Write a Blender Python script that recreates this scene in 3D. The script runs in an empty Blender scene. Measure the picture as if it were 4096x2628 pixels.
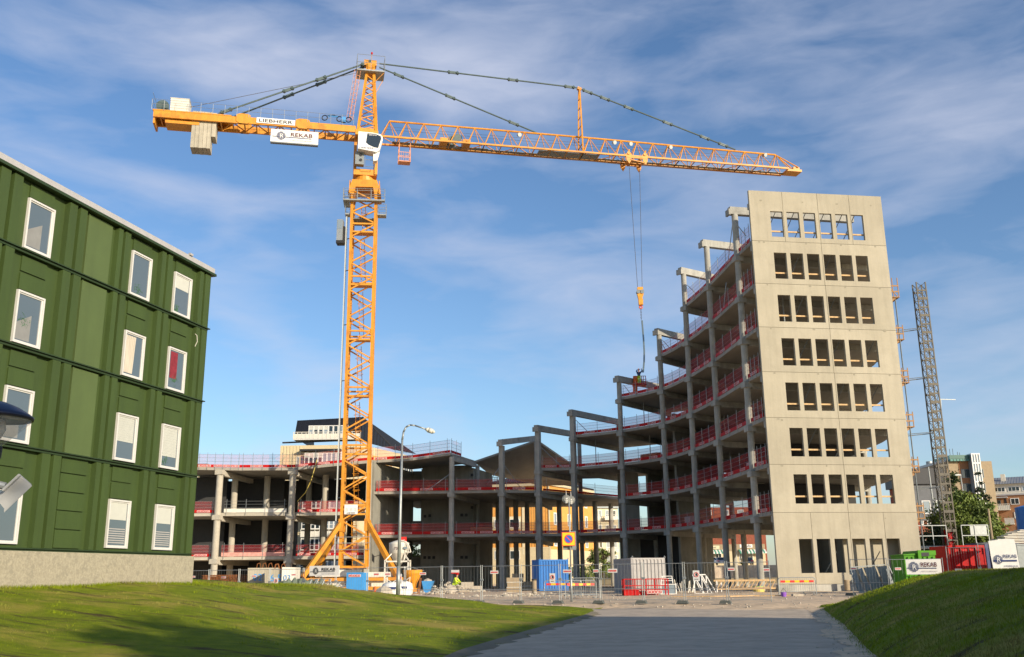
import bpy, math, random
import numpy as np
from mathutils import Vector, Matrix
random.seed(7); rng = np.random.default_rng(7)
R = math.radians
scene = bpy.context.scene
COL = scene.collection

# ------------------------------------------------------------------ camera
F_PX, PITCH, ROLL, CZ = 3839.1, R(14.517), R(0.602), 1.7
cam_d = bpy.data.cameras.new('camera'); cam = bpy.data.objects.new('camera', cam_d); COL.objects.link(cam)
cam_d.sensor_width = 36.0; cam_d.lens = 36.0*F_PX/4096.0; cam_d.clip_start = 0.1; cam_d.clip_end = 8000
_M = Matrix.Rotation(math.pi/2+PITCH, 4, 'X') @ Matrix.Rotation(-ROLL, 4, 'Z')
_M.translation = Vector((0, 0, CZ)); cam.matrix_world = _M
scene.camera = cam

# ------------------------------------------------------------------ sun, sky, exposure
SUN_EL, SUN_AZ = R(18), (0.69, -0.724)          # SUN_AZ: horizontal unit vector pointing to the sun
sun_d = bpy.data.lights.new('sun', 'SUN'); sun = bpy.data.objects.new('sun', sun_d); COL.objects.link(sun)
sun_d.energy = 5.0; sun_d.angle = R(0.5); sun_d.color = (1.0, 0.87, 0.69)
_sd = Vector((SUN_AZ[0]*math.cos(SUN_EL), SUN_AZ[1]*math.cos(SUN_EL), math.sin(SUN_EL)))
sun.rotation_euler = _sd.to_track_quat('Z', 'Y').to_euler(); sun.location = (60, -60, 80)
world = bpy.data.worlds.new('World'); scene.world = world; world.use_nodes = True
def build_sky():
    nt = world.node_tree; N, L = nt.nodes, nt.links; N.clear()
    def n(t, **k):
        x = N.new(t)
        for a, b in k.items(): setattr(x, a, b)
        return x
    def val(sock, v):
        if hasattr(v, 'links') or isinstance(v, bpy.types.NodeSocket): L.new(v, sock)
        else: sock.default_value = v
    def math_(op, a, b=0.0, c=0.0, clamp=False):
        m = n('ShaderNodeMath', operation=op, use_clamp=clamp)
        val(m.inputs[0], a); val(m.inputs[1], b); val(m.inputs[2], c); return m.outputs[0]
    sky = n('ShaderNodeTexSky', sky_type='NISHITA', sun_disc=False, sun_elevation=SUN_EL,
            sun_rotation=math.atan2(SUN_AZ[0], SUN_AZ[1]), altitude=20, air_density=1.0, dust_density=0.7, ozone_density=3.0)
    tc = n('ShaderNodeTexCoord'); sep = n('ShaderNodeSeparateXYZ'); L.new(tc.outputs['Generated'], sep.inputs[0])
    zc = math_('MAXIMUM', sep.outputs[2], 0.03)
    zc = math_('ADD', zc, 0.10)
    px = math_('MULTIPLY', math_('ARCTAN2', sep.outputs[0], sep.outputs[1]), 3.0); py = math_('MULTIPLY', math_('ARCSINE', sep.outputs[2]), 3.6)
    comb = n('ShaderNodeCombineXYZ'); L.new(px, comb.inputs[0]); L.new(py, comb.inputs[1])
    def noise(scale, rot, sx, sy, det, dist, off=(0, 0, 0), rough=0.6):
        m = n('ShaderNodeMapping'); m.inputs['Rotation'].default_value = (0, 0, R(rot)); m.inputs['Scale'].default_value = (sx, sy, 1); m.inputs['Location'].default_value = off
        L.new(comb.outputs[0], m.inputs['Vector'])
        t = n('ShaderNodeTexNoise'); t.inputs['Scale'].default_value = scale; t.inputs['Detail'].default_value = det; t.inputs['Roughness'].default_value = rough; t.inputs['Distortion'].default_value = dist
        L.new(m.outputs[0], t.inputs['Vector']); return t.outputs['Fac']
    big = noise(1.2, -16, 0.7, 1.5, 3, 0.5, (3.1, 1.7, 0), .5)
    fine = noise(2.6, -20, 0.6, 1.6, 6, 0.5, (0.3, 5.2, 0), 0.5)
    wis = noise(8.0, -24, 0.55, 1.6, 5, 0.6, (2.0, 0.2, 0), 0.55)
    # broad banks of cirrus, by direction on the sky
    def bank(dx, dz, rx, rz, tilt, amp):
        # azimuth offset / elevation ellipse, in direction space
        az = math_('ARCTAN2', sep.outputs[0], sep.outputs[1]); el = math_('ARCSINE', sep.outputs[2])
        a = math_('SUBTRACT', az, R(dx)); e = math_('SUBTRACT', el, R(dz))
        c, s = math.cos(R(tilt)), math.sin(R(tilt))
        u = math_('ADD', math_('MULTIPLY', a, c/R(rx)), math_('MULTIPLY', e, s/R(rx)))
        v = math_('ADD', math_('MULTIPLY', a, -s/R(rz)), math_('MULTIPLY', e, c/R(rz)))
        d = math_('ADD', math_('MULTIPLY', u, u), math_('MULTIPLY', v, v))
        g = math_('POWER', 2.718, math_('MULTIPLY', d, -1.0))
        return math_('MULTIPLY', g, amp)
    banks = None
    for b in ((-16, 29.3, 14, 2.9, 3, .62), (-1, 28.3, 7, 3.4, -22, .55), (21, 25, 12, 5.0, -14, .40), (4, 17.5, 9, 3.0, -14, .42), (-17, 21.3, 9, .9, -5, .36),
              (-15.5, 14.2, 4, 1.5, -26, .48), (-4, 12.5, 8, 1.8, -4, .25), (28, 12, 9, 4, 0, .42), (28, 23, 6, 4, 25, .28), (12, 22, 6, 2.5, -20, .25), (25, 7, 12, 3.5, 4, .34), (-3, 7.5, 12, 2.5, 0, .22), (10, 12, 8, 2.5, -12, .24)):
        k = bank(*b); banks = k if banks is None else math_('ADD', banks, k)
    tex = math_('ADD', math_('MULTIPLY', fine, 0.46), math_('ADD', math_('MULTIPLY', wis, 0.16), math_('MULTIPLY', big, 0.32)))
    d = math_('ADD', math_('MULTIPLY', banks, 0.92), math_('MULTIPLY', math_('SUBTRACT', tex, 0.472), 2.6))
    d = math_('SMOOTH_MIN', math_('MAXIMUM', math_('SUBTRACT', d, 0.02), 0.0), 1.0, 0.2)
    d = math_('MULTIPLY', d, 0.95, clamp=True)
    hz = math_('MULTIPLY', math_('POWER', math_('SUBTRACT', 1.0, math_('MAXIMUM', sep.outputs[2], 0.0)), 9.0), 0.12)
    hsv = n('ShaderNodeHueSaturation'); hsv.inputs['Hue'].default_value = 0.503; hsv.inputs['Saturation'].default_value = SKY_SAT; hsv.inputs['Value'].default_value = SKY_VAL; L.new(sky.outputs[0], hsv.inputs['Color'])
    mix = n('ShaderNodeMix', data_type='RGBA'); L.new(d, mix.inputs['Factor'])
    L.new(hsv.outputs[0], mix.inputs[6]); mix.inputs[7].default_value = CLOUD_COL
    mix2 = n('ShaderNodeMix', data_type='RGBA'); L.new(hz, mix2.inputs['Factor']); L.new(mix.outputs[2], mix2.inputs[6]); mix2.inputs[7].default_value = (3.4, 4.2, 5.0, 1)
    bg = n('ShaderNodeBackground'); bg.inputs['Strength'].default_value = SKY_STR; L.new(mix2.outputs[2], bg.inputs['Color'])
    out = n('ShaderNodeOutputWorld'); L.new(bg.outputs[0], out.inputs['Surface'])
SKY_SAT, SKY_VAL, SKY_STR, CLOUD_COL = 1.08, 1.24, 0.115, (5.0, 5.3, 6.4, 1)
build_sky()
vs = scene.view_settings; vs.view_transform = 'Standard'; vs.look = 'None'; vs.gamma = 1.0; vs.exposure = 0.22
scene.cycles.max_bounces = 6; scene.cycles.diffuse_bounces = 3; scene.cycles.transparent_max_bounces = 16

# ------------------------------------------------------------------ pixel <-> world
_cp, _sp, _cr, _sr = math.cos(PITCH), math.sin(PITCH), math.cos(ROLL), math.sin(ROLL)
def ray(x, y):
    u = (x-2048)/F_PX; v = (1314-y)/F_PX
    a = _cr*u+_sr*v; b = -_sr*u+_cr*v
    return a, _cp-_sp*b, _sp+_cp*b
def at(x, y, Y):
    d = ray(x, y); t = Y/d[1]; return Vector((d[0]*t, Y, CZ+d[2]*t))
def atz(x, y, z):
    d = ray(x, y); t = (z-CZ)/d[2]; return Vector((d[0]*t, d[1]*t, z))

# ------------------------------------------------------------------ mesh helpers
Z = Vector((0, 0, 1))
class Fr:
    """local frame: ex along, ey outward, z up"""
    def __init__(s, o, ex, ey=None):
        s.o = Vector(o) if len(o) == 3 else Vector((o[0], o[1], 0)); s.ex = Vector((ex[0], ex[1], 0)).normalized()
        s.ey = Vector((ey[0], ey[1], 0)).normalized() if ey is not None else Vector((s.ex.y, -s.ex.x, 0))
    def p(s, a, b, c): return s.o+s.ex*a+s.ey*b+Z*c
class MB:
    def __init__(s): s.v = []; s.f = []; s.mi = []; s.m = 0
    def _add(s, vs_, fs):
        n = len(s.v); s.v += [tuple(q) for q in vs_]; s.f += [tuple(i+n for i in q) for q in fs]; s.mi += [s.m]*len(fs); return s
    def hexa(s, P): return s._add(P, [(0, 3, 2, 1), (4, 5, 6, 7), (0, 1, 5, 4), (1, 2, 6, 5), (2, 3, 7, 6), (3, 0, 4, 7)])
    def box(s, x0, x1, y0, y1, z0, z1, fr=None):
        P = [(x0, y0, z0), (x1, y0, z0), (x1, y1, z0), (x0, y1, z0), (x0, y0, z1), (x1, y0, z1), (x1, y1, z1), (x0, y1, z1)]
        if fr: P = [fr.p(*q) for q in P]
        return s.hexa(P)
    def beam(s, a, b, w, h=None, up=Z):
        a, b = Vector(a), Vector(b); h = h or w; d = (b-a)
        if d.length < 1e-6: return s
        d.normalize(); u = Vector(up)
        if abs(d.dot(u)) > 0.98: u = Vector((0, 1, 0))
        r = d.cross(u).normalized(); q = r.cross(d)
        P = [a-r*w/2-q*h/2, a+r*w/2-q*h/2, a+r*w/2+q*h/2, a-r*w/2+q*h/2]
        return s.hexa(P+[x+(b-a) for x in P])
    def tube(s, a, b, r, n=6, r2=None, caps=True):
        a, b = Vector(a), Vector(b); r2 = r if r2 is None else r2; d = (b-a)
        if d.length < 1e-6: return s
        d.normalize(); u = Z if abs(d.z) < 0.98 else Vector((1, 0, 0)); p = d.cross(u).normalized(); q = d.cross(p)
        V = [a+(p*math.cos(2*math.pi*i/n)+q*math.sin(2*math.pi*i/n))*r for i in range(n)]+[b+(p*math.cos(2*math.pi*i/n)+q*math.sin(2*math.pi*i/n))*r2 for i in range(n)]
        Fs = [(i, (i+1) % n, n+(i+1) % n, n+i) for i in range(n)]
        if caps: Fs += [tuple(range(n-1, -1, -1)), tuple(range(n, 2*n))]
        return s._add(V, Fs)
    def path(s, pts, r, n=6, radii=None):
        for i in range(len(pts)-1):
            s.tube(pts[i], pts[i+1], radii[i] if radii else r, n, radii[i+1] if radii else r)
        return s
    def ring(s, c, r, rt, n=14, axis=Z, n2=4):
        ax = Vector(axis).normalized(); u = ax.orthogonal().normalized(); w = ax.cross(u); c = Vector(c)
        return s.path([c+(u*math.cos(2*math.pi*i/n)+w*math.sin(2*math.pi*i/n))*r for i in range(n+1)], rt, n2)
    def lathe(s, c, prof, n=16, axis=None):
        c = Vector(c); V = []
        for (r, z) in prof:
            for i in range(n): V.append(c+Vector((r*math.cos(2*math.pi*i/n), r*math.sin(2*math.pi*i/n), z)))
        k = len(prof); Fs = [(j*n+i, j*n+(i+1) % n, (j+1)*n+(i+1) % n, (j+1)*n+i) for j in range(k-1) for i in range(n)]
        Fs += [tuple(range(n-1, -1, -1)), tuple((k-1)*n+i for i in range(n))]
        return s._add(V, Fs)
    def prism(s, pts, ext):
        n = len(pts); ext = Vector(ext); P = [Vector(q) for q in pts]
        return s._add(P+[q+ext for q in P], [tuple(range(n)), tuple(range(2*n-1, n-1, -1))]+[(i, n+i, n+(i+1) % n, (i+1) % n) for i in range(n)])
    def slab(s, pts, th):
        """polygon of 3-D points (top face), thickness th downwards"""
        return s.prism([Vector(q)-Z*th for q in pts], (0, 0, th))
    def quad(s, a, b, c, d): return s._add([a, b, c, d], [(0, 1, 2, 3)])
    def text(s, txt, o, ex, up, size, off=0.0, align='LEFT', sx=1.0, fit=None):
        V, Fs, w = text_mesh(txt, off); o = Vector(o); ex = Vector(ex).normalized(); up = Vector(up).normalized()
        x0 = -w/2 if align == 'CENTER' else 0
        if fit: sx = fit/(w*size)
        return s._add([o+ex*((x+x0)*size*sx)+up*(y*size) for x, y in V], Fs)
    def build(s, name, mat, parent=None, smooth=False, local=False, loc=None):
        me = bpy.data.meshes.new(name); V = np.array(s.v, dtype=float).reshape(-1, 3)
        if parent is not None and not local: V = V-np.array(ORI[parent.name])
        me.from_pydata([tuple(q) for q in V], [], s.f)
        mats = mat if isinstance(mat, (list, tuple)) else [mat]
        for m in mats: me.materials.append(m)
        if len(mats) > 1: me.polygons.foreach_set('material_index', s.mi)
        if smooth: me.polygons.foreach_set('use_smooth', [True]*len(me.polygons))
        me.update(); return link(name, me, parent, loc)
ORI = {}
def link(name, me, parent=None, loc=None, rz=0):
    o = bpy.data.objects.new(name, me); COL.objects.link(o)
    if parent is not None: o.parent = parent; ORI[o.name] = ORI[parent.name]
    else: ORI[o.name] = (0, 0, 0)
    if loc is not None: o.location = loc
    if rz: o.rotation_euler.z = rz
    return o
def thing(name, label, cat, loc=(0, 0, 0), rz=0, group=None):
    o = bpy.data.objects.new(name, None); COL.objects.link(o); o.location = loc; o.rotation_euler.z = rz
    o.empty_display_size = 0.3; o['label'] = label; o['category'] = cat
    if group: o['group'] = group
    ORI[o.name] = tuple(loc); return o
def tag(o, label=None, cat=None, group=None, kind=None):
    if label: o['label'] = label
    if cat: o['category'] = cat
    if group: o['group'] = group
    if kind: o['kind'] = kind
    return o
def dup(root, loc, rz=0, label=None, group=None):
    def cp(o, parent):
        c = o.copy(); COL.objects.link(c)
        if parent: c.parent = parent
        for ch in KIDS(o): cp(ch, c)
        return c
    c = cp(root, None); c.location = loc; c.rotation_euler.z = rz; ORI[c.name] = tuple(loc)
    if label: c['label'] = label
    if group: c['group'] = group
    return c
def KIDS(o): return [x for x in COL.objects if x.parent == o]
_TX = {}
def text_mesh(txt, off=0.0):
    k = (txt, off)
    if k not in _TX:
        cu = bpy.data.curves.new('t', 'FONT'); cu.body = txt; cu.size = 1.0; cu.offset = off; cu.resolution_u = 3
        ob = bpy.data.objects.new('t', cu); COL.objects.link(ob)
        dg = bpy.context.evaluated_depsgraph_get(); dg.update()
        me = bpy.data.meshes.new_from_object(ob.evaluated_get(dg))
        V = [(v.co.x, v.co.y) for v in me.vertices]; Fs = [tuple(p.vertices) for p in me.polygons]
        bpy.data.objects.remove(ob); bpy.data.curves.remove(cu); bpy.data.meshes.remove(me)
        w = max(v[0] for v in V) if V else 0; _TX[k] = (V, Fs, w)
    return _TX[k]

# ------------------------------------------------------------------ materials
def mat(name, rgb, rough=0.7, var=0.12, scale=2.0, bump=0.0, bscale=20.0, metal=0.0, rgb2=None, thr=(0.45, 0.62), det=6, spec=None, stretch=None, tone=0.0, streak=0.0):
    m = bpy.data.materials.new(name); m.use_nodes = True; nt = m.node_tree; N, L = nt.nodes, nt.links; b = N['Principled BSDF']
    b.inputs['Roughness'].default_value = rough; b.inputs['Metallic'].default_value = metal
    if spec is not None: b.inputs['Specular IOR Level'].default_value = spec
    geo = N.new('ShaderNodeNewGeometry'); mp = N.new('ShaderNodeMapping'); L.new(geo.outputs['Position'], mp.inputs['Vector'])
    if stretch: mp.inputs['Scale'].default_value = stretch
    t = N.new('ShaderNodeTexNoise'); t.inputs['Scale'].default_value = scale; t.inputs['Detail'].default_value = det; t.inputs['Roughness'].default_value = 0.62; L.new(mp.outputs[0], t.inputs['Vector'])
    cr = N.new('ShaderNodeValToRGB'); L.new(t.outputs['Fac'], cr.inputs[0])
    lo = [c*(1-var) for c in rgb]; hi = [min(1, c*(1+var)) for c in rgb]
    cr.color_ramp.elements[0].position = 0.3; cr.color_ramp.elements[0].color = (*lo, 1); cr.color_ramp.elements[1].position = 0.7; cr.color_ramp.elements[1].color = (*hi, 1)
    src = cr.outputs[0]
    if rgb2 is not None:
        t2 = N.new('ShaderNodeTexNoise'); t2.inputs['Scale'].default_value = scale*0.37; t2.inputs['Detail'].default_value = 8; t2.inputs['Roughness'].default_value = 0.7; L.new(mp.outputs[0], t2.inputs['Vector'])
        mr = N.new('ShaderNodeMapRange'); mr.inputs[1].default_value = thr[0]; mr.inputs[2].default_value = thr[1]; L.new(t2.outputs['Fac'], mr.inputs[0])
        mx = N.new('ShaderNodeMix'); mx.data_type = 'RGBA'; L.new(mr.outputs[0], mx.inputs['Factor']); L.new(src, mx.inputs[6]); mx.inputs[7].default_value = (*rgb2, 1); src = mx.outputs[2]
    if streak:
        ms = N.new('ShaderNodeMapping'); ms.inputs['Scale'].default_value = (1.6, 1.6, .10); L.new(geo.outputs['Position'], ms.inputs['Vector'])
        ts = N.new('ShaderNodeTexNoise'); ts.inputs['Scale'].default_value = 1.7; ts.inputs['Detail'].default_value = 7; ts.inputs['Roughness'].default_value = .7; L.new(ms.outputs[0], ts.inputs['Vector'])
        r_ = N.new('ShaderNodeMapRange'); r_.inputs[1].default_value = .42; r_.inputs[2].default_value = .72; r_.inputs[3].default_value = 1.0; r_.inputs[4].default_value = 1.0-streak; L.new(ts.outputs['Fac'], r_.inputs[0])
        m_ = N.new('ShaderNodeMix'); m_.data_type = 'RGBA'; m_.blend_type = 'MULTIPLY'; m_.inputs['Factor'].default_value = 1; L.new(src, m_.inputs[6]); L.new(r_.outputs[0], m_.inputs[7]); src = m_.outputs[2]
    if tone:
        oi = N.new('ShaderNodeObjectInfo'); r_ = N.new('ShaderNodeMapRange'); r_.inputs[3].default_value = 1-tone; r_.inputs[4].default_value = 1+tone; L.new(oi.outputs['Random'], r_.inputs[0])
        m_ = N.new('ShaderNodeMix'); m_.data_type = 'RGBA'; m_.blend_type = 'MULTIPLY'; m_.clamp_result = False; m_.inputs['Factor'].default_value = 1; L.new(src, m_.inputs[6]); L.new(r_.outputs[0], m_.inputs[7]); src = m_.outputs[2]
    L.new(src, b.inputs['Base Color'])
    if bump:
        tb = N.new('ShaderNodeTexNoise'); tb.inputs['Scale'].default_value = bscale; tb.inputs['Detail'].default_value = 5; L.new(mp.outputs[0], tb.inputs['Vector'])
        bp = N.new('ShaderNodeBump'); bp.inputs['Strength'].default_value = bump; bp.inputs['Distance'].default_value = 0.05; L.new(tb.outputs['Fac'], bp.inputs['Height']); L.new(bp.outputs[0], b.inputs['Normal'])
    return m
def mat_alpha(name, rgb, alpha, rough=0.7):
    m = mat(name, rgb, rough, 0.15, 3.0); m.node_tree.nodes['Principled BSDF'].inputs['Alpha'].default_value = alpha; return m
def mat_glass(name, rgb, rough=0.05):
    m = bpy.data.materials.new(name); m.use_nodes = True; b = m.node_tree.nodes['Principled BSDF']
    b.inputs['Base Color'].default_value = (*rgb, 1); b.inputs['Roughness'].default_value = rough; b.inputs['Specular IOR Level'].default_value = 0.9; return m
M = {}
M['wall'] = mat('cast_concrete_panel', (.375, .335, .245), .85, .06, .5, .15, 6, rgb2=(.415, .372, .275), thr=(.48, .60), tone=.045, streak=.13)
M['conc'] = mat('grey_concrete', (.40, .385, .33), .88, .14, 1.2, .25, 14, rgb2=(.28, .27, .23), thr=(.52, .66), tone=.09, streak=.25)
M['soff'] = mat('slab_concrete', (.33, .30, .245), .9, .14, .8, .1, 10, rgb2=(.26, .235, .19), thr=(.5, .66), stretch=(1, .3, 1))
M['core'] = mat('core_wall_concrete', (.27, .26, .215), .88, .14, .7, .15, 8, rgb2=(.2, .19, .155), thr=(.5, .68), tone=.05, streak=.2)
M['joint'] = mat('joint_grout', (.14, .125, .09), .9)
M['red'] = mat('red_paint', (.44, .009, .008), .6, .25, 3, spec=.2)
M['redpale'] = mat('faded_red_board', (.62, .30, .24), .6, .2, 3)
M['net'] = mat_alpha('red_netting', (.38, .008, .008), .42)
M['netpale'] = mat_alpha('thin_red_netting', (.55, .06, .07), .22)
M['white'] = mat('white_paint', (.78, .76, .70), .5, .05, 3)
M['offw'] = mat('off_white_board', (.66, .62, .52), .6, .08, 2)
M['steel'] = mat('galvanised_steel', (.34, .36, .35), .5, .15, 6, metal=.5)
M['steeld'] = mat('grey_steel', (.20, .22, .22), .5, .15, 6, metal=.4)
M['bar'] = mat('green_grey_tie_bar', (.075, .11, .105), .5, .2, 3)
M['rope'] = mat('wire_rope', (.10, .10, .11), .6)
M['yel'] = mat('crane_yellow', (.68, .285, .020), .5, .12, 1.5, rgb2=(.46, .16, .015), thr=(.52, .70), tone=.06, streak=.18)
M['wood'] = mat('raw_timber', (.55, .36, .17), .8, .2, 5)
M['rust'] = mat('rusty_steel', (.27, .10, .03), .9, .35, 6)
M['green'] = mat('green_cladding', (.043, .072, .013), .62, .10, 1.6, .10, 9, stretch=(1, 1, .35), tone=.06, streak=.16)
M['greenl'] = mat('pale_green_panel', (.080, .116, .034), .62, .07, .8, tone=.03, streak=.10)
M['greend'] = mat('dark_green_trim', (.022, .042, .012), .55, .1, 2)
M['plinth'] = mat('pebbledash_plinth', (.36, .32, .23), .95, .2, 14, .5, 45, rgb2=(.29, .26, .19), thr=(.5, .6))
M['roofm'] = mat('grey_roof_edge', (.46, .44, .42), .5, .08, 3, metal=.2)
M['glassd'] = mat_glass('dark_window_glass', (.02, .03, .035))
M['glassw'] = mat_glass('house_window_glass', (.10, .13, .15))
M['glassl'] = mat_glass('pale_window_glass', (.22, .27, .30), .1)
M['dark'] = mat('dark_material', (.018, .018, .02), .6)
M['black'] = mat('black_roof_sheet', (.012, .013, .016), .5, .2, 2)
M['blue'] = mat('blue_paint', (.025, .17, .50), .5, .1, 2)
M['blue2'] = mat('pale_blue_paint', (.05, .28, .62), .5, .1, 2)
M['navy'] = mat('dark_blue_paint', (.02, .04, .14), .5)
M['maroon'] = mat('dark_maroon_lettering', (.09, .012, .02), .6)
M['greybox'] = mat('grey_container_paint', (.36, .34, .32), .6, .1, 3)
M['beige'] = mat('beige_cladding', (.60, .50, .31), .8, .08, 3)
M['cream'] = mat('cream_wall', (.66, .58, .38), .8, .06, 2)
M['ochre'] = mat('ochre_cladding', (.66, .33, .075), .8, .1, 2)
M['brick'] = mat('red_brick', (.26, .075, .04), .9, .25, 3)
M['brickb'] = mat('brown_brick', (.33, .16, .075), .9, .2, 3)
M['tan'] = mat('tan_brick', (.34, .26, .16), .9, .1, 2)
M['hiv'] = mat('hi_vis_yellow', (.62, .80, .03), .7, .1, 8)
M['skin'] = mat('skin', (.5, .27, .18), .6)
M['orange'] = mat('orange_paint', (.72, .12, .015), .5)
M['hopper'] = mat('worn_yellow_paint', (.68, .29, .02), .6, .2, 4, rgb2=(.16, .07, .02), thr=(.60, .66))
M['limegreen'] = mat('lime_green_paint', (.075, .26, .012), .55, .15, 2, spec=.2)
M['asph'] = mat('asphalt', (.44, .355, .26), .92, .14, 2.2, .35, 60, rgb2=(.54, .44, .32), thr=(.42, .6))
M['sand'] = mat('site_gravel', (.66, .49, .31), .95, .18, 2.5, .5, 18, rgb2=(.47, .36, .24), thr=(.46, .6))
M['soil'] = mat('earth_ground', (.20, .17, .11), .95, .25, .4, .3, 8)
M['leaf'] = mat('tree_leaves', (.135, .185, .026), .7, .35, 1.2, rgb2=(.08, .12, .018), thr=(.45, .6))
M['leafd'] = mat('dark_needles', (.02, .04, .012), .8, .3, 1.5)
M['lattice'] = mat('weathered_lattice_steel', (.13, .115, .085), .7, .35, 6); M['conc_lit'] = mat('sunlit_concrete', (.45, .41, .325), .88, .10, 1.2, .2, 14, rgb2=(.42, .39, .31), thr=(.54, .7), tone=.04, streak=.12); M['inner_shade'] = mat('interior_shade_black', (.035, .035, .034), .8); M['bark'] = mat('bark', (.12, .085, .055), .9, .3, 6)
M['rock'] = mat('broken_concrete', (.46, .40, .31), .95, .2, 3, .4, 10)
M['awn'] = mat('green_awning', (.05, .26, .17), .8)
M['signy'] = mat('yellow_sign_face', (.85, .50, .01), .4, .03, 3)
M['signb'] = mat('blue_sign_face', (.02, .10, .45), .4, .03, 3)
M['signr'] = mat('red_sign_face', (.68, .03, .02), .4, .03, 3)
M['tarp'] = mat('grey_green_tarpaulin', (.14, .17, .12), .8, .25, 4)
def lawn_mat(name, g1, g2, dry, soil, dthr, blade=False):
    m = bpy.data.materials.new(name); m.use_nodes = True; nt = m.node_tree; N, L = nt.nodes, nt.links; b = N['Principled BSDF']; b.inputs['Roughness'].default_value = .85
    b.inputs['Specular IOR Level'].default_value = .15
    geo = N.new('ShaderNodeNewGeometry')
    def no(sc, st, det=7, ro=.65, rot=0):
        mp = N.new('ShaderNodeMapping'); mp.inputs['Scale'].default_value = st; mp.inputs['Rotation'].default_value = (0, 0, rot); L.new(geo.outputs['Position'], mp.inputs['Vector'])
        t = N.new('ShaderNodeTexNoise'); t.inputs['Scale'].default_value = sc; t.inputs['Detail'].default_value = det; t.inputs['Roughness'].default_value = ro; L.new(mp.outputs[0], t.inputs['Vector']); return t.outputs['Fac']
    def ramp(f, a, c):
        r = N.new('ShaderNodeMapRange'); r.inputs[1].default_value = a; r.inputs[2].default_value = c; L.new(f, r.inputs[0]); return r.outputs[0]
    def mix(f, a, c):
        x = N.new('ShaderNodeMix'); x.data_type = 'RGBA'; L.new(f, x.inputs['Factor'])
        for s_, v in ((x.inputs[6], a), (x.inputs[7], c)):
            if isinstance(v, tuple): s_.default_value = (*v, 1)
            else: L.new(v, s_)
        return x.outputs[2]
    c = mix(ramp(no(2.2, (1, 1, 1)), .35, .65), g1, g2)
    c = mix(ramp(no(.22, (1, 1, 0), 5), dthr[0], dthr[1]), c, dry)
    c = mix(ramp(no(.75, (.5, 1.6, 0), 8, .7, .5), dthr[2], dthr[3]), c, soil)
    L.new(c, b.inputs['Base Color'])
    if not blade:
        bp = N.new('ShaderNodeBump'); bp.inputs['Strength'].default_value = .9; bp.inputs['Distance'].default_value = .06; L.new(no(9, (1, 1, 1), 8, .75), bp.inputs['Height']); L.new(bp.outputs[0], b.inputs['Normal'])
    return m
M['lawn'] = lawn_mat('lawn_turf', (.130, .175, .006), (.215, .255, .010), (.34, .28, .05), (.075, .055, .020), (.50, .63, .54, .63))
M['blade'] = lawn_mat('grass_blades', (.145, .200, .006), (.24, .285, .012), (.24, .20, .06), (.09, .07, .025), (.50, .63, .55, .64), True)

# ------------------------------------------------------------------ terrain
def interp(x, xs, ys): return float(np.interp(x, xs, ys))
def road_l(Y): return interp(Y, [0, 5, 15, 23.1, 26.2, 30.8, 42.2, 54.9], [-4.2, -3.7, -2.4, -1.39, -.77, .2, 2.7, 4.96])
def road_r(Y): return interp(Y, [0, 5, 15, 21.9, 33.8, 46.6, 60], [2.4, 3.5, 5.9, 7.63, 11.0, 14.3, 17.5])
def fence_y(X): return 55.4-.425*(X+1.75)
def ground_h(X, Y):
    q = Y-fence_y(X) if X < 16 else Y-48.5
    h = interp(q, [-9, -3, -1.2, 0, 15, 40], [0, .05, .20, .32, .45, .5])
    return h if Y < 400 else h
def bumps(X, Y): return .05*math.sin(X*.9+Y*.35)+.04*math.sin(Y*.8-X*.5)+.03*math.sin(X*2.1)*math.sin(Y*1.3)
def lawn_end(X): return interp(X, [-14, -11, -9.6, -5.5, -3, -.5, 2.6, 4.9], [39.5, 42, 45, 48, 49, 50, 51, 52.2])
def lawn_h(X, Y):
    w = road_l(Y)-X
    return interp(w, [0, 1.3, 4.4, 7, 9.4, 12, 14, 16, 30], [.02, .15, .35, .62, .98, 1.32, 1.56, 1.68, 1.72])+bumps(X, Y)*min(1, w/4)*.9
def mound_h(X, Y):
    w = X-road_r(Y)
    h = interp(w, [0, .3, 1, 2.9, 4, 6, 12, 30], [.03, .25, .62, 1.28, 1.60, 1.76, 1.85, 1.9])+bumps(X, Y)*min(1, w/3)
    e = interp(Y, [41, 44, 47, 49.3], [1, .9, .45, 0]); return h*e+.25*(1-e)
def structure(name, mb, m, smooth=True):
    o = mb.build(name, m, None, smooth); o['kind'] = 'structure'; return o
def grid(mb, P, nu, nv):
    n = len(mb.v); mb.v += [tuple(P(i, j)) for j in range(nv) for i in range(nu)]
    fs = [(n+j*nu+i, n+j*nu+i+1, n+(j+1)*nu+i+1, n+(j+1)*nu+i) for j in range(nv-1) for i in range(nu-1)]
    mb.f += fs; mb.mi += [0]*len(fs)
xs = list(np.concatenate([[-3000, -900, -300, -120, -70], np.arange(-50, 62, 1.6), [80, 130, 300, 900, 3000]]))
ys = list(np.concatenate([[-1500, -400, -120, -40], np.arange(0, 130, 1.6), [150, 190, 260, 400, 900, 3000, 6000]]))
def gh(i, j):
    X, Y = xs[i], ys[j]; z = ground_h(X, Y)-.02
    if 62 < Y < 106 and -30 < X < 35: z += .06*math.sin(X*1.7+Y)*math.sin(Y*1.1-X*.6)
    if X > road_r(Y)-.5 and Y < 49: z -= .25
    if X < road_l(Y)+.5 and Y < lawn_end(X): z -= .25
    return (X, Y, z)
g = MB(); grid(g, gh, len(xs), len(ys)); structure('ground', g, M['sand'])
rd = MB(); rys = list(np.arange(2, 55, .8))
def rh(i, j):
    Y = rys[j]; a, b = road_l(Y)-.3, road_r(Y)+.4; X = a+(b-a)*i/14
    Yq = min(Y, fence_y(X)-2.6-.25*math.sin(X*.8)); return (X, Yq, ground_h(X, Yq)+.012+.03*math.sin(math.pi*i/14))
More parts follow.
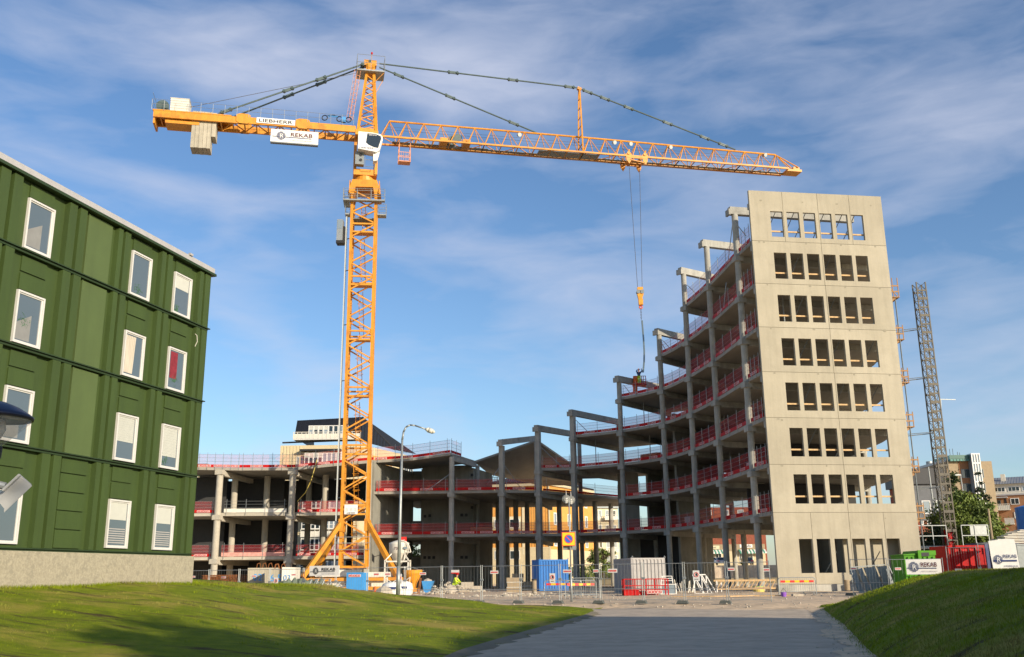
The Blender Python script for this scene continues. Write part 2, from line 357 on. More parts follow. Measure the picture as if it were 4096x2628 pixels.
grid(rd, rh, 15, len(rys)); structure('road', rd, M['asph'])
ve = MB(); vys = list(np.arange(4, 47, .5))
def vh(i, j):
    Y = vys[j]; o = .12*math.sin(Y*2.3)+.1*math.sin(Y*5.1+1); X = road_r(Y)+.35-(.95+o+.25*math.sin(Y*.7))*(1-i/3); return (X, Y, ground_h(X, Y)+.03+.012*i)
grid(ve, vh, 4, len(vys)); structure('verge', ve, M['sand'])
se = MB()
def sh_(i, j):
    Y = vys[j]; X = road_l(Y)+.12+(.38+.14*math.sin(Y*3.1)+.1*math.sin(Y*7.7))*i/2; return (X, Y, ground_h(X, Y)+(.10, .075, .022)[i])
grid(se, sh_, 3, len(vys)); structure('soil_edge', se, M['soil'])
far = MB(); far.box(-400, 500, 152, 158, .4, .62); far.box(-400, 500, 168, 176, .4, .6); structure('far_road', far, M['asph'], False)
nb = 58
def lh(i, j):
    w = 22*(i/(nb-1))-.35; t = j/63
    X0 = road_l(47)-w; Y = 3+(lawn_end(X0)-3)*t; X = road_l(Y)-w
    if j == 64: Y = lawn_end(X0)+.5; X = X0-0; return (road_l(Y)-w, Y, ground_h(X, Y)-.1)
    e = .0 if 0 < i else -.06
    return (X, Y, lawn_h(X, Y)+e+.03)
lw = MB(); grid(lw, lh, nb, 65); structure('lawn', lw, M['lawn'])
def mh(i, j):
    w = 26*(i/49)**1.4; Y = 3+j*.75; X = road_r(Y)+w; return (X, Y, mound_h(X, Y)+(0 if i else -.05))
mo = MB(); grid(mo, mh, 50, 63); structure('grass_bank', mo, M['lawn'])
def blades(name, fn, pts, hmin, hmax, wd, m, label):
    V = []; Fc = []; n = 0
    for (X, Y) in pts:
        z = fn(X, Y)+.0; k = rng.integers(2, 4)
        for _ in range(k):
            a = rng.uniform(0, 6.283); h = rng.uniform(hmin, hmax); x = X+rng.normal(0, .05); y = Y+rng.normal(0, .05); c, s = math.cos(a)*wd, math.sin(a)*wd
            lx, ly = rng.normal(0, .35*h), rng.normal(0, .35*h)
            V += [(x-c, y-s, z-.02), (x+c, y+s, z-.02), (x+lx, y+ly, z+h)]; Fc.append((n, n+1, n+2)); n += 3
    b = MB(); b.v = V; b.f = Fc; b.mi = [0]*len(Fc); o = b.build(name, m); tag(o, label, 'grass', None, 'stuff'); return o
pts = []
while len(pts) < 60000:
    Y = 14+(rng.random()**.75)*38; X = rng.uniform(-.56*Y-1, road_l(Y)+.40)
    if Y < lawn_end(X)-.05 and X > -13.9+.26*(Y-30.43)-.1: pts.append((X, Y))
blades('grass', lawn_h, pts, .015, .055, .008, M['blade'], 'short mown grass on the lawn left of the road')
pts = []
while len(pts) < 26000:
    Y = 12+rng.random()*36; X = road_r(Y)+rng.uniform(-.1, max(1.5, .56*Y-road_r(Y)+1.5))
    pts.append((X, Y))
blades('grass', mound_h, pts, .025, .08, .009, M['blade'], 'grass on the steep bank right of the road')
pts = []
for _ in range(420):
    cx_, cy_ = rng.uniform(-14, 4), rng.uniform(20, 48)
    if cx_ < road_l(cy_)-.3 and cy_ < lawn_end(cx_)-1 and cx_ > -13.6+.26*(cy_-30.43):
        for _k in range(7): pts.append((cx_+rng.normal(0, .09), cy_+rng.normal(0, .09)))
blades('weeds', lawn_h, pts, .05, .11, .014, M['blade'], 'scattered weed clumps in the lawn left of the road')
pts = []
for _ in range(2600):
    t = rng.uniform(-3, 6.9); pts.append((-13.9+.2526*t+abs(rng.normal(0, .10))+.05, 30.43+.9676*t))
for _ in range(2200):
    t = rng.random(); X = -12.6+t*4.4+rng.normal(0, .12); Y = lawn_end(X)-1.2+rng.normal(0, .8)-(1-t)*1.4; pts.append((X, Y))
blades('tall_grass', lawn_h, pts, .04, .16, .010, M['blade'], 'unmown taller grass along the green house wall and its corner')
# ================================================================== unfinished concrete building
ORDN = ['first', 'second', 'third', 'fourth', 'fifth', 'sixth', 'seventh', 'eighth', 'ninth', 'tenth', 'eleventh', 'twelfth']
CN = ['C3', 'C4', 'C5', 'C6', 'C7', 'C8', 'C9', 'C10', 'C11', 'W']
CP = {'C3': (-6.9, 107.7), 'C4': (-1.3, 107.5), 'C5': (2.8, 108.2), 'C6': (6.75, 107.7), 'C7': (11.75, 104.1), 'C8': (15.6, 98.9), 'C9': (17.35, 92.4),
      'C10': (18.35, 85.4), 'C11': (19.09, 76.9), 'W': (19.5, 73.55)}
RD = {'C3': (.23, .97), 'C4': (.38, .92), 'C5': (.49, .87), 'C6': (.57, .82), 'C7': (.62, .78), 'C8': (.68, .73), 'C9': (.80, .60), 'C10': (.93, .36), 'C11': (.975, .22), 'W': (.99, .145)}
for k in RD:
    l = math.hypot(*RD[k]); RD[k] = (RD[k][0]/l, RD[k][1]/l)
DEP = 11.3; DEPS = {'W': 11.3, 'C11': 13.4, 'C10': 16.5, 'C9': 15.5, 'C8': 13.0}
def zl(k): return 5.82+3.6*(k-1)
def catmull(P, n=6):
    out = []
    for i in range(len(P)-1):
        p0 = Vector(P[max(i-1, 0)]); p1 = Vector(P[i]); p2 = Vector(P[i+1]); p3 = Vector(P[min(i+2, len(P)-1)])
        for k in range(n):
            t = k/n; out.append(.5*((2*p1)+(p2-p0)*t+(2*p0-5*p1+4*p2-p3)*t*t+(-p0+3*p1-3*p2+p3)*t**3))
    out.append(Vector(P[-1])); return out
def back(c, d=None):
    d = DEPS.get(c, DEP) if d is None else d
    return (CP[c][0]+RD[c][0]*d, CP[c][1]+RD[c][1]*d)
ALL_IN = catmull([CP[c] for c in CN]); ALL_OUT = catmull([back(c) for c in CN])
def curve_in(a, b): return ALL_IN[CN.index(a)*6:CN.index(b)*6+1]
def curve_out(a, b): return ALL_OUT[CN.index(a)*6:CN.index(b)*6+1]
B = thing('unfinished_building', 'unfinished concrete office building with a curved stepped frame and a tall window wall', 'building', (2, 100, .4))
def slab_poly(pts, z, th=.3, name='floor_slab', m='soff'):
    mb = MB(); mb.slab([(p[0], p[1], z if len(p) < 3 or not isinstance(z, type(None)) and z is not None else p[2]) for p in pts], th); return mb.build(name, M[m], B)
STARTS = {1: 'C3', 2: 'C7', 3: 'C5', 4: 'C6', 5: 'C7', 6: 'C8', 7: 'C9'}
for k, st in STARTS.items():
    a = [(p.x, p.y) for p in curve_in(st, 'W')]; b = [(p.x, p.y) for p in curve_out(st, 'W')][::-1]
    slab_poly(a+b, zl(k)+.5)
# front columns with corbels and radial beams
FT = {'C3': 14.75, 'C4': 15.95, 'C5': 17.65, 'C6': 19.3, 'C7': 22.4, 'C8': 26.4, 'C9': 31.05, 'C10': 31.5, 'C11': 31.4}
LV = {'C3': [5.82, 10.56], 'C4': [5.82, 10.56], 'C5': [5.82, 10.56, zl(3)], 'C6': [5.82, zl(3), zl(4)], 'C7': [zl(i) for i in (1, 2, 3, 4, 5)], 'C8': [zl(i) for i in range(1, 7)],
      'C9': [zl(i) for i in range(1, 8)], 'C10': [zl(i) for i in range(1, 8)], 'C11': [zl(i) for i in range(1, 8)]}
BACKTOP = {'C3': 15.0, 'C4': 17.9, 'C5': 18.2, 'C6': 19.6, 'C7': 22.9, 'C8': 26.9, 'C9': 31.3, 'C10': 31.6, 'C11': 31.5}
def corbel(mb, x, y, z, rd, w=.74, h=.42):
    f = Fr((x, y, z), rd); mb.box(-w/2, w/2, -w/2, w/2, -h/2, h/2, f); mb.box(-w/2+.04, .34, -w/2+.06, w/2-.06, h/2, h/2+.07, f)
for c in CN[:-1]:
    x, y = CP[c]; mb = MB(); r = .29 if c in ('C3', 'C4', 'C5', 'C6') else .27
    if c in ('C4', 'C5', 'C6'):
        f = Fr((x, y, 0), RD[c]); mb.box(-.26, .26, -.26, .26, .2, FT[c], f)
    else: mb.tube((x, y, .2), (x, y, FT[c]), r, 16)
    for z in LV[c]: corbel(mb, x, y, z, RD[c])
    mb.build('column', M['conc'], B)
    bx, by = back(c, DEPS.get(c, DEP)-.5); mb = MB(); mb.tube((bx, by, .2), (bx, by, BACKTOP[c]), .26, 12); mb.build('column', M['conc'], B)
    for z in LV[c]:
        mb = MB(); f = Fr((x, y, z), RD[c]); mb.box(.38, DEPS.get(c, DEP)-.3, -.22, .22, -.3, .19, f); mb.build('beam', M['conc'], B)
    mb = MB(); zt, zb = FT[c], BACKTOP[c]; d = Vector((RD[c][0], RD[c][1], 0)); s = Vector((d.y, -d.x, 0)); p0 = Vector((x, y, 0))-d*.5; p1 = Vector((x, y, 0))+d*(DEP-.1)
    if c != 'C3':
        z0, z1 = zt+.002, zb+.002; hh = .66
        mb.hexa([p0-s*.24+Z*z0, p1-s*.24+Z*z1, p1+s*.24+Z*z1, p0+s*.24+Z*z0, p0-s*.24+Z*(z0+hh), p1-s*.24+Z*(z1+hh), p1+s*.24+Z*(z1+hh), p0+s*.24+Z*(z0+hh)])
        q0 = p0-d*.18; mb.hexa([q0-s*.34+Z*(z0-.1), p0+d*.0-s*.34+Z*(z0-.1), p0+s*.34+Z*(z0-.1), q0+s*.34+Z*(z0-.1), q0-s*.34+Z*(z0+.42), p0-s*.34+Z*(z0+.42), p0+s*.34+Z*(z0+.42), q0+s*.34+Z*(z0+.42)])
    if c != 'C3': mb.build('roof_beam', M['conc'], B)
# second row in the middle of the tall wing
for c in ('C7', 'C8', 'C9', 'C10', 'C11'):
    bx, by = back(c, 6.4); mb = MB(); mb.tube((bx, by, .2), (bx, by, zl(1)+.1), .27, 12); mb.build('column', M['conc'], B)
# core walls behind the tall wing
def wallseg(a, b, z0, z1, th=.25, name='core_wall', m='core'):
    mb = MB(); a = Vector((a[0], a[1])); b = Vector((b[0], b[1])); d = b-a; f = Fr((a.x, a.y, 0), (d.x, d.y)); mb.box(0, d.length, -th/2, th/2, z0, z1, f); return mb.build(name, M[m], B)
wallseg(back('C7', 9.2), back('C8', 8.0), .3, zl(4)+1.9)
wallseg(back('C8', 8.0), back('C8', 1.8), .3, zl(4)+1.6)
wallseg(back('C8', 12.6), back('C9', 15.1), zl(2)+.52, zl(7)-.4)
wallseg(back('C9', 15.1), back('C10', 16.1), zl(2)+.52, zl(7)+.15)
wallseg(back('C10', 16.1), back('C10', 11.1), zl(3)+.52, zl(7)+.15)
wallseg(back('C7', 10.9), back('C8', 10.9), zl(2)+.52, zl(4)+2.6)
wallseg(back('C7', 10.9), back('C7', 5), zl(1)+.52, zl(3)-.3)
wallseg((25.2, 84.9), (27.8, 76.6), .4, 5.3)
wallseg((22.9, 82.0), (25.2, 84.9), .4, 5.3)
wallseg(at(2478, 2100, 112)[:2], at(2560, 2100, 111)[:2], .3, zl(3)+.15, .25, 'core_wall', 'core'); wallseg(at(2560, 2100, 111)[:2], at(2745, 2100, 106)[:2], .3, zl(1)+.15, .25, 'core_wall', 'inner_shade')
wallseg((20.8, 86.4), (31.0, 88.3), zl(1)+.5, zl(2)+.1, .2, 'core_wall', 'inner_shade'); wallseg((20.8, 86.4), (31.5, 88.4), zl(2)+.5, zl(3)+.1, .2, 'core_wall', 'inner_shade')  # black walls added so the lower window openings stay dark
# gable piece above fourth level
gm = MB(); a = back('C7', 10.6); b = back('C8', 10.6)
gm.prism([(a[0], a[1], zl(4)+.55), (b[0], b[1], zl(4)+.55), (b[0], b[1], zl(5)-.1), (a[0]*.45+b[0]*.55, a[1]*.45+b[1]*.55, zl(5)-.1), (a[0], a[1], zl(4)+1.6)], (.15, .2, 0)); gm.build('core_wall', M['core'], B)
# ---- window wall
W0 = (19.44, 73.23); WD = (.9896, .1441); WF = Fr((W0[0], W0[1], 0), WD, (.1441, -.9896))
def wall_piece(t0, t1, z0, z1, ops):
    mb = MB(); g_ = .014; t0 += g_; t1 -= g_; z0 += g_; z1 -= g_; th = -.24
    cuts = [(max(a, t0), min(b, t1), lo, hi) for a, b, lo, hi in ops if b > t0+.03 and a < t1-.03]; cuts.sort(); cur = t0
    for a, b, lo, hi in cuts:
        if a > cur: mb.box(cur, a, th, 0, z0, z1, WF)
        mb.box(a, b, th, 0, z0, lo, WF); mb.box(a, b, th, 0, hi, z1, WF); cur = b
    if cur < t1: mb.box(cur, t1, th, 0, z0, z1, WF)
    return mb.build('wall_panel', M['wall'], B)
OPS = [(1.86, 2.93), (3.26, 4.34), (4.68, 5.74), (6.10, 7.15), (7.49, 8.55), (8.87, 9.93)]
J0 = 6.19
for k in range(7):
    z0 = J0+3.6*k; z1 = z0+(3.6 if k < 6 else 4.36); lo = z0+.66-.042*k; hi = lo+2.2; sh = -.022*k
    ops = [(a+sh, b+sh, lo, hi) for a, b in OPS]
    cut = [0, 6.0+sh, 11.59] if k < 6 else [0, 2.86, 5.90, 8.68, 11.59]
    for i in range(len(cut)-1): wall_piece(cut[i], cut[i+1], z0, z1, ops)
    for a, b, l_, h_ in ops:
        t = MB(); t.box(a-.04, b+.03, -.35, -.25, lo+.50, lo+.62, WF); t.build('timber_rail', M['wood'], B)
ops = [(a, b, 1.76 if i < 3 else .98, 4.24) for i, (a, b) in enumerate(OPS)]
for i, (a, b) in enumerate(((0, 2.96), (2.96, 6.0), (6.0, 8.82), (8.82, 11.59))): wall_piece(a, b, .95, J0, ops)
mb = MB(); mb.box(.05, 11.5, -.3, -.26, 1, 31.9, Fr((W0[0], W0[1]), WD, (.1441, -.9896)))
jb = MB()
for k in range(7): jb.box(.03, 11.56, -.2, -.035, J0+3.6*k-.03, J0+3.6*k+.03, WF)
jb.box(5.88, 6.02, -.2, -.035, 1, 31.9, WF) if False else None
jb.build('grout_joint', M['joint'], B)
fb = MB(); fb.box(-.02, 11.7, -.42, .06, .2, .94, WF); fb.build('foundation', M['conc'], B)
for k in range(1, 9):
    mb = MB(); mb.box(.12, 11.4, -.75, -.37, zl(k)-.32, zl(k)+.17, WF); mb.build('beam', M['conc'], B)
# concrete walls inside the ground floor, behind the wall openings
wallseg(WF.p(5.9, -1.15, 0)[:2], WF.p(10.6, -1.15, 0)[:2], .4, 5.2, .2, 'core_wall', 'wall'); wallseg(WF.p(2.6, -5.2, 0)[:2], WF.p(5.6, -5.2, 0)[:2], .4, 5.2, .2, 'core_wall', 'wall')
# back columns seen through the window wall and end posts
for k, t in enumerate((11.1,)):
    p = WF.p(t, -.62, 0); mb = MB(); mb.box(-.2, .2, -.2, .2, .4, 31.4, Fr((p.x, p.y, 0), WD)); mb.build('column', M['conc'], B)
# steel push-pull props
for k, (t, zb) in enumerate([(2.4, zl(7)+.5), (4.0, zl(7)+.5), (5.0, zl(7)+.5), (6.6, zl(7)+.5), (8.2, zl(7)+.5), (9.3, zl(7)+.5)]+[(t, zl(j)+.5) for j in (2, 3, 4, 5, 6) for t in (4.2, 6.9)]+[(9.8, zl(3)+.5), (9.8, zl(4)+.5), (4.9, .6), (8.4, .6)]):
    mb = MB(); a = WF.p(t, -.3, zb+2.7); b = WF.p(t-.7, -2.6, zb); mb.tube(a, b, .035, 6); mb.build('push_prop', M['steeld'], B)
def prop(a, b, r=.035):
    mb = MB(); mb.tube(a, b, r, 6); mb.build('push_prop', M['steel'], B)
prop(at(1800, 1895, 107.0), at(1705, 1965, 106)); prop(at(2165, 1790, 109), at(2262, 1880, 107.5)); prop(at(2020, 1865, 108), at(2085, 1955, 109)); prop(at(1998, 1870, 110), at(1950, 1935, 109))
prop(at(2303, 1680, 109), at(2365, 1740, 107.8)); prop(at(2650, 1360, 100), at(2690, 1405, 98)); prop(at(2749, 1140, 92.6), at(2790, 1180, 92)); prop(at(2953, 905, 77), at(2985, 945, 77.4)); prop(at(2932, 880, 78), at(2910, 1065, 83))
prop(at(2640, 1180+180, 99.4), at(2668, 1410, 98.6)); prop(at(2495, 1540, 104), at(2530, 1585, 104)); prop(at(2905, 1130, 80), at(2895, 1230, 80)); prop(at(2200, 1995, 112), at(2175, 1960+20, 110))
# ---- middle wing with core and folded roof
P2 = (-15.6, 107.7); DB = (-12.2, 118.2)
poly1 = [(-15.6, 107.8)]+[CP['C3'], CP['C4'], CP['C5']]
slab_poly([(-15.6, 107.75), (-6.9, 107.7), back('C3', 11.3), (-3, 131), (-13, 131)], zl(1)+.5)
slab_poly([back('C3', 11.3)]+[back(c, 11.32) for c in ('C4', 'C5', 'C6')]+[(15, 131), (-3, 131)], zl(1)+.5)
slab_poly([(-15.6, 107.75), CP['C3'], CP['C4'], CP['C5'], (13.3, 119.5), (15, 131), (-13, 131)], 11.06)
for z in (5.82, 10.56):
    for a, b in ((back('C4'), (5, 131)), (back('C5'), (9, 131))):
        mb = MB(); mb.beam((a[0], a[1], z), (b[0], b[1], z), .4, .44); mb.build('beam', M['conc'], B)
for (x, Y, zt) in ((1993, 121, 10.8), (2065, 119, 10.8), (2110, 121, 10.8), (2240, 120, 10.8), (2385, 122, 10.8), (2449, 126, 10.8), (2030, 129, 10.8), (2490, 128, 5.6)):
    p = at(x, 2200, Y); mb = MB(); mb.tube((p.x, p.y, .2), (p.x, p.y, zt), .3, 12); mb.build('column', M['conc'], B)
wallseg((-15.75, 107.6), at(1646, 2100, 119)[:2], .3, 14.3, .42)
for z0_, z1_ in ((.3, 4.2), (5.9, 8.4), (10.75, 14.4)): wallseg(at(1647, 2100, 118.6)[:2], at(1692, 2100, 118.6)[:2], z0_, z1_, .3)
mb = MB(); mb.box(-.3, .3, -.3, .3, .2, 14.2, Fr((-16.05, 107.4, 0), (1, .1))); mb.build('column', M['conc_lit'] if 'conc_lit' in M else M['wall'], B)
cA, cB, cC = at(1687, 2100, 117), at(1888, 2100, 117.2), at(1966, 2100, 124)
hm = MB(); wallseg(cA[:2], cB[:2], .3, 14.9); wallseg(cB[:2], cC[:2], .3, 14.6); wallseg(cA[:2], (cA.x+1.0, 126), .3, 14.5)
for (x, y) in ((1700, 2065), (1719, 2063), (1847, 2060), (1865, 2060), (1699, 2230), (1717, 2230), (1735, 2230), (1847, 2229), (1865, 2229), (1888, 1900), (1888, 2030)):
    p = at(x, y, 116.85); hm.box(p.x-.16, p.x+.16, p.y-.02, p.y+.05, p.z-.16, p.z+.16)
hm.build('recess_mark', M['dark'], B)  # flat dark plates stand in for the shade of small openings
def roof_plate(px, th=.28, name='roof_slab', m='soff'):
    P = [at(*q) for q in px]; c = P[0]
    mb = MB(); n = len(P); mb.slab(P, th); return mb.build(name, M[m], B)
dp = [at(1495, 1841, 107.9), at(1648, 1832, 107.9), at(1801, 1811, 107.7)]; bk = [(-4.69, 117.5, 15.5), (-12.6, 118.6, 14.9)]
m_ = MB()
for a, b in ((0, 1), (1, 2)):
    q0, q1 = dp[a], dp[b]; r0 = Vector(bk[1]).lerp(Vector(bk[0]), (0, .5, 1)[a]); r1 = Vector(bk[1]).lerp(Vector(bk[0]), (0, .5, 1)[b]); m_.slab([q0, q1, r1, r0], .28)
m_.build('roof_slab', M['soff'], B)
m_ = MB(); v_, r_, r2, v2 = Vector((-4.69, 117.5, 15.5)), Vector((2.95, 118.4, 18.15)), at(2160, 1935, 144), at(1960, 1892, 136)
m_.slab([v_, r_, r2], .25); m_.slab([v_, r2, v2], .25)
s_, s2 = at(2286, 1853, 125), at(2330, 1935, 146)
m_.slab([r_, s_, s2], .25); m_.slab([r_, s2, r2], .25); m_.build('roof_slab', M['soff'], B)
mb = MB(); mb.beam(Vector(CP['C3']+(14.6,))+Vector((0, 0, 0)), (-4.69, 117.4, 14.95), .45, .5); mb.build('beam', M['conc'], B)
# ---- low wing behind the crane (floors offset by half a storey)
DK = [at(x, y, Y) for x, y, Y in ((640, 1868, 106.5), (756, 1868, 107.2), (963, 1871, 107.6), (1175, 1870, 107.9), (1376, 1850, 107.9), (1494, 1840, 107.9))]
BK = [Vector((p.x*.97+1, p.y+12, p.z+.1)) for p in DK]
m_ = MB()
for i in range(len(DK)-1): m_.slab([DK[i], DK[i+1], BK[i+1], BK[i]], .3)
m_.build('roof_slab', M['soff'], B)
FRN = [(-41, 106.8), (-32.5, 107.2), (-24.5, 107.8), (-18.6, 107.9), (-16.4, 107.9)]
for z in (4.16, 8.86): slab_poly(FRN+[(-15, 119.5), (-41, 119.5)], z, .34, 'floor_slab', 'conc_lit')
for (x, y) in ((-40.4, 106.2), (-32.45, 106.75), (-24.55, 107.45)):
    mb = MB(); mb.tube((x, y, .2), (x, y, 13.35), .36, 16)
    for z in (3.62, 8.30, 13.2): corbel(mb, x, y, z, (0.12, .99), .88, .46)
    mb.build('column', M['conc_lit'], B)  # paler copy of the concrete, sunlight on this wing painted in
    for z in (3.6, 8.28, 13.2):
        m2 = MB(); m2.box(.5, 11.5, -.25, .25, -.3, .2, Fr((x, y, z), (.1, .99))); m2.build('beam', M['conc_lit'], B)
for (x, Y) in ((936, 112.5), (1066, 113.5), (1300, 113), (846, 114), (962, 118.5), (1110, 118.5), (1235, 118.5)):
    p = at(x, 2000, Y); mb = MB(); mb.tube((p.x, p.y, .2), (p.x, p.y, 13.5), .36, 12); mb.build('column', M['conc_lit'], B)
wallseg((-41, 119.3), (-26.5, 119.3), .3, 13.5, .3, 'back_wall', 'inner_shade')  # near-black colour paints the deep shade inside this wing
wallseg((-41, 113.2), (-33.5, 113.2), .3, 13.4, .2, 'back_wall', 'inner_shade'); wallseg((-33.5, 116.2), (-27.5, 116.2), .3, 13.4, .2, 'back_wall', 'inner_shade')
wallseg((-26.5, 119.3), (-26.5, 114.5), .3, 8.5, .3, 'back_wall', 'inner_shade')
wallseg((-21.8, 119.3), (-15, 119.3), 10.9, 13.6, .3, 'back_wall', 'inner_shade'); wallseg((-26.5, 119.3), (-21.8, 119.3), 10.9, 13.6, .3, 'back_wall', 'inner_shade')
wallseg((-26.5, 119.2), (-15, 119.2), .3, 2.0, .3, 'back_wall', 'inner_shade')
for xx in (-23.3, -20.0, -17.2): wallseg((xx-.35, 119.3), (xx+.35, 119.3), 2, 10.9, .3, 'back_wall', 'inner_shade')
wallseg((-26.5, 119.3), (-15, 119.3), 4.2, 5.4, .25, 'core_wall', 'core') if False else None

# ================================================================== red edge guardrails
def sticker_mesh():
    mb = MB(); mb.m = 0; mb.box(-.68, .68, -.012, 0, -.105, .105)
    mb.m = 1
    for i in range(5): mb.box(-.64+i*.26, -.64+i*.26+.235, -.018, -.012, -.085, .085)
    mb.m = 0
    for i, ch in enumerate('CRAMO'): mb.text(ch, (-.64+i*.26+.1175, -.022, -.062), (1, 0, 0), (0, 0, 1), .17, .01, 'CENTER')
    me = bpy.data.meshes.new('rental_sticker'); me.from_pydata(mb.v, [], mb.f); me.materials.append(M['white']); me.materials.append(M['red']); me.polygons.foreach_set('material_index', mb.mi); return me
STK = sticker_mesh()
GRP = 'red netted edge guardrails on the unfinished building'
def guard(P, label, h=1.2, net='net', board='red', posts=3, stick=(.3, .75), bh=.30, rails=3, postdrop=.25):
    """P: polyline of 3-D points on the slab edge"""
    P = [Vector(p) for p in P]; c = P[0]; r = thing('edge_guardrail', label, 'guardrail', tuple(c), 0, GRP)
    L = [0]
    for i in range(len(P)-1): L.append(L[-1]+(P[i+1]-P[i]).length)
    tot = L[-1]
    def pos(s):
        s = max(0, min(tot, s)); i = max(j for j in range(len(L)) if L[j] <= s+1e-9); i = min(i, len(P)-2); t = (s-L[i])/max(1e-6, L[i+1]-L[i]); return P[i].lerp(P[i+1], t), (P[i+1]-P[i]).normalized()
    bd = MB(); nt_ = MB(); rl = MB()
    for i in range(len(P)-1):
        a, b = P[i], P[i+1]; bd.beam(a+Z*(bh/2+.02), b+Z*(bh/2+.02), .03, bh)
        nt_.quad(a+Z*.3, b+Z*.3, b+Z*(h-.02), a+Z*(h-.02))
        for q in range(rails): rl.tube(a+Z*(h*(1-q*.27)), b+Z*(h*(1-q*.27)), .013, 4, caps=False)
    bd.build('toe_board', M[board], r); rl.build('rail', M['steel'], r)
    if net: nt_.build('netting', M[net], r)
    ex_ = [.04+.92*i/(posts-1) for i in range(posts)]
    for e in ex_:
        p, d = pos(e*tot); o = Vector((d.y, -d.x, 0)).normalized()
        if o.y > 0: o = -o
        pm = MB(); pm.tube(p+o*.05-Z*postdrop, p+o*.05+Z*(h+.22), .024, 5); pm.build('post', M['steel'], r)
    for e in stick:
        p, d = pos(e*tot); o = Vector((d.y, -d.x, 0)).normalized()
        if o.y > 0: o = -o
        s = link('rental_sticker', STK, r); q = p+o*.03+Z*(bh/2+.02)-c; s.location = q; s.rotation_euler.z = math.atan2(-o.x, -o.y)*-1
    return r
FL = {1: 'first', 2: 'second', 3: 'third', 4: 'fourth', 5: 'fifth', 6: 'sixth', 7: 'seventh'}
def colname(i):  # bay counted leftwards from the window wall
    return ORDN[i]
def bay(c0, c1, z):
    a = [(p.x, p.y) for p in curve_in(c0, c1)]; n = len(a)
    t = .34/ max(.1, (Vector(a[1])-Vector(a[0])).length)
    out = [Vector((q[0], q[1], z)) for q in a]; d0 = (out[1]-out[0]).normalized(); d1 = (out[-1]-out[-2]).normalized(); out[0] = out[0]+d0*.36; out[-1] = out[-1]-d1*.36
    return out
for k, st in STARTS.items():
    i0 = CN.index(st)
    for i in range(i0, 9):
        c0, c1 = CN[i], CN[i+1]; nb_ = 9-i
        if k == 2 and i < 4: continue
        if k >= 5 and i == 8: pass
        lab = f'red netted guardrail on {FL[k]} floor edge, {ORDN[nb_-1]} bay left of the window wall'
        top = (c0 == st and k in (3, 4, 5, 6, 7)) or (k == 7)
        guard(bay(c0, c1, zl(k)+.5), lab, net='netpale' if top else 'net', posts=4 if i > 3 else 3, stick=(.3, .72) if c1 != 'W' else (.5,), h=1.35 if i >= 6 else 1.2)
# level at the folded-roof wing
for a, b, lab in ((Vector((-15.3, 107.7, 0)), Vector((-7.25, 107.62, 0)), 'between the dividing wall and its right-hand round column'), (Vector((-6.5, 107.6, 0)), Vector((-1.65, 107.45, 0)), 'left of the first square column'), (Vector((-.95, 107.5, 0)), Vector((2.45, 108.05, 0)), 'between the two left square columns')):
    guard([a+Z*11.06, b+Z*11.06], 'red netted guardrail on upper middle-wing floor, '+lab, stick=(.2, .7) if lab[0] == 'b' and 'wall' in lab else (.45,), posts=4 if 'wall' in lab else 2)
guard([(-15.3, 107.7, 6.32), (-7.25, 107.62, 6.32)], 'red netted guardrail on first floor between the dividing wall and round column', stick=(.18, .42, .85), posts=4)
guard([(3.3, 108.8, 11.06), (8, 113.9, 11.06), (13.1, 119.2, 11.06)], 'low netted guardrail slanting away behind the square columns', net='netpale', posts=4, stick=(), bh=.22)
guard([(13.3, 130.5, 11.06), (0, 130.5, 11.06)], 'far netted guardrail on the rear edge of the middle wing', net='netpale', posts=6, stick=(), bh=.22)
g1 = guard([dp[0]+Vector((.1, -.02, .0)), dp[1], dp[2]], 'netted roof guardrail rising to the corner right of the street lamp', net='netpale', posts=5, stick=(.08, .42, .85), h=1.45)
guard([dp[2]+Vector((.05, .1, 0)), dp[2].lerp(Vector(bk[0]), .42)], 'short netted roof guardrail turning back from the raised roof corner', net='netpale', posts=3, stick=(), h=1.45)
guard([DK[3], DK[4], DK[5]], 'netted roof guardrail passing behind the crane mast', net='netpale', posts=5, stick=(.1, .37, .72), h=1.45)
guard([DK[2], DK[3]], 'netted roof guardrail between the crane lift rail and the left column', net='netpale', posts=6, stick=(.3, .75), h=1.45)
guard([DK[1], DK[2]], 'netted roof guardrail beside the green house corner', net='netpale', posts=7, stick=(.3, .6, .85), h=1.45)
for z, fl in ((4.16, 'lower'), (8.86, 'upper')):
    guard([(-35.8, 106.95, z), (-33.0, 107.1, z)], f'red guardrail on {fl} floor edge beside the green house', net='netpale', posts=2, stick=(.6,), h=1.25)
    guard([(-31.9, 107.15, z), (-25.1, 107.7, z)], f'pale boarded guardrail on {fl} floor between the two lit columns', net=None if z > 5 else 'netpale', board='redpale' if z < 5 else 'offw', posts=4, stick=(), h=1.25, bh=.42)
    guard([(-23.9, 107.75, z), (-16.5, 107.9, z)], f'red guardrail on {fl} floor behind the crane mast and lift rail', posts=4, stick=(.12, .42, .8), h=1.25)

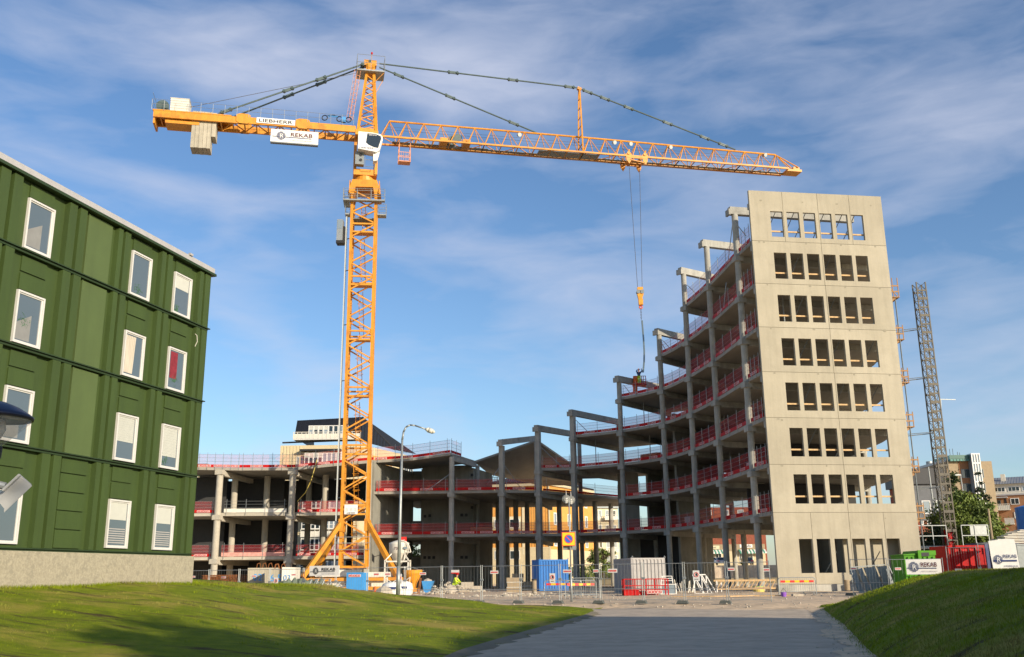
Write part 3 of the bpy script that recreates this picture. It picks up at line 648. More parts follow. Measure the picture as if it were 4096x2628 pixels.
# patched lifting points and pin holes on the window wall
pm_ = MB()
for k in range(7):
    for t in (1.0, 4.6, 7.6, 10.6):
        z = J0+3.6*k+3.6-.10; pm_.prism([WF.p(t+.10*math.cos(a*.7854)*(1+.3*math.sin(k+t)), .002, z+.07*math.sin(a*.7854)) for a in range(8)], WF.p(0, .004, 0)-WF.p(0, 0, 0))
for t, z, r_ in ((1.3, 13.2, .10), (10.6, 20.55, .16), (.6, 27.7, .08), (8.95, 5.75, .06), (3.0, 5.2, .05), (9.2, 2.6, .08)): pm_.prism([WF.p(t+r_*math.cos(a*.7854), .007, z+r_*.7*math.sin(a*.7854)) for a in range(8)], WF.p(0, .004, 0)-WF.p(0, 0, 0))
pm_.build('lifting_patch', mat('patch_mortar', (.27, .245, .18), .9, .15, 6), B)
# materials stored on the floors
def store(c0, c1, d, k, label, kind, z=None):
    a, b = Vector(CP[c0]), Vector(CP[c1]); m_ = (a+b)/2; r_ = Vector(RD[c0]); p = m_+r_*d; zz = (zl(k)+.5 if z is None else z); r = thing('material_stack', label, 'building material', (p.x, p.y, zz)); mb = MB(); f = Fr((p.x, p.y, zz), (b-a))
    if kind == 'boards':
        for q in range(6): mb.box(-1.2+.05*(q % 2), 1.2+.06*(q % 3), -.4, .4, .1+q*.12, .1+q*.12+.09, f)
        mb.build('boards', M['wood'], r); mb = MB(); mb.box(-1, -.8, -.4, .4, 0, .1, f); mb.box(.8, 1, -.4, .4, 0, .1, f); mb.build('bearers', M['wood'], r)
    else:
        mb.box(-.6, .6, -.45, .45, .14, 1.0, f); mb.build('wrapped_load', M['white'], r); mb = MB(); [mb.box(-.6, .6, y, y+.12, 0, .13, f) for y in (-.45, -.06, .33)]; mb.build('pallet', M['wood'], r)
store('C8', 'C9', 2.2, 4, 'timber board stack on fourth floor, fourth bay left of the window wall', 'boards'); store('C7', 'C8', 1.6, 3, 'timber board stack on third floor, fifth bay left of the window wall', 'boards')
store('C9', 'C10', 2.0, 6, 'white wrapped pallet on sixth floor, third bay left of the window wall', 'pallet'); store('C5', 'C6', 1.6, 3, 'timber board stack on third floor, seventh bay left of the window wall', 'boards'); store('C10', 'C11', 1.8, 2, 'white wrapped pallet on second floor, second bay left of the window wall', 'pallet')
store('C8', 'C9', 1.6, 1, 'white wrapped pallet on first floor, fourth bay left of the window wall', 'pallet'); store('C3', 'C4', 1.8, 1, 'timber board stack on first floor, ninth bay left of the window wall', 'boards')
for k, (c, d, lv) in enumerate((('C7', 3, 4), ('C8', 4, 4), ('C8', 3, 5), ('C9', 4, 5), ('C9', 3, 3), ('C10', 3, 4), ('C10', 3, 6), ('C11', 2.5, 5), ('C8', 4, 2), ('C9', 3.5, 2), ('C7', 4, 3), ('C6', 3, 3), ('C10', 4, 2))):
    x, y = back(c, d); mb = MB(); mb.tube((x+.9, y-1.1, zl(lv)+.5), (x+.9, y-1.1, zl(lv+1)+.2), .05, 6); mb.build('floor_prop', M['steel'], B)
# ================================================================== tower crane
MX, MY = -16.19, 98.92; JU = (.979, .203); JV = (-.203, .979)
J = Fr((MX, MY, 0), JU, JV)     # a along jib, b away from camera
CR = thing('tower_crane', 'tall yellow lattice tower crane with long jib above the unfinished building', 'crane', (MX, MY, .5))
XF = Fr((MX+.1, MY, 0), (.995, .10), (-.10, .995))
HW = 1.27
def mast_section(z0, z1, n=4, name='mast_section', ladder=True, hw=HW):
    mb = MB()
    for a in (-hw, hw):
        for b in (-hw, hw): mb.beam(XF.p(a, b, z0), XF.p(a, b, z1), .28)
    H = z1-z0
    for zz in (z0+.12, z0+H*.5) if n >= 4 else (z0+.12,):
        if zz > z0+.2: continue
        for s in (-1, 1):
            mb.beam(XF.p(-hw, s*hw, zz), XF.p(hw, s*hw, zz), .17); mb.beam(XF.p(s*hw, -hw, zz), XF.p(s*hw, hw, zz), .17)
    st = H/n
    for i in range(n):
        za, zb = z0+.2+i*st*.98, z0+.2+(i+1)*st*.98; lr = 1 if i % 2 else -1
        for s in (-1, 1):
            mb.beam(XF.p(-hw*lr, s*hw, za), XF.p(hw*lr, s*hw, zb), .14); mb.beam(XF.p(s*hw, -hw*lr*s, za), XF.p(s*hw, hw*lr*s, zb), .14)
    o = mb.build(name, M['yel'], CR)
    if ladder:
        p = MB(); p.box(-hw+.1, hw-.1, -hw+.2, .2, z0-.75, z0-.69, XF); p.beam(XF.p(-hw, -hw-.02, z0-.8), XF.p(hw, -hw-.02, z0-.8), .1, .18); p.build('rest_platform', M['yel'], o)
        l = MB(); lx = .15
        for s in (-.22, .22): l.tube(XF.p(lx+s, -.3, z0-.7), XF.p(lx+s-.3, .2, z1-1.2), .035, 5)
        for i in range(int(H/.45)):
            t = (i+.5)/(H/.45); a = XF.p(lx-.22, -.3, z0-.7).lerp(XF.p(lx-.52, .2, z1-1.2), t); b = XF.p(lx+.22, -.3, z0-.7).lerp(XF.p(lx-.08, .2, z1-1.2), t); l.tube(a, b, .02, 4)
        for i in range(5): l.ring(XF.p(lx-.05-i*.06, -.6+i*.1, z0+.8+i*.85), .36, .02, 10)
        l.build('ladder', M['yel'], o)
    return o
ZS = [2.7, 8.75, 14.77, 20.77, 26.78, 32.8, 38.75]
for i in range(6): mast_section(ZS[i], ZS[i+1])
mast_section(38.75, 42.6, 3)
# slewing unit
mb = MB()
mb.prism([XF.p(-1.75, -1.55, 42.3), XF.p(-1.35, -1.55, 43.9), XF.p(1.35, -1.55, 43.9), XF.p(1.8, -1.55, 42.3), XF.p(1.1, -1.55, 42.2), XF.p(.95, -1.55, 43.05), XF.p(-.95, -1.55, 43.05), XF.p(-1.1, -1.55, 42.2)], XF.p(0, 3.1, 0)-XF.p(0, 0, 0))
for a in (-1, 1): mb.prism([XF.p(a*1.55, -1.75, 42.3), XF.p(a*1.55, -1.35, 43.88), XF.p(a*1.55, 1.35, 43.88), XF.p(a*1.55, 1.75, 42.3)], XF.p(a*.08, 0, 0)-XF.p(0, 0, 0))
mb.lathe(J.p(0, 0, 43.9), [(1.25, 0), (1.25, .35), (1.1, .4), (1.1, .7)], 20)
mb.box(-1.25, 1.25, -1.15, 1.15, 44.62, 45.3, J); mb.box(1.0, 1.32, -1.3, 1.3, 44.7, 49.4, J); mb.box(-1.25, -.95, -.2, 1.3, 44.7, 49.4, J); mb.box(-1.2, 1.3, -1.3, 1.3, 49.35, 49.95, J)
mb.build('slewing_unit', M['yel'], CR)
def deck(z, a0, a1, b0, b1, fr, h=1.1, name='service_platform', side=None):
    mb = MB(); mb.box(a0, a1, b0, b1, z-.06, z, fr)
    C = [(a0, b0), (a1, b0), (a1, b1), (a0, b1)]
    for i in range(4):
        (xa, ya), (xb, yb) = C[i], C[(i+1) % 4]
        for hh in (h, h*.5): mb.tube(fr.p(xa, ya, z+hh), fr.p(xb, yb, z+hh), .028, 5)
        mb.beam(fr.p(xa, ya, z+.03), fr.p(xb, yb, z+.03), .03, .10)
        n = max(1, round(math.hypot(xb-xa, yb-ya)/1.6))
        for k in range(n): t = k/n; mb.tube(fr.p(xa+(xb-xa)*t, ya+(yb-ya)*t, z), fr.p(xa+(xb-xa)*t, ya+(yb-ya)*t, z+h), .03, 5)
    return mb.build(name, M['steel'], CR)
deck(41.35, -2.2, 2.25, -2.0, -1.45, XF, 1.3); deck(41.3, -2.2, -1.6, -1.4, .2, XF, 1.2); deck(39.9, 1.5, 2.4, -1.5, -.5, XF, 1.2); deck(40.0, -2.0, -1.46, -1.2, -.3, XF, 1.1)
mb = MB(); mb.box(-1.1, 1.1, -1.1, 1.1, 39.5, 39.6, XF); mb.build('rest_platform', M['steeld'], CR)
mb = MB(); mb.box(-1.15, -.2, -1.95, -1.2, 45.5, 47.0, J); mb.build('electrical_cabinet', M['steeld'], CR)
mb = MB()
for zz in (46.6, 46.0): mb.tube(J.p(-.55, -1.97, zz), J.p(-.55, -2.03, zz), .16, 12)
mb.build('fan', M['dark'], CR)
mb = MB()
for a, b in ((-.1, 1.0),):
    for zz in (45.3, 46.1, 46.9): mb.tube(J.p(a, -1.9, zz), J.p(b, -1.9, zz), .03, 5)
    for x in (a, b): mb.tube(J.p(x, -1.9, 45.3), J.p(x, -1.9, 46.9), .03, 5)
mb.build('service_railing', M['steel'], CR)
# cab
cab_ = MB(); prof = [(-.92, 49.0), (.6, 48.98), (1.45, 48.85), (1.72, 48.55), (1.72, 48.2), (1.38, 46.95), (1.1, 46.72), (-.92, 46.98)]
cab_.prism([J.p(a, -2.75, z) for a, z in prof], J.p(0, 1.35, 0)-J.p(0, 0, 0)); co = cab_.build('cab', M['white'], CR)
w = MB(); w.prism([J.p(a, -2.77, z) for a, z in ((.05, 48.85), (.9, 48.85), (1.5, 48.62), (1.55, 48.3), (1.25, 47.2), (.8, 47.25), (.2, 47.5), (-.08, 47.75))], J.p(0, .015, 0)-J.p(0, 0, 0)); w.build('cab_window', M['glassd'], co)
t = MB(); t.text('LIEBHERR', J.p(-.8, -2.765, 47.02), (JU[0], JU[1], 0), Z, .26, .01, fit=1.6); t.text('Litronic', J.p(.2, -2.785, 48.62), (JU[0], JU[1], 0), Z, .22, .015); o_ = t.build('lettering', M['navy'], co)
t = MB(); t.text('Litronic', J.p(.2, -2.79, 48.62), (JU[0], JU[1], 0), Z, .24, .01, fit=.85); t.build('lettering', M['white'], co)
mb = MB(); mb.prism([J.p(a, -2.4, z) for a, z in ((.75, 46.75), (1.45, 46.9), (1.2, 45.9), (.8, 45.8))], J.p(0, .9, 0)-J.p(0, 0, 0)); mb.build('cab_step', M['white'], CR)
# A-frame head
mb = MB(); b0, b1 = 49.9, 58.6
def leg(t, a0, a1): return a0+(a1-a0)*t
FA = lambda t: (leg(t, -.95, .0), leg(t, 1.1, .62)); FB = lambda t: leg(t, 1.15, .34)
for s in (-1, 1):
    for q in (0, 1): mb.beam(J.p(FA(0)[q], s*FB(0), b0), J.p(FA(1)[q], s*FB(1), b1), .25 if q == 0 else .30)
    n = 12
    for i in range(n):
        t0, t1 = i/n, (i+1)/n; q = i % 2; mb.beam(J.p(FA(t0)[q], s*FB(t0), leg(t0, b0, b1)), J.p(FA(t1)[1-q], s*FB(t1), leg(t1, b0, b1)), .10)
for q in (0, 1):
    for i in range(9):
        t0, t1 = i/9, (i+1)/9; k = 1 if i % 2 else -1; mb.beam(J.p(FA(t0)[q], k*FB(t0), leg(t0, b0, b1)), J.p(FA(t1)[q], -k*FB(t1), leg(t1, b0, b1)), .09)
mb.box(-.45, .95, -.4, .4, 58.5, 59.15, J); mb.box(-.1, .6, -.42, .42, 57.3, 58.5, J); mb.box(-.95, 1.2, -1.15, 1.15, 49.9, 50.25, J)
mb.build('mast_head', M['yel'], CR)
deck(57.45, -1.25, 1.85, -1.1, 1.1, J, 1.9, 'head_platform')
mb = MB(); mb.beam(J.p(.85, -.9, 56.2), J.p(1.8, -.9, 57.4), .05); mb.beam(J.p(.85, .9, 55.4), J.p(1.8, .9, 57.4), .05); mb.tube(J.p(.35, 0, 59.1), J.p(.4, 0, 60.1), .03, 5); mb.build('bracket', M['yel'], CR)
mb = MB(); mb.lathe(J.p(.4, 0, 60.1), [(.08, 0), (.12, .1), (.1, .25), (.02, .3)], 8); mb.build('warning_lamp', M['red'], CR)
l = MB()
la0, la1 = J.p(-1.75, -.3, 51.5), J.p(-1.05, -.3, 57.5)
for s in (-.2, .2): l.tube(la0+Vector((s, 0, 0)), la1+Vector((s, 0, 0)), .03, 5)
for s in (0, .35, -.35): l.tube(la0+Vector((s-.0, -.62, 0)), la1+Vector((s, -.62, 0)), .018, 4)
for i in range(14): q = la0.lerp(la1, i/14); l.tube(q+Vector((-.2, 0, 0)), q+Vector((.2, 0, 0)), .018, 4)
for i in range(9): l.ring(la0.lerp(la1, i/8)+Vector((0, -.32, 0)), .36, .022, 12)
l.build('caged_ladder', mat('pale_orange_paint', (.75, .33, .16), .5), CR)
# jib
def jnodes(s0, s1, n): return [s0+(s1-s0)*i/n for i in range(n+1)]
HB = 1.05; ZB_, ZT_ = 49.46, 51.88
def jib_part(s0, s1, n, first=False, last=False):
    mb = MB(); S = jnodes(s0, s1, n); tops = [(S[i]+S[i+1])/2 for i in range(n)]
    zt = lambda s: ZT_-.25*max(0, (s-22)/30)
    mb.tube(J.p(tops[0] if first else s0, 0, zt(s0)), J.p(tops[-1] if last else s1, 0, zt(s1)), .115, 8)
    for b in (-HB, HB): mb.beam(J.p(s0, b, ZB_), J.p(s1, b, ZB_), .19, .19)
    for i, tp in enumerate(tops):
        for b in (-HB, HB):
            mb.tube(J.p(S[i], b, ZB_), J.p(tp, 0, zt(tp)), .062, 5); mb.tube(J.p(tp, 0, zt(tp)), J.p(S[i+1], b, ZB_), .048, 5)
    for i, s in enumerate(S):
        mb.beam(J.p(s, -HB, ZB_), J.p(s, HB, ZB_), .09)
        if i < n: k = 1 if i % 2 else -1; mb.beam(J.p(s, k*HB, ZB_), J.p(S[i+1], -k*HB, ZB_), .07)
    if last: mb.tube(J.p(tops[-1], 0, zt(s1)), J.p(s1+1.6, -.5, ZB_+.5), .07, 6); mb.tube(J.p(tops[-1], 0, zt(s1)), J.p(s1+1.6, .5, ZB_+.5), .07, 6); mb.box(s1, s1+1.9, -.75, .75, ZB_-.15, ZB_+.12, J); mb.box(s1+1.0, s1+1.8, -.4, .4, ZB_+.1, ZB_+.6, J)
    if first: mb.beam(J.p(1.0, -HB, ZB_+.1), J.p(s0, -HB, ZB_), .2); mb.beam(J.p(1.0, HB, ZB_+.1), J.p(s0, HB, ZB_), .2)
    return mb.build('jib_section', M['yel'], CR)
jib_part(1.6, 13.36, 6, True); jib_part(13.36, 25.1, 6); jib_part(25.1, 36.9, 6); jib_part(36.9, 44.7, 4); jib_part(44.7, 50.9, 3, last=True)
mb = MB(); mb.box(3, 14, .15, .85, ZB_+.04, ZB_+.07, J); mb.box(14, 51, .35, .85, ZB_+.04, ZB_+.07, J); mb.box(19.8, 27.0, -.7, .8, ZB_-.02, ZB_+.02, J); mb.build('jib_walkway', M['steeld'], CR)
mb = MB(); mb.tube(J.p(9.7, -.4, 49.95), J.p(9.7, .4, 49.95), .55, 14); mb.tube(J.p(10.4, -.35, 50.4), J.p(10.4, -.3, 50.4), .45, 14); mb.build('trolley_winch', M['bar'], CR)
for a_ in (8.3, 10.9): mb = MB(); mb.box(a_, a_+.85, -.9, .6, ZB_-.1, ZB_+.52, J); mb.build('winch_frame', M['yel'], CR)
for s in (17.5, 31, 36.0, 48.2, 29): mb = MB(); mb.tube(J.p(s, 0, 51.75), J.p(s, 0, 51.4), .05); mb.tube(J.p(s, -.0, 51.45), J.p(s+.1, -.5, 51.3), .16, 10, .24); mb.build('floodlight', M['steel'], CR)
mb = MB(); mb.beam(J.p(25.0, -HB, ZB_+.1), J.p(25.05, -.2, 58.0), .17, .24); mb.beam(J.p(25.0, HB, ZB_+.1), J.p(25.05, .2, 58.0), .17, .24)
for i in range(7): t = i/7; mb.beam(J.p(25, -HB+(HB-.2)*t, ZB_+t*8.5), J.p(25, HB-(HB-.2)*t, ZB_+t*8.5), .08)
mb.beam(J.p(25, 0, 58), J.p(25.1, 0, 58.3), .4, .5); mb.build('jib_post', M['yel'], CR)
def tie(a, b, r, coup, name='tie_bar'):
    mb = MB(); mb.tube(a, b, r, 8); d = (b-a).normalized()
    for t in coup: c = a.lerp(b, t); mb.beam(c-d*.55, c+d*.55, r*1.6, r*3.4); mb.tube(c-d*.5-Vector((0, .2, 0)), c-d*.5+Vector((0, .2, 0)), r*1.7, 8); mb.tube(c+d*.5-Vector((0, .2, 0)), c+d*.5+Vector((0, .2, 0)), r*1.7, 8)
    return mb.build(name, M['bar'], CR)
tie(J.p(1.3, -.12, 58.95), J.p(25.0, -.12, 58.2), .088, (.36, .66, .95)); tie(J.p(25.1, 0, 58.2), J.p(44.6, 0, 51.9), .088, (.05, .16, .31, .56, .80, .92))
tie(J.p(1.3, .12, 58.6), J.p(20.0, .1, 51.9), .088, (.12, .44, .84))
for b in (-1.0, 1.0): tie(J.p(.1, b*.3, 58.9), J.p(-15.9, b, 50.6), .095, (.33, .55, .95, .02))
mb = MB(); mb.tube(J.p(-.6, .05, 57.8), J.p(-19.0, 0, 51.6), .03, 5); mb.tube(J.p(8, 0, 49.3), J.p(31, 0, 48.75), .025, 5); mb.tube(J.p(32.4, 0, 48.9), J.p(51, 0, 49.2), .025, 5)
for s in (-.35, .35): mb.tube(J.p(2, s, 51.0), J.p(50, s, 50.9), .018, 4)
mb.build('wire_rope', M['rope'], CR)
# counter-jib
mb = MB()
for b in (-1.15, 1.15):
    mb.box(-22.5, -13.4, b-.12, b+.12, 49.55, 50.3, J); mb.box(-13.4, -1.2, b-.12, b+.12, 49.6, 50.35, J)
    for (s0, z1) in ((-13.9, 50.55), (-7.6, 50.5)): mb.prism([J.p(s0+x, b-.18, z1+zz) for x, zz in ((-.1, 0), (.25, .15), (1.1, .15), (1.4, 0), (1.4, -.75), (1.1, -1.0), (.25, -1.0), (-.1, -.75))], J.p(0, .36, 0)-J.p(0, 0, 0))
for i in range(17):
    s = -21.8+i*1.24; mb.beam(J.p(s, -1.05, 49.75), J.p(s, 1.05, 49.75), .12, .3)
    if i % 2 == 0 and i < 16: mb.beam(J.p(s, -1.05, 49.7), J.p(s+1.24, 1.05, 49.7), .09)
    elif i < 16: mb.beam(J.p(s, 1.05, 49.7), J.p(s+1.24, -1.05, 49.7), .09)
mb.box(-22.6, -14.5, -1.3, 1.3, 50.3, 50.42, J); mb.box(-22.5, -22.3, -1.1, 1.1, 48.9, 50.2, J); mb.box(-21.3, -17.8, -.95, .95, 49.1, 49.5, J)
mb.build('counter_jib', M['yel'], CR)
mb = MB()
for b in (-1.35, 1.35):
    for hh in (1.15, .6): mb.tube(J.p(-22.7, b, 50.4+hh), J.p(-1.5, b, 50.3+hh), .02, 4)
    for i in range(18): s = -22.7+i*1.25; mb.tube(J.p(s, b, 50.3), J.p(s, b, 51.5), .022, 4)
for hh in (1.15, .6, 1.9): mb.tube(J.p(-22.7, -1.35, 50.4+hh), J.p(-22.7, 1.35, 50.4+hh), .022, 4)
mb.build('counter_jib_railing', M['steel'], CR)
M['cwt'] = mat('cast_ballast_concrete', (.42, .38, .29), .9, .12, 2, .2, 14, tone=.12, streak=.2)
for i in range(5):
    mb = MB(); s = -18.55+i*.41; mb.box(s, s+.385, -.9, .9, 46.5+.02*(i % 2), 50.75, J); mb.build('counterweight', M['cwt'], CR)
mb = MB(); mb.box(-16.48, -16.05, -.9, .9, 47.9, 50.7, J); mb.build('counterweight', M['cwt'], CR)
mb = MB(); mb.box(-20.9, -19.0, -1.0, .9, 50.5, 52.0, J); mb.box(-20.95, -18.95, -1.05, .95, 52.0, 52.05, J); mb.build('hoist_cabinet', M['offw'], CR)
mb = MB(); mb.tube(J.p(-21.7, -.8, 51.05), J.p(-21.7, .8, 51.05), .5, 16); mb.tube(J.p(-21.7, -.9, 51.05), J.p(-21.7, -.82, 51.05), .68, 16); mb.box(-22.1, -21.0, -.9, .9, 50.45, 50.8, J); mb.build('hoist_winch', M['bar'], CR)
mb = MB(); mb.m = 0; mb.box(-11.85, -7.75, -1.36, -1.33, 49.75, 50.38, J); mb.m = 1; mb.text('LIEBHERR', J.p(-11.62, -1.38, 49.87), (JU[0], JU[1], 0), Z, .55, .012, fit=3.6); mb.build('maker_sign', [M['white'], M['dark']], CR)
mb = MB()
for s in (-4.6, -3.0, -2.0): mb.ring(J.p(s, -1.1, 51.1), .3, .06, 12, (0, 1, 0))
mb.path([J.p(-4.3, -1.1, 51.4), J.p(-3.6, -1.1, 51.5), J.p(-3.1, -1.1, 51.35)], .05); mb.build('hose_reel', M['dark'], CR)
mb = MB(); mb.box(-2.8, -2.3, -1.3, -.9, 50.75, 51.3, J); mb.box(-4.2, -3.2, -1.15, -1.05, 51.3, 51.42, J); mb.build('compressor', M['blue2'], CR)
# trolley, ropes and hook
mb = MB()
for s in (30.5, 32.5):
    for b in (-1.15, 1.15): mb.prism([J.p(s+x, b, z) for x, z in ((-.35, 49.7), (.35, 49.7), (.3, 48.9), (.05, 48.45), (-.25, 48.9))], J.p(0, .1, 0)-J.p(0, 0, 0)); mb.tube(J.p(s, b-.1, 49.75), J.p(s, b+.15, 49.75), .2, 10); mb.beam(J.p(s, b, 49.7), J.p(s+.1, b, 50.2), .18)
for b in (-1.1, 1.1): mb.beam(J.p(30.3, b, 49.25), J.p(32.8, b, 49.25), .16)
for s in (30.6, 31.1, 32, 32.6): mb.beam(J.p(s, -1.1, 49.15), J.p(s, 1.1, 49.15), .14)
mb.beam(J.p(30.6, -1.1, 49.0), J.p(32.5, -1.1, 48.7), .1); mb.build('trolley', M['yel'], CR)
hk = J.p(31.55, 0, 0); TOPH = at(2549, 1150, hk.y).z
def hx(dx, z): return Vector((hk.x+dx, hk.y, z))
mb = MB()
for a, b in ((-.62, -.26), (.62, .26)): mb.tube(hx(a, 48.9), hx(b, TOPH-.1), .028, 4)
mb.build('hoist_rope', M['rope'], CR)
mb = MB(); s = TOPH
mb.prism([hx(x, s+z)-Vector((0, .22, 0)) for x, z in ((-.30, 0), (.32, 0), (.36, -.9), (.2, -1.3), (.28, -1.5), (.26, -2.1), (-.22, -2.1), (-.24, -1.35), (-.36, -.8))], (0, .44, 0)); hb = mb.build('hook_block', M['hopper'], CR)
mb = MB()
for x in (-.2, .2): mb.tube(hx(x, s-.55)-Vector((0, .30, 0)), hx(x, s-.55)+Vector((0, .30, 0)), .24, 14)
mb.build('sheave', M['steeld'], hb)
mb = MB(); mb.ring(hx(0, s-2.35), .17, .06, 12, (0, 1, 0)); mb.tube(hx(0, s-2.1), hx(0, s-2.3), .06); mb.build('hook', M['orange'], hb)
ZW = at(2551, 1492, hk.y).z
mb = MB()
for i in range(8): mb.ring(hx(0, s-2.62-i*.16), .075, .022, 8, (1, 0, 0) if i % 2 else (0, 1, 0))
mb.build('chain', M['rope'], CR)
mb = MB(); pp = [hx(.02, s-3.9), hx(.1, s-6), hx(.12, s-7.5), hx(.05, ZW+1.3), hx(-.12, ZW+.05)]; mb.path(pp, .05, 6); mb.path([q+Vector((.1, 0, 0)) for q in pp], .04, 6); mb.build('lifting_sling', M['bar'], CR)
# climbing lift rail
M['blind0'] = mat('pale_grey_metal', (.52, .54, .50), .5, .06, 3)
PR = Vector((-17.82, 97.9, 0))
mb = MB(); mb.beam(PR+Z*2.2, PR+Z*39.8, .16, .16); mb.build('lift_rail', M['blind0'], CR)
mb = MB()
for z in (9.6, 15.6, 21.6, 27.6, 33.6, 37.2): mb.beam(PR+Z*z, XF.p(-HW, -HW, z), .08)
mb.build('rail_bracket', M['steeld'], CR)
mb = MB(); mb.box(PR.x-.95, PR.x-.32, PR.y-.55, PR.y+.35, 36.9, 39.3); lc = mb.build('lift_cage', M['steel'], CR)
mb = MB(); mb.box(PR.x-.9, PR.x-.37, PR.y-.57, PR.y-.55, 38.2, 39.2); mb.build('cage_window', M['glassl'], lc)
mb = MB(); mb.box(PR.x-.98, PR.x-.2, PR.y-.6, PR.y+.4, 36.6, 36.9); mb.box(PR.x-.3, PR.x-.12, PR.y-.3, PR.y+.3, 36.7, 38.6); mb.build('cage_base', M['dark'], lc)
mb = MB(); p = at(1377, 2057, 97.3); q = at(1431, 2018, 97.3); mb.m = 0; mb.box(p.x, q.x, 97.3, 97.34, p.z, q.z); mb.m = 1
mb.text('LIEBHERR', (p.x+.22, 97.28, p.z+.06), (1, 0, 0), Z, .17, .015, sx=1.2)
for r_ in range(4):
    for c_ in range(3): mb.box(p.x+.12+c_*.42, p.x+.36+c_*.42, 97.285, 97.3, p.z+.3+r_*.09, p.z+.315+r_*.09)
mb.text('SITE RULES' if False else '', (0, 0, 0), (1, 0, 0), Z, .1) if False else None
mb.build('load_chart_sign', [M['white'], M['dark']], CR)
mb = MB()
for hh in (0, .62, 1.2): mb.tube(XF.p(-1.75, -1.75, 4.5+hh), XF.p(1.65, -1.75, 4.5+hh), .035, 5)
for a in (-1.75, 1.65): mb.tube(XF.p(a, -1.75, 4.5), XF.p(a, -1.75, 5.7), .035, 5)
mb.build('base_railing', M['steel'], CR)
# undercarriage
for sx in (-1, 1):
    for sy in (-1, 1):
        mb = MB(); a = XF.p(sx*HW, sy*HW, 7.2); b = XF.p(sx*(4.55 if sx < 0 else 4.35), sy*3.9, 1.9); mb.beam(a, b, .36, .42); mb.beam(a+Z*.3, a-Z*.9, .5, .5); mb.build('support_leg', M['yel'], CR)
mb = MB()
for sy in (-1, 1): mb.beam(XF.p(-5.0, sy*3.9, 1.65), XF.p(4.9, sy*3.9, 1.65), .4, .3); mb.beam(XF.p(-5.0, sy*3.9, .75), XF.p(4.9, sy*3.9, .75), .4, .3)
for sx in (-1, 1): mb.beam(XF.p(sx*4.5, -4, 1.2), XF.p(sx*4.5, 4, 1.2), .4, .5)
mb.beam(XF.p(-HW, -HW, 2.8), XF.p(HW, HW, 2.8), .3); mb.build('base_frame', M['yel'], CR)
for (a0, a1, z0, z1) in ((-3.2, 3.4, .95, 1.5), (-3.4, .9, 1.9, 2.55), (1.0, 4.5, 1.85, 2.3)):
    mb = MB(); mb.box(a0, a1, -3.6, -2.6, z0, z1, XF); mb.build('ballast_block', M['offw'], CR)
# company emblem: striped disc with a letter, drawn in the plane (ex, up)
def emblem(mb, c, ex, rad, mi, wi, off):
    c = Vector(c); ex = Vector(ex).normalized(); n = Vector((ex.y, -ex.x, 0)); mb.m = mi
    for i in range(-4, 5):
        z = i*rad*.235
        if abs(z) > rad: continue
        hw = math.sqrt(max(0, rad*rad-z*z)); hh = rad*.06
        g0 = 0
        for s in (-1, 1):
            if hw > g0+.02: a = c+ex*(s*g0)+Z*z+n*off; b = c+ex*(s*hw)+Z*z+n*off; mb.beam(a, b, .012, hh*2)
    mb.m = wi
    mb.text('R', c-ex*rad*.36-Z*rad*.52+n*(off+.012), ex, Z, rad*1.45, .0)
def banner_art(mb, fr, a0, z0, w, h, off, sub='A PART OF LEMMINKÄINEN', lay='wide'):
    ex = fr.ex; n = Vector((ex.y, -ex.x, 0)); s = 1 if n.dot(fr.ey) > 0 else -1
    P = lambda a, z: fr.p(a0+a*w, off, z0+z*h)
    if lay == 'wide':
        emblem(mb, P(.22, .50), ex, h*.33, 1, 0, .012)
        mb.m = 1; mb.beam(P(.03, .42)+n*.01, P(.86, .40)+n*.01, .012, h*.05); mb.m = 2; mb.text('REKAB', P(.41, .50)+n*.02, ex, Z, h*.42, .012, fit=w*.47); mb.m = 3; mb.text(sub, P(.41, .15)+n*.02, ex, Z, h*.13, .0, fit=w*.46)
    else:
        emblem(mb, P(.25, .38), ex, w*.17, 1, 0, .012); mb.m = 1; mb.beam(P(.08, .34)+n*.01, P(.92, .34)+n*.01, .012, h*.05); mb.m = 2; mb.text('REKAB', P(.43, .42)+n*.02, ex, Z, w*.19, .01, fit=w*.50)
        mb.text('ENTREPRENAD AB', P(.43, .16)+n*.02, ex, Z, w*.085, .004, fit=w*.5)
M['subt'] = mat('grey_lettering', (.33, .30, .30), .7)
bn = thing('crane_banner', 'white company banner with striped emblem hanging below the crane counter jib', 'banner', tuple(J.p(-7.7, -1.6, 47.4)))
mb = MB(); mb.box(-10.24, -5.2, -1.78, -1.4, 47.5, 48.95, J); banner_art(mb, J, -10.24, 47.5, 5.04, 1.45, -1.80); mb.build('banner_board', [M['white'], M['navy'], M['maroon'], M['subt']], bn)
mb = MB(); mb.box(-10.24, -5.2, -1.8, -1.35, 47.38, 47.49, J)
for s in (-10.0, -5.4): mb.tube(J.p(s, -1.6, 48.95), J.p(s, -1.25, 49.7), .02, 4)
mb.build('banner_frame', M['steeld'], bn)
kb = thing('maintenance_basket', 'small orange mesh basket hanging under the crane jib near the cab', 'basket', tuple(J.p(4.4, 0, 47.2)))
mb = MB()
for (a, b) in ((3.7, -.5), (5.0, -.5), (5.0, .5), (3.7, .5)): mb.beam(J.p(a, b, 46.9), J.p(a*.94+.28, b, 49.4), .06)
for z in (46.9, 47.4, 48.0):
    C = [J.p(3.7, -.5, z), J.p(5.0, -.5, z), J.p(5.0, .5, z), J.p(3.7, .5, z)]
    for i in range(4): mb.beam(C[i], C[(i+1) % 4], .05)
mb.box(3.7, 5.0, -.5, .5, 46.86, 46.9, J)
for i in range(1, 5): mb.tube(J.p(3.7+i*.26, -.5, 46.9), J.p(3.7+i*.26, -.5, 48.0), .015, 4)
mb.build('basket_frame', bpy.data.materials['pale_orange_paint'], kb)

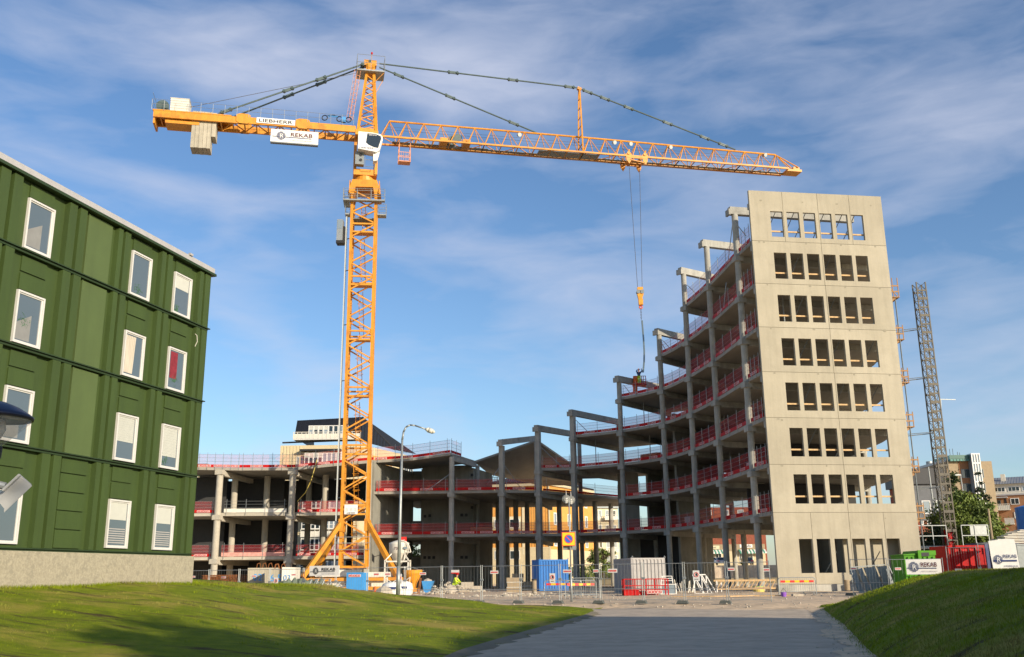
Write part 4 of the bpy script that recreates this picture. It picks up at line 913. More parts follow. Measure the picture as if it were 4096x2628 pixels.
# ================================================================== green house
GF = Fr((-13.90, 30.43, 0), (.2526, .9676), (.9676, -.2526))
GH = thing('green_house', 'green metal clad apartment house with white framed windows on a pebbledash plinth', 'house', (-13.9, 30.43, 1.4))
TE = 6.80; T0 = -9.0
ZL_ = [2.68, 5.60, 8.50, 11.42, 13.78]
mb = MB(); mb.box(T0, TE+.12, -12, .10, -.5, 2.58, GF); mb.build('plinth', M['plinth'], GH)
mb = MB(); mb.box(T0, TE-.02, -12, -.12, 2.58, 13.75, GF); mb.build('wall', M['green'], GH)
mb = MB(); mb.box(T0, TE+.10, -12.1, .14, 13.72, 13.92, GF); mb.box(5.05, 5.25, .1, .2, 13.92, 14.0, GF); mb.build('roof_edge', M['roofm'], GH)
mb = MB(); mb.box(T0, TE+.2, -12.05, .17, 13.62, 13.715, GF); mb.build('eaves_trim', M['greend'], GH)
for i, z in enumerate(ZL_[:-1]):
    mb = MB(); mb.box(T0, TE+.08, -.12, .13, z-.045, z-.01, GF)
    mb.box(T0, TE, -.11, .06, z-.12, z-.05, GF); mb.build('ledge', M['greend'], GH)
M['winframe'] = mat('window_frame_paint', (.60, .58, .54), .45, .04, 3)
WIN = [-3.12, 1.96, 4.54]; WW = 1.13
PIERS = [(-6.3, -5.6), (-5.5, -4.8), (-4.45, -4.02), (-3.92, -3.52), (-1.50, -1.10), (-1.00, -.62), (.98, 1.26), (1.34, 1.68), (3.50, 3.80), (3.88, 4.20), (6.02, 6.32), (6.40, 6.79)]
for i in range(4):
    z0, z1 = ZL_[i]+.0, (ZL_[i+1]-.13 if i < 3 else 13.60)
    for a, b in PIERS:
        mb = MB(); mb.prism([GF.p(a, -.12, z0), GF.p(a+.02, .055, z0), GF.p(b-.03, .055, z0), GF.p(b, -.12, z0)], (0, 0, z1-z0)); mb.build('cladding_pier', M['green'], GH)
        
    # panel field between first and second window columns
    if i > 0:
        mb = MB(); mb.box(-.40, .78, -.12, -.045, z0+.02, z1-.02, GF); mb.build('cladding_panel', M['greenl'], GH)
        mb = MB(); mb.box(-.47, -.43, -.12, -.02, z0+.02, z1-.02, GF); mb.build('cladding_trim', M['greenl'], GH)
    else:
        for k in range(5):
            mb = MB(); mb.box(-.47, .72, -.12, -.06, z0+.03+k*.575, z0+.03+k*.575+.535, GF); mb.build('cladding_panel', M['green'], GH)
WZ = [(2.77, 4.36), (5.67, 7.27), (8.58, 10.18), (11.50, 13.11)]
blind = {(1, 0): .42, (1, 1): .62, (2, 0): .42, (2, 1): .78, (2, 3): .36, (1, 2): 0}
M['blind'] = mat('window_blind', (.50, .50, .44), .9, .04, 4); M['curt'] = mat('pale_curtain', (.55, .48, .38), .9, .2, 6, stretch=(8, 8, .3)); M['redc'] = mat('red_curtain', (.20, .018, .03), .9, .3, 5)
M['plant'] = mat('pot_plant_leaves', (.05, .14, .06), .7, .3, 6); M['refl'] = mat('reflection_grey', (.22, .22, .21), .9)
for c, t0 in enumerate(WIN+[-8.1]):
    for r_, (za, zb) in enumerate(WZ):
        t1 = t0+WW
        # header panels above the window
        top = (ZL_[r_+1]-.13) if r_ < 3 else 13.6
        hdr = [(zb+.03, top)] if top-zb < 1.0 else [(zb+.03, zb+.03+(top-zb)/2-.02), (zb+.03+(top-zb)/2+.01, top)]
        for h0, h1 in hdr:
            mb = MB(); mb.box(t0+.03, t1-.05, -.12, -.07, h0+.01, h1-.03, GF); mb.build('cladding_panel', M['green'], GH)
        w = MB()
        for (a, b, z0, z1) in ((t0, t0+.06, za, zb), (t1-.06, t1, za, zb), (t0+.06, t1-.06, zb-.055, zb), (t0+.06, t1-.06, za, za+.05)): w.box(a, b, -.115, -.03, z0, z1, GF)
        for (a, b, z0, z1) in ((t0+.06, t0+.10, za+.05, zb-.055), (t1-.11, t1-.06, za+.05, zb-.055), (t0+.10, t1-.11, zb-.095, zb-.055), (t0+.10, t1-.11, za+.05, za+.09)): w.box(a, b, -.118, -.065, z0, z1, GF)
        wf = w.build('window', M['winframe'], GH)
        gl = MB(); gl.box(t0+.10, t1-.11, -.1185, -.09, za+.09, zb-.095, GF); gl.build('pane', M['glassw'], wf)
        a, b = t0+.11, t1-.15
        if (c, r_) in blind and blind[(c, r_)] > 0:
            k = blind[(c, r_)]; mb = MB(); zt = zb-.1; hgt = (zb-za-.25)*k
            if r_ == 1:
                n = 22
                for q in range(n): mb.box(a, b, -.0895, -.087+.004*(q % 2), zt-hgt*(q+1)/n, zt-hgt*q/n-.004, GF)
            else: mb.box(a, b, -.0895, -.083, zt-hgt, zt, GF)
            mb.build('blind', M['blind'], wf)
        if r_ == 0 and c in (1, 2):
            mb = MB()
            for q in range(7): mb.box(a, b, -.0895, -.086, za+.16+q*.075, za+.16+q*.075+.035, GF)
            mb.build('frosted_strip', M['greybox'], wf)
        if (c, r_) == (1, 2):
            mb = MB()
            for q in range(6): mb.prism([GF.p(a+.02+q*.09, -.0895, zb-.14), GF.p(a+.09+q*.09, -.0895, zb-.14), GF.p(a+.12+q*.07, -.0895, za+.14), GF.p(a+.03+q*.075, -.0895, za+.14)], GF.p(0, .012, 0)-GF.p(0, 0, 0))
            mb.build('curtain', M['curt'], wf)
        if (c, r_) == (2, 2): mb = MB(); mb.box(a+.08, a+.52, -.0895, -.084, za+.45, zb-.14, GF); mb.build('curtain', M['redc'], wf)
        if (c, r_) in ((0, 3), (0, 2), (0, 1)):
            mb = MB(); mb.prism([GF.p(a, -.0895, za+.13), GF.p(b-.28, -.0895, za+.13), GF.p(b-.28, -.0895, za+.95), GF.p(a, -.0895, za+.62)], GF.p(0, .004, 0)-GF.p(0, 0, 0)); mb.build('room_reflection' if False else 'pane_reflection', M['refl'], wf)  # flat grey patch on the pane stands in for a reflection
        if (c, r_) in ((0, 2), (1, 3), (2, 2), (2, 3), (2, 1)):
            mb = MB(); cx, cz = {(0, 2): (a+.30, za+.72), (1, 3): (a+.40, za+.3), (2, 2): (a+.35, za+.38), (2, 3): (a+.15, za+.2), (2, 1): (a+.2, za+.25)}[(c, r_)]
            for q in range(60): 
                x, z = cx+rng.normal(0, .12), cz+rng.normal(0, .09); dx, dz = rng.normal(0, .04, 2)
                x = min(max(x, a+.05), b-.08); mb.prism([GF.p(x-.015, -.0885, z), GF.p(x+.015, -.0885, z), GF.p(x+dx, -.0885, max(za+.13, z+dz))], GF.p(0, .006, 0)-GF.p(0, 0, 0))
            mb.build('pot_plant', M['plant'], wf)
# facade end closing strip
mb = MB(); mb.box(TE-.02, TE+.0, -12, .05, 2.6, 13.6, GF); mb.build('end_cladding', M['green'], GH)
mb = MB(); mb.path([GF.p(6.0, .03, 11.0), GF.p(6.06, .08, 10.95), GF.p(6.1, .09, 10.7), GF.p(6.03, .05, 10.5)], .012, 4); mb.build('loose_cable', M['offw'], GH)
# ================================================================== temporary site fence
def fence_pt(x):
    d = ray(x, 2400); k = d[0]/d[1]; Y = (55.4-.425*1.75)/(1+.425*k); return Vector((k*Y, Y, 0))
FPX = [706, 830, 951, 1074, 1210, 1340, 1467, 1618, 1766, 1926, 2083, 2241, 2404, 2575, 2740, 2912, 3090]
FG = 'temporary wire fence panels along the site'
M['emb'] = mat('rubber_foot', (.10, .11, .10), .9)
def notice(mb, fr, a, z, w, h, off, kind):
    mb.m = 1; mb.box(a-w/2, a+w/2, off, off+.012, z-h/2, z+h/2, fr); o = .016
    if kind == 'strip': mb.m = 2; [mb.box(a-w*.42+i*w*.145, a-w*.42+i*w*.145+w*.11, off+.012, off+o, z-h*.24, z+h*.2, fr) for i in range(6)]
    elif kind == 'half': mb.m = 2; mb.box(a-w/2, a+w/2, off+.012, off+o, z-h/2, z-h*.18, fr)
    else:
        n = fr.ey; mb.m = 2; mb.ring(fr.p(a, off+.02, z+h*.1), w*.32, w*.045, 16, n); mb.m = 3; mb.box(a-w*.1, a+w*.14, off+.012, off+o, z-h*.02, z+h*.22, fr); mb.box(a-w*.3, a+w*.3, off+.012, off+o, z-h*.36, z-h*.3, fr)
def fence_panel(p0, p1, zb, label, signs=(), h=2.0, mesh=12, banner=None, foot=True, gname=FG):
    d = Vector((p1.x-p0.x, p1.y-p0.y, 0)); L = d.length; fr = Fr((p0.x, p0.y, zb), (d.x, d.y)); r = thing('fence_panel', label, 'fence', (p0.x, p0.y, zb), 0, gname)
    mb = MB(); a, b = .05, L-.05
    for x in (a, b): mb.tube(fr.p(x, 0, .05), fr.p(x, 0, h+.05), .021, 6)
    for z in (h-.02, .72, .16): mb.tube(fr.p(a, 0, z), fr.p(b, 0, z), .018, 6)
    mb.box(a-.12, a+.06, -.04, .04, 1.2, 1.3, fr); mb.build('frame', M['steel'], r)
    w = MB()
    for i in range(1, mesh): x = a+(b-a)*i/mesh; w.tube(fr.p(x, 0, .16), fr.p(x, 0, h-.03), .0045, 3, caps=False)
    w.build('wire_mesh', M['steeld'], r)
    if foot: f = MB(); f.prism([fr.p(-.15+x, y, -.02+z) for x, y, z in ((-.28, -.12, 0), (.34, -.12, 0), (.26, -.12, .15), (-.2, -.12, .15))], fr.p(0, .3, 0)-fr.p(0, 0, 0)); f.build('foot', M['emb'], r)
    for (a_, z_, w_, h_, kd) in signs: s = MB(); notice(s, fr, a_*L, z_, w_, h_, .03, kd); s.build('notice', [M['white'], M['white'], M['signr'], M['dark']], r)
    if banner: banner(fr, r, L)
    return r
FP = [fence_pt(x) for x in FPX]
def fbanner(fr, r, L): pass
SG = {0: [(.5, 1.6, .34, .12, 'strip')], 1: [(.5, 1.55, .34, .12, 'strip')], 2: [(.5, 1.6, .36, .12, 'strip')], 3: [(.2, 1.25, .3, .5, 'ban'), (.72, 1.65, .34, .12, 'strip')], 4: [(.5, 1.6, .4, .14, 'strip')], 5: [], 6: [(.25, 1.62, .38, .16, 'strip'), (.86, 1.35, .34, .55, 'ban'), (.55, 1.62, .36, .14, 'strip')],
      7: [(.5, 1.62, .4, .14, 'strip')], 8: [(.35, 1.7, .5, .2, 'half')], 9: [(.34, 1.65, .48, .17, 'strip')], 10: [(-.0+.82, 1.3, .32, .5, 'ban')], 11: [(.2, 1.65, .5, .18, 'strip'), (.95-.05, 1.65, .3, .16, 'strip')], 12: [(.3, 1.65, .52, .2, 'strip')], 13: [], 14: [(.3, 1.35, .34, .52, 'ban')], 15: [(.1+.02, 1.65, .34, .15, 'strip'), (.3+.62, 1.6, .3, .15, 'strip')]}
FLB = ['fence panel half hidden by the green house corner', 'fence panel in front of the sand pile beside the green house', 'fence panel in front of the rusty mesh stack', 'fence panel across the left concrete block with blue numerals', 'fence panel across the right concrete block and its end face', 'fence panel carrying the white company board',
       'fence panel crossing the pale blue box', 'fence panel behind the tall street lamp, before the white silo', 'fence panel directly in front of the crouching worker', 'fence panel just right of the crouching worker', 'fence panel in front of the brick stacks', 'fence panel before the blue container, by the parking sign pole',
       'fence panel just right of the parking sign pole', 'fence panel before the grey side of the white container', 'fence panel in front of the red machine frame', 'fence panel before the white trestles, last before the window wall']
for i in range(16): fence_panel(FP[i], FP[i+1], ground_h(FP[i].x, FP[i].y), FLB[i], SG.get(i, ()))
bp = thing('company_board', 'white company board with striped emblem fixed to the fence left of the blue box', 'sign', tuple(at(1244, 2303, FP[4].y-.2)))
q0, q1 = at(1243, 2304, FP[5].y+.6), at(1326, 2262, FP[6].y+.0); bf = Fr((q0.x, q0.y-.35, 0), (FP[6].x-FP[5].x, FP[6].y-FP[5].y)); bw = (q1-q0).xy.length; bf.ey = Vector((bf.ex.y, -bf.ex.x, 0))
mb = MB(); mb.m = 0; mb.box(0, bw, 0, .03, q0.z, q1.z, bf); banner_art(mb, bf, 0, q0.z, bw, q1.z-q0.z, .035); mb.build('board', [M['white'], M['dark'], M['dark'], M['subt']], bp)
# fences on the right, behind the grass bank
def fence_run(px, Y, lab, h=2.0, signs={}):
    P = [at(x, 2237, y) for x, y in zip(px, Y)]
    for i in range(len(P)-1): fence_panel(P[i], P[i+1], P[i].z-h if h else .4, lab[i], signs.get(i, ()), h=h)
fence_run([3398, 3406+142, 3772], [60, 58, 57.2], ['fence panel in front of the leaning steel panels', 'fence panel in front of the green skip'], 2.1, {0: [(.1, 1.55, .35, .13, 'strip')], 1: [(-.02+.2, 1.55, .34, .14, 'strip'), (.5, 1.55, .34, .14, 'strip')]})
def fr2(x0, x1, Y0, Y1, ytop, h, lab, signs=()):
    a, b = at(x0, ytop, Y0), at(x1, ytop-10, Y1); fence_panel(a, b, a.z-h, lab, signs, h=h)
fr2(3779, 3905, 56, 55, 2190, 2.6, 'fence panel in front of the red container', [(.35, 1.15, .36, .55, 'ban'), (.3, .80, .5, .14, 'strip')])
fr2(3905, 3975, 55, 54.6, 2172, 2.6, 'narrow fence panel before the dark blue container', [(.25, .75, .32, .5, 'ban')])
fr2(4062, 4180, 54, 53.5, 2180, 2.5, 'fence panel at the right edge beyond the upright banner', [(.45, 1.7, .3, .14, 'strip')])
cb = thing('company_board', 'white company board with striped emblem on the fence before the green skip', 'sign', tuple(at(3628, 2280, 55.8)))
a, b = at(3628, 2298, 55.8), at(3762, 2236, 55.2); f = Fr((a.x, a.y, 0), (b.x-a.x, b.y-a.y)); mb = MB(); w_ = (b-a).xy.length; mb.box(0, w_, -.03, 0, a.z, b.z, f); f.ey = Vector((f.ex.y, -f.ex.x, 0)); banner_art(mb, f, 0, a.z, w_, b.z-a.z, .012); mb.build('board', [M['white'], M['navy'], M['maroon'], M['subt']], cb)
ub = thing('upright_banner', 'tall white fabric banner with striped emblem standing above the grass bank', 'banner', tuple(at(3968, 2279, 54)))
a, b = at(3972, 2290, 54), at(4064, 2153, 53.7); f = Fr((a.x, a.y, 0), (b.x-a.x, b.y-a.y)); f.ey = Vector((f.ex.y, -f.ex.x, 0)); w_ = (b-a).xy.length; mb = MB()
mb.prism([f.p(x*w_, 0, a.z+z*(b.z-a.z)) for x, z in ((.04, .02), (.3, .0), (.7, .01), (1.0, .02), (.97, .5), (.93, .98), (.6, .99), (-.02, .93), (.0, .5))], f.p(0, -.03, 0)-f.p(0, 0, 0)); banner_art(mb, f, .0, a.z, w_, b.z-a.z, .012, lay='tall'); mb.build('banner_cloth', [M['white'], M['navy'], M['navy'], M['subt']], ub)

# ================================================================== street lamp, parking sign lamp, near lamp
p = Vector((-5.3, 47.3, .9)); sl = thing('street_lamp', 'tall grey curved-arm street lamp at the lawn edge before the silo', 'street lamp', tuple(p))
zt = at(1612, 1760, 47.3).z; top = [Vector((at(x, y, 47.3)[0], 47.3, at(x, y, 47.3).z)) for x, y in ((1592, 2378), (1609, 1760), (1614, 1728), (1624, 1708), (1640, 1700), (1660, 1702), (1705, 1717))]
mb = MB(); mb.path(top, .06, 10, [.095, .052, .047, .044, .042, .04, .036]); mb.tube(top[0], top[0]+Z*1.3, .105, 10, .095); mb.build('pole', M['steel'], sl, True)
h0 = top[-1]; h1 = at(1733, 1727, 47.3); mb = MB(); d = (h1-h0).normalized()
mb.tube(h0-d*.05, h0+d*.12, .05, 8, .13); mb.tube(h0+d*.12, h0+d*.34, .13, 10, .12); mb.tube(h0+d*.34, h0+d*.46, .12, 10, .04); mb.build('lamp_head', M['offw'], sl, True)
p = atz(2287, 2422, .12); pl = thing('park_lamp', 'thin pole with two clear glass globe lamps by the road', 'street lamp', tuple(p)); PY = p.y
a = at(2287, 2424, PY); b = at(2276, 2010, PY); c = at(2283, 2275, PY)
mb = MB(); mb.tube(a, c, .065, 10); mb.tube(c, c+Z*.12, .065, 10, .04); mb.tube(c+Z*.1, b, .04, 8); mb.tube(a-Z*.05, a+Z*.12, .15, 10, .07); mb.tube(b, b+Vector((-.12, 0, .18)), .025, 6); mb.tube(b, b+Vector((.14, .25, .12)), .025, 6); mb.build('pole', M['steel'], pl, True)
gm_ = bpy.data.materials.new('clear_globe_glass'); gm_.use_nodes = True; gb = gm_.node_tree.nodes['Principled BSDF']; gb.inputs['Base Color'].default_value = (.55, .54, .46, 1); gb.inputs['Alpha'].default_value = .30; gb.inputs['Roughness'].default_value = .06; gb.inputs['Specular IOR Level'].default_value = .9
for i, (x, y, dy) in enumerate(((2265, 1996, 0), (2284, 2000, .35))):
    q = at(x, y, PY+dy); R_ = .245; mb = MB(); mb.lathe(q, [(R_*math.sin(math.pi*k/10)+.002, -R_*math.cos(math.pi*k/10)) for k in range(11)], 18); gl = mb.build('globe', gm_, pl, True)
    mb = MB(); mb.tube(q-Z*.24, q-Z*.05, .06, 8, .09); mb.tube(q-Z*.02, q+Z*.06, .05, 8); mb.tube(q+Z*.22, q+Z*.5, .02, 6, .005); mb.build('bulb', M['white'], gl)
ps = thing('parking_sign', 'square yellow no-parking sign with blue disc on the lamp pole', 'sign', tuple(at(2274, 2152, PY-.12)))
q = at(2274, 2156, PY-.10); sf = Fr((q.x, q.y, q.z), (1, .06)); mb = MB(); w_ = .385
mb.m = 0; mb.box(-w_, w_, -.0, .025, -w_, w_, sf); mb.m = 2; mb.box(-w_, w_, .025, .028, -w_, w_, sf); mb.m = 0; mb.box(-w_+.035, w_-.035, .028, .031, -w_+.035, w_-.035, sf)
def disc(mb, fr, r, off, n=28): mb.prism([fr.p(r*math.cos(2*math.pi*i/n), off, r*math.sin(2*math.pi*i/n)) for i in range(n)], fr.p(0, .004, 0)-fr.p(0, 0, 0))
mb.m = 2; disc(mb, sf, .25, .031); mb.m = 1; disc(mb, sf, .205, .0355); mb.m = 2; mb.beam(sf.p(-.15, .042, .15), sf.p(.15, .042, -.15), .008, .05); mb.build('sign_face', [M['signy'], M['signb'], M['signr']], ps)
mb = MB(); mb.box(-.3, .45, -.22, -.2, -.60, -.18, sf); mb.box(.1, .46, -.24, -.22, -.5, .45, sf); mb.build('back_plate', M['steeld'], ps)
nl = thing('near_lamp', 'near post-top lamp with dark domed cap and clear cone glass at left edge', 'street lamp', (-4.6, 8.6, .1))
lc_ = at(-34, 1715, 8.6); cx, cy = lc_.x, lc_.y
mb = MB(); zc_ = at(40, 1672, 8.6).z; mb.lathe((cx, cy, zc_), [(.335, 0), (.34, .015), (.30, .045), (.21, .10), (.10, .145), (.03, .155)], 32); mb.build('lamp_cap', mat('dark_blue_enamel', (.018, .026, .06), .35, .05, 3), nl, True)
mb = MB(); mb.lathe((cx, cy, zc_), [(.335, -.012), (.338, 0)], 32); mb.build('cap_rim', M['dark'], nl)
cg = bpy.data.materials.new('clear_cone'); cg.use_nodes = True; b_ = cg.node_tree.nodes['Principled BSDF']; b_.inputs['Base Color'].default_value = (.5, .5, .45, 1); b_.inputs['Alpha'].default_value = .28; b_.inputs['Roughness'].default_value = .08
mb = MB(); mb.lathe((cx, cy, zc_-.255), [(.10, 0), (.325, .24)], 32); mb.build('cone_glass', cg, nl, True)
mb = MB(); mb.lathe((cx, cy, zc_-.22), [(.05, 0), (.09, .05), (.12, .12), (.10, .2)], 16); mb.build('bulb', M['white'], nl, True)
mb = MB(); mb.lathe((cx, cy, zc_-.36), [(.105, 0), (.11, .10)], 20); mb.tube((cx, cy, -.1), (cx, cy, zc_-.35), .06, 12); mb.build('post', M['dark'], nl)
fl = thing('floodlight', 'grey box floodlight tilted on the near lamp post at left edge', 'floodlight', tuple(at(20, 1960, 8.5)))
A_, B_, C_, D_ = at(-20, 1990, 8.5), at(78, 1898, 8.5), at(122, 1936, 8.5), at(18, 2036, 8.5); e = Vector((-.135, .28, .03)); mb = MB(); mb.prism([A_, B_, C_, D_], e); mb.prism([D_+(C_-D_)*-.02, C_, C_+Vector((.012, 0, -.02)), D_+Vector((.0, 0, -.03))], e); mb.beam(at(12, 1962, 8.45), at(80, 1899, 8.45), .03, .02); mb.build('housing', mat('light_grey_plastic', (.40, .40, .38), .5, .04, 3), fl)
mb = MB(); mb.tube(at(22, 1945, 8.64), (cx, cy, at(0, 1930, 8.64).z), .035, 10); mb.build('bracket', M['steel'], fl)

# ================================================================== things on the building site
def sitz(x, y, z=.47): return atz(x, y, z)
def simple(name, label, cat, mb, m, loc, part=None, group=None):
    r = thing(name, label, cat, tuple(loc), 0, group); mb.build(part or 'body', m, r); return r
# big concrete blocks with blue figures
def conc_block(p, w, d, h, label, txt, rz=0.0):
    fr = Fr((p.x, p.y, 0), (math.cos(rz), math.sin(rz)), (math.sin(rz), -math.cos(rz))); r = thing('concrete_block', label, 'concrete block', tuple(p), 0, 'large concrete base blocks')
    mb = MB(); mb.hexa([fr.p(*q) for q in ((0, 0, p.z-.6), (w, 0, p.z-.6), (w-.1, -d, p.z-.6), (.1, -d, p.z-.6), (-.12, .1, p.z+h), (w+.14, .1, p.z+h), (w+.0, -d-.05, p.z+h), (-.02, -d-.05, p.z+h))]); mb.build('block_body', M['wall'], r)
    t = MB(); t.text(txt, fr.p(.25, .115, p.z+h*.56), fr.ex, Z, .66, .0); t.build('painted_figures', M['blue2'], r)
    for x in (.5, .9, w-.6):
        t = MB(); t.path([fr.p(x, -.5, p.z+h), fr.p(x+.04, -.5, p.z+h+.28), fr.p(x+.2, -.5, p.z+h+.34), fr.p(x+.3, -.5, p.z+h)], .02, 5); t.build('lifting_loop', M['rust'], r)
p = at(995, 2330, 69); p.z = .55; conc_block(p, 1.9, 1.6, 1.95, 'left concrete block with blue painted figures and a no-entry notice in front', '02T', .30)
p = at(1064, 2330, 66.5); p.z = .55; conc_block(p, 1.05, 2.2, 1.85, 'right concrete block with blue painted figures and rusty lifting loops', '6,5T', .12)
mb = MB(); fr = Fr(at(1128, 2330, 66.6), (.93, .2)); fr.o.z = 0; 
p = at(1126, 2330, 66.3); mb.hexa([Vector((p.x+x, 66.3+y, z)) for x, y, z in ((0, 0, 0), (.75, .25, 0), (.75, 1.8, 0), (0, 1.8, 0), (0, -.03, 2.5), (.85, .22, 2.48), (.85, 1.8, 2.48), (0, 1.8, 2.5))]); r = simple('concrete_block', 'bright end concrete block nearest the crane, faint blue figures', 'concrete block', mb, M['offw'], (p.x, 66.3, .5), 'block_body', 'large concrete base blocks')
t = MB(); t.text('03', (p.x+.12, 66.24, 1.65), (.95, .3, 0), Z, .5, -.01); t.build('painted_figures', M['blue2'], r)
# rusty reinforcement mesh stack
a, b = at(812, 2318, 70), at(1000, 2318, 70); rr = thing('mesh_stack', 'long stack of rusty reinforcement mesh behind the left fence', 'steel mesh', (a.x, 70, .5)); mb = MB()
for k in range(9):
    z = .9+k*.14; mb.tube((a.x+.0+.05*math.sin(k*2.3), 70, z), (b.x, 70, z), .02, 4); mb.tube((a.x, 71.6, z), (b.x, 71.6, z), .02, 4)
n = 34
for i in range(n):
    x = a.x+(b.x-a.x)*i/(n-1)
    for k in range(9): mb.tube((x-.06, 69.9, .88+k*.14), (x+.06, 71.8, .92+k*.14), .022, 4, caps=False)
    mb.tube((x-.09, 69.95, .86), (x+.05, 69.95, 2.06), .028, 4)
mb.box(a.x, b.x, 70.3, 71.5, .86, 1.95); mb.build('mesh_sheets', M['rust'], rr)
mb = MB(); q = at(765, 2330, 64); mb.box(q.x+.3, q.x+2.6, 64, 64.25, .9, 1.32); mb.box(q.x+1.3, q.x+2.7, 63.8, 64.0, 1.1, 1.48); simple('plank_pile', 'pale planks on the ground beside the green house corner', 'timber', mb, M['wood'], (q.x, 64, .8), 'planks')
def heap(name, label, cat, c, rx, ry, h, m, n=40, kind=None):
    mb = MB()
    for i in range(n):
        a = rng.uniform(0, 6.283); r_ = rng.random()**.6; x, y = c[0]+rx*r_*math.cos(a), c[1]+ry*r_*math.sin(a); z = c[2]+h*(1-r_)*rng.uniform(.5, 1); s = rng.uniform(.06, .22)*(.9 if m is M['rock'] else 1)
        mb.lathe((x, y, z-.08), [(s*rng.uniform(.5, 1), 0), (s*rng.uniform(.8, 1.2), s*.5), (s*rng.uniform(.3, .8), s*rng.uniform(.8, 1.3))], 5)
    mb.lathe((c[0], c[1], c[2]-.15), [(min(rx, ry)*.9, 0), (min(rx, ry)*.55, h*.6), (.1, h*.95)], 9)
    o = mb.build(name, m); o['label'] = label; o['category'] = cat
    if kind: o['kind'] = kind
    return o
q = at(745, 2330, 66); heap('sand_pile', 'small sand pile by the fence beside the green house', 'sand', (q.x+.8, 66, .6), 1.2, 1.0, 1.1, M['sand'], 24, 'stuff')
q = sitz(1790, 2370); heap('rubble', 'pale rubble of broken concrete around the crouching worker', 'rubble', (q.x, q.y+3, .42), 3.6, 1.2, .9, M['rock'], 120, 'stuff')
q = sitz(1740, 2376); heap('rubble', 'scattered broken concrete left of the worker near the yellow hopper', 'rubble', (q.x+.4, q.y, .38), 2.0, .8, .5, M['rock'], 60, 'stuff')
q = sitz(2150, 2385); heap('rubble', 'scattered site litter behind the crowd barriers', 'rubble', (q.x, q.y+4, .36), 5.5, 1.6, .3, M['rock'], 120, 'stuff')
mb = MB()
for i in range(350):
    X = rng.uniform(-12, 21); Y = rng.uniform(fence_y(X)+.3, 72) if rng.random() < .75 else fence_y(X)-rng.random()*1.6; s = rng.uniform(.02, .07); z = ground_h(X, Y)
    mb.lathe((X, Y, z-.01), [(s, 0), (s*.9, s*.5), (s*.3, s*.9)], 4)
o = mb.build('gravel', M['rock']); tag(o, 'loose stones strewn over the sandy site ground', 'gravel', None, 'stuff')
# timber, tarpaulin, trestles in front of the crane foot
q = at(1180, 2352, 62); mb = MB()
for i in range(5): mb.beam((q.x-1.1+i*.05, 62+i*.1, 1.05+i*.05), (q.x+1.0, 62.5-i*.12, 1.02+i*.07), .16, .05)
simple('plank_pile', 'loose pale planks left of the company board', 'timber', mb, M['wood'], (q.x, 62, .9), 'planks')
q = at(1210, 2340, 66); mb = MB(); 
for i in range(14): mb.lathe((q.x-1.3+i*.2, 66+rng.uniform(-.3, .3), .7), [(.35, 0), (.38, .4), (.25, .7+rng.uniform(0, .25)), (.05, .85+rng.uniform(0, .3))], 7)
simple('tarpaulin', 'crumpled grey-green tarpaulin below the company board', 'tarpaulin', mb, M['tarp'], (q.x, 66, .6), 'sheet')
def trestle(name, label, q, w, h, m, n=3, r=.03):
    t_ = thing(name, label, 'trestle', tuple(q)); mb = MB()
    for i in range(n+1):
        x = q.x+w*i/n; mb.tube((x-.15, q.y-.3, q.z), (x+.1, q.y, q.z+h), r, 5); mb.tube((x+.25, q.y+.3, q.z), (x, q.y, q.z+h), r, 5)
    mb.tube((q.x, q.y, q.z+h), (q.x+w, q.y, q.z+h), r, 5); mb.tube((q.x-.1, q.y-.2, q.z+h*.4), (q.x+w, q.y-.2, q.z+h*.4), r, 5)
    for i in range(n): mb.tube((q.x+w*i/n, q.y-.2, q.z+h*.1), (q.x+w*(i+1)/n, q.y, q.z+h*.95), r, 5)
    mb.build('frame', m, t_); return t_
q = at(1240, 2352, 61.5); q.z = .95; trestle('trestle', 'tangled steel trestle frames under the company board', q, 1.2, .75, M['steel'])
q = at(1318, 2352, 61.2); q.z = .9; trestle('trestle', 'folded steel trestle left of the pale blue box', q, 1.1, .6, M['steel'], 2)
q = at(1385, 2353, 61); bz = .6; bb = thing('site_box', 'pale blue rental box with red letter plate standing by the fence', 'box', (q.x, 61, bz)); mb = MB()
q1_ = at(1464, 2353, 61); zt = at(1385, 2291, 61).z; wb = q1_.x-q.x
mb.hexa([(q.x, 61, bz), (q.x+wb*.80, 61, bz), (q.x+wb, 61.9, bz), (q.x+.1, 62.1, bz), (q.x, 61, zt), (q.x+wb*.82, 61, zt), (q.x+wb, 61.9, zt), (q.x+.1, 62.1, zt)]); mb.box(q.x-.02, q.x+wb*.83, 60.97, 61, zt-.05, zt+.01); mb.build('casing', M['blue2'], bb)
s = link('rental_sticker', STK, bb); s.location = (.50, -.04, zt-bz-.18); s.scale = (.55, 1, .75)
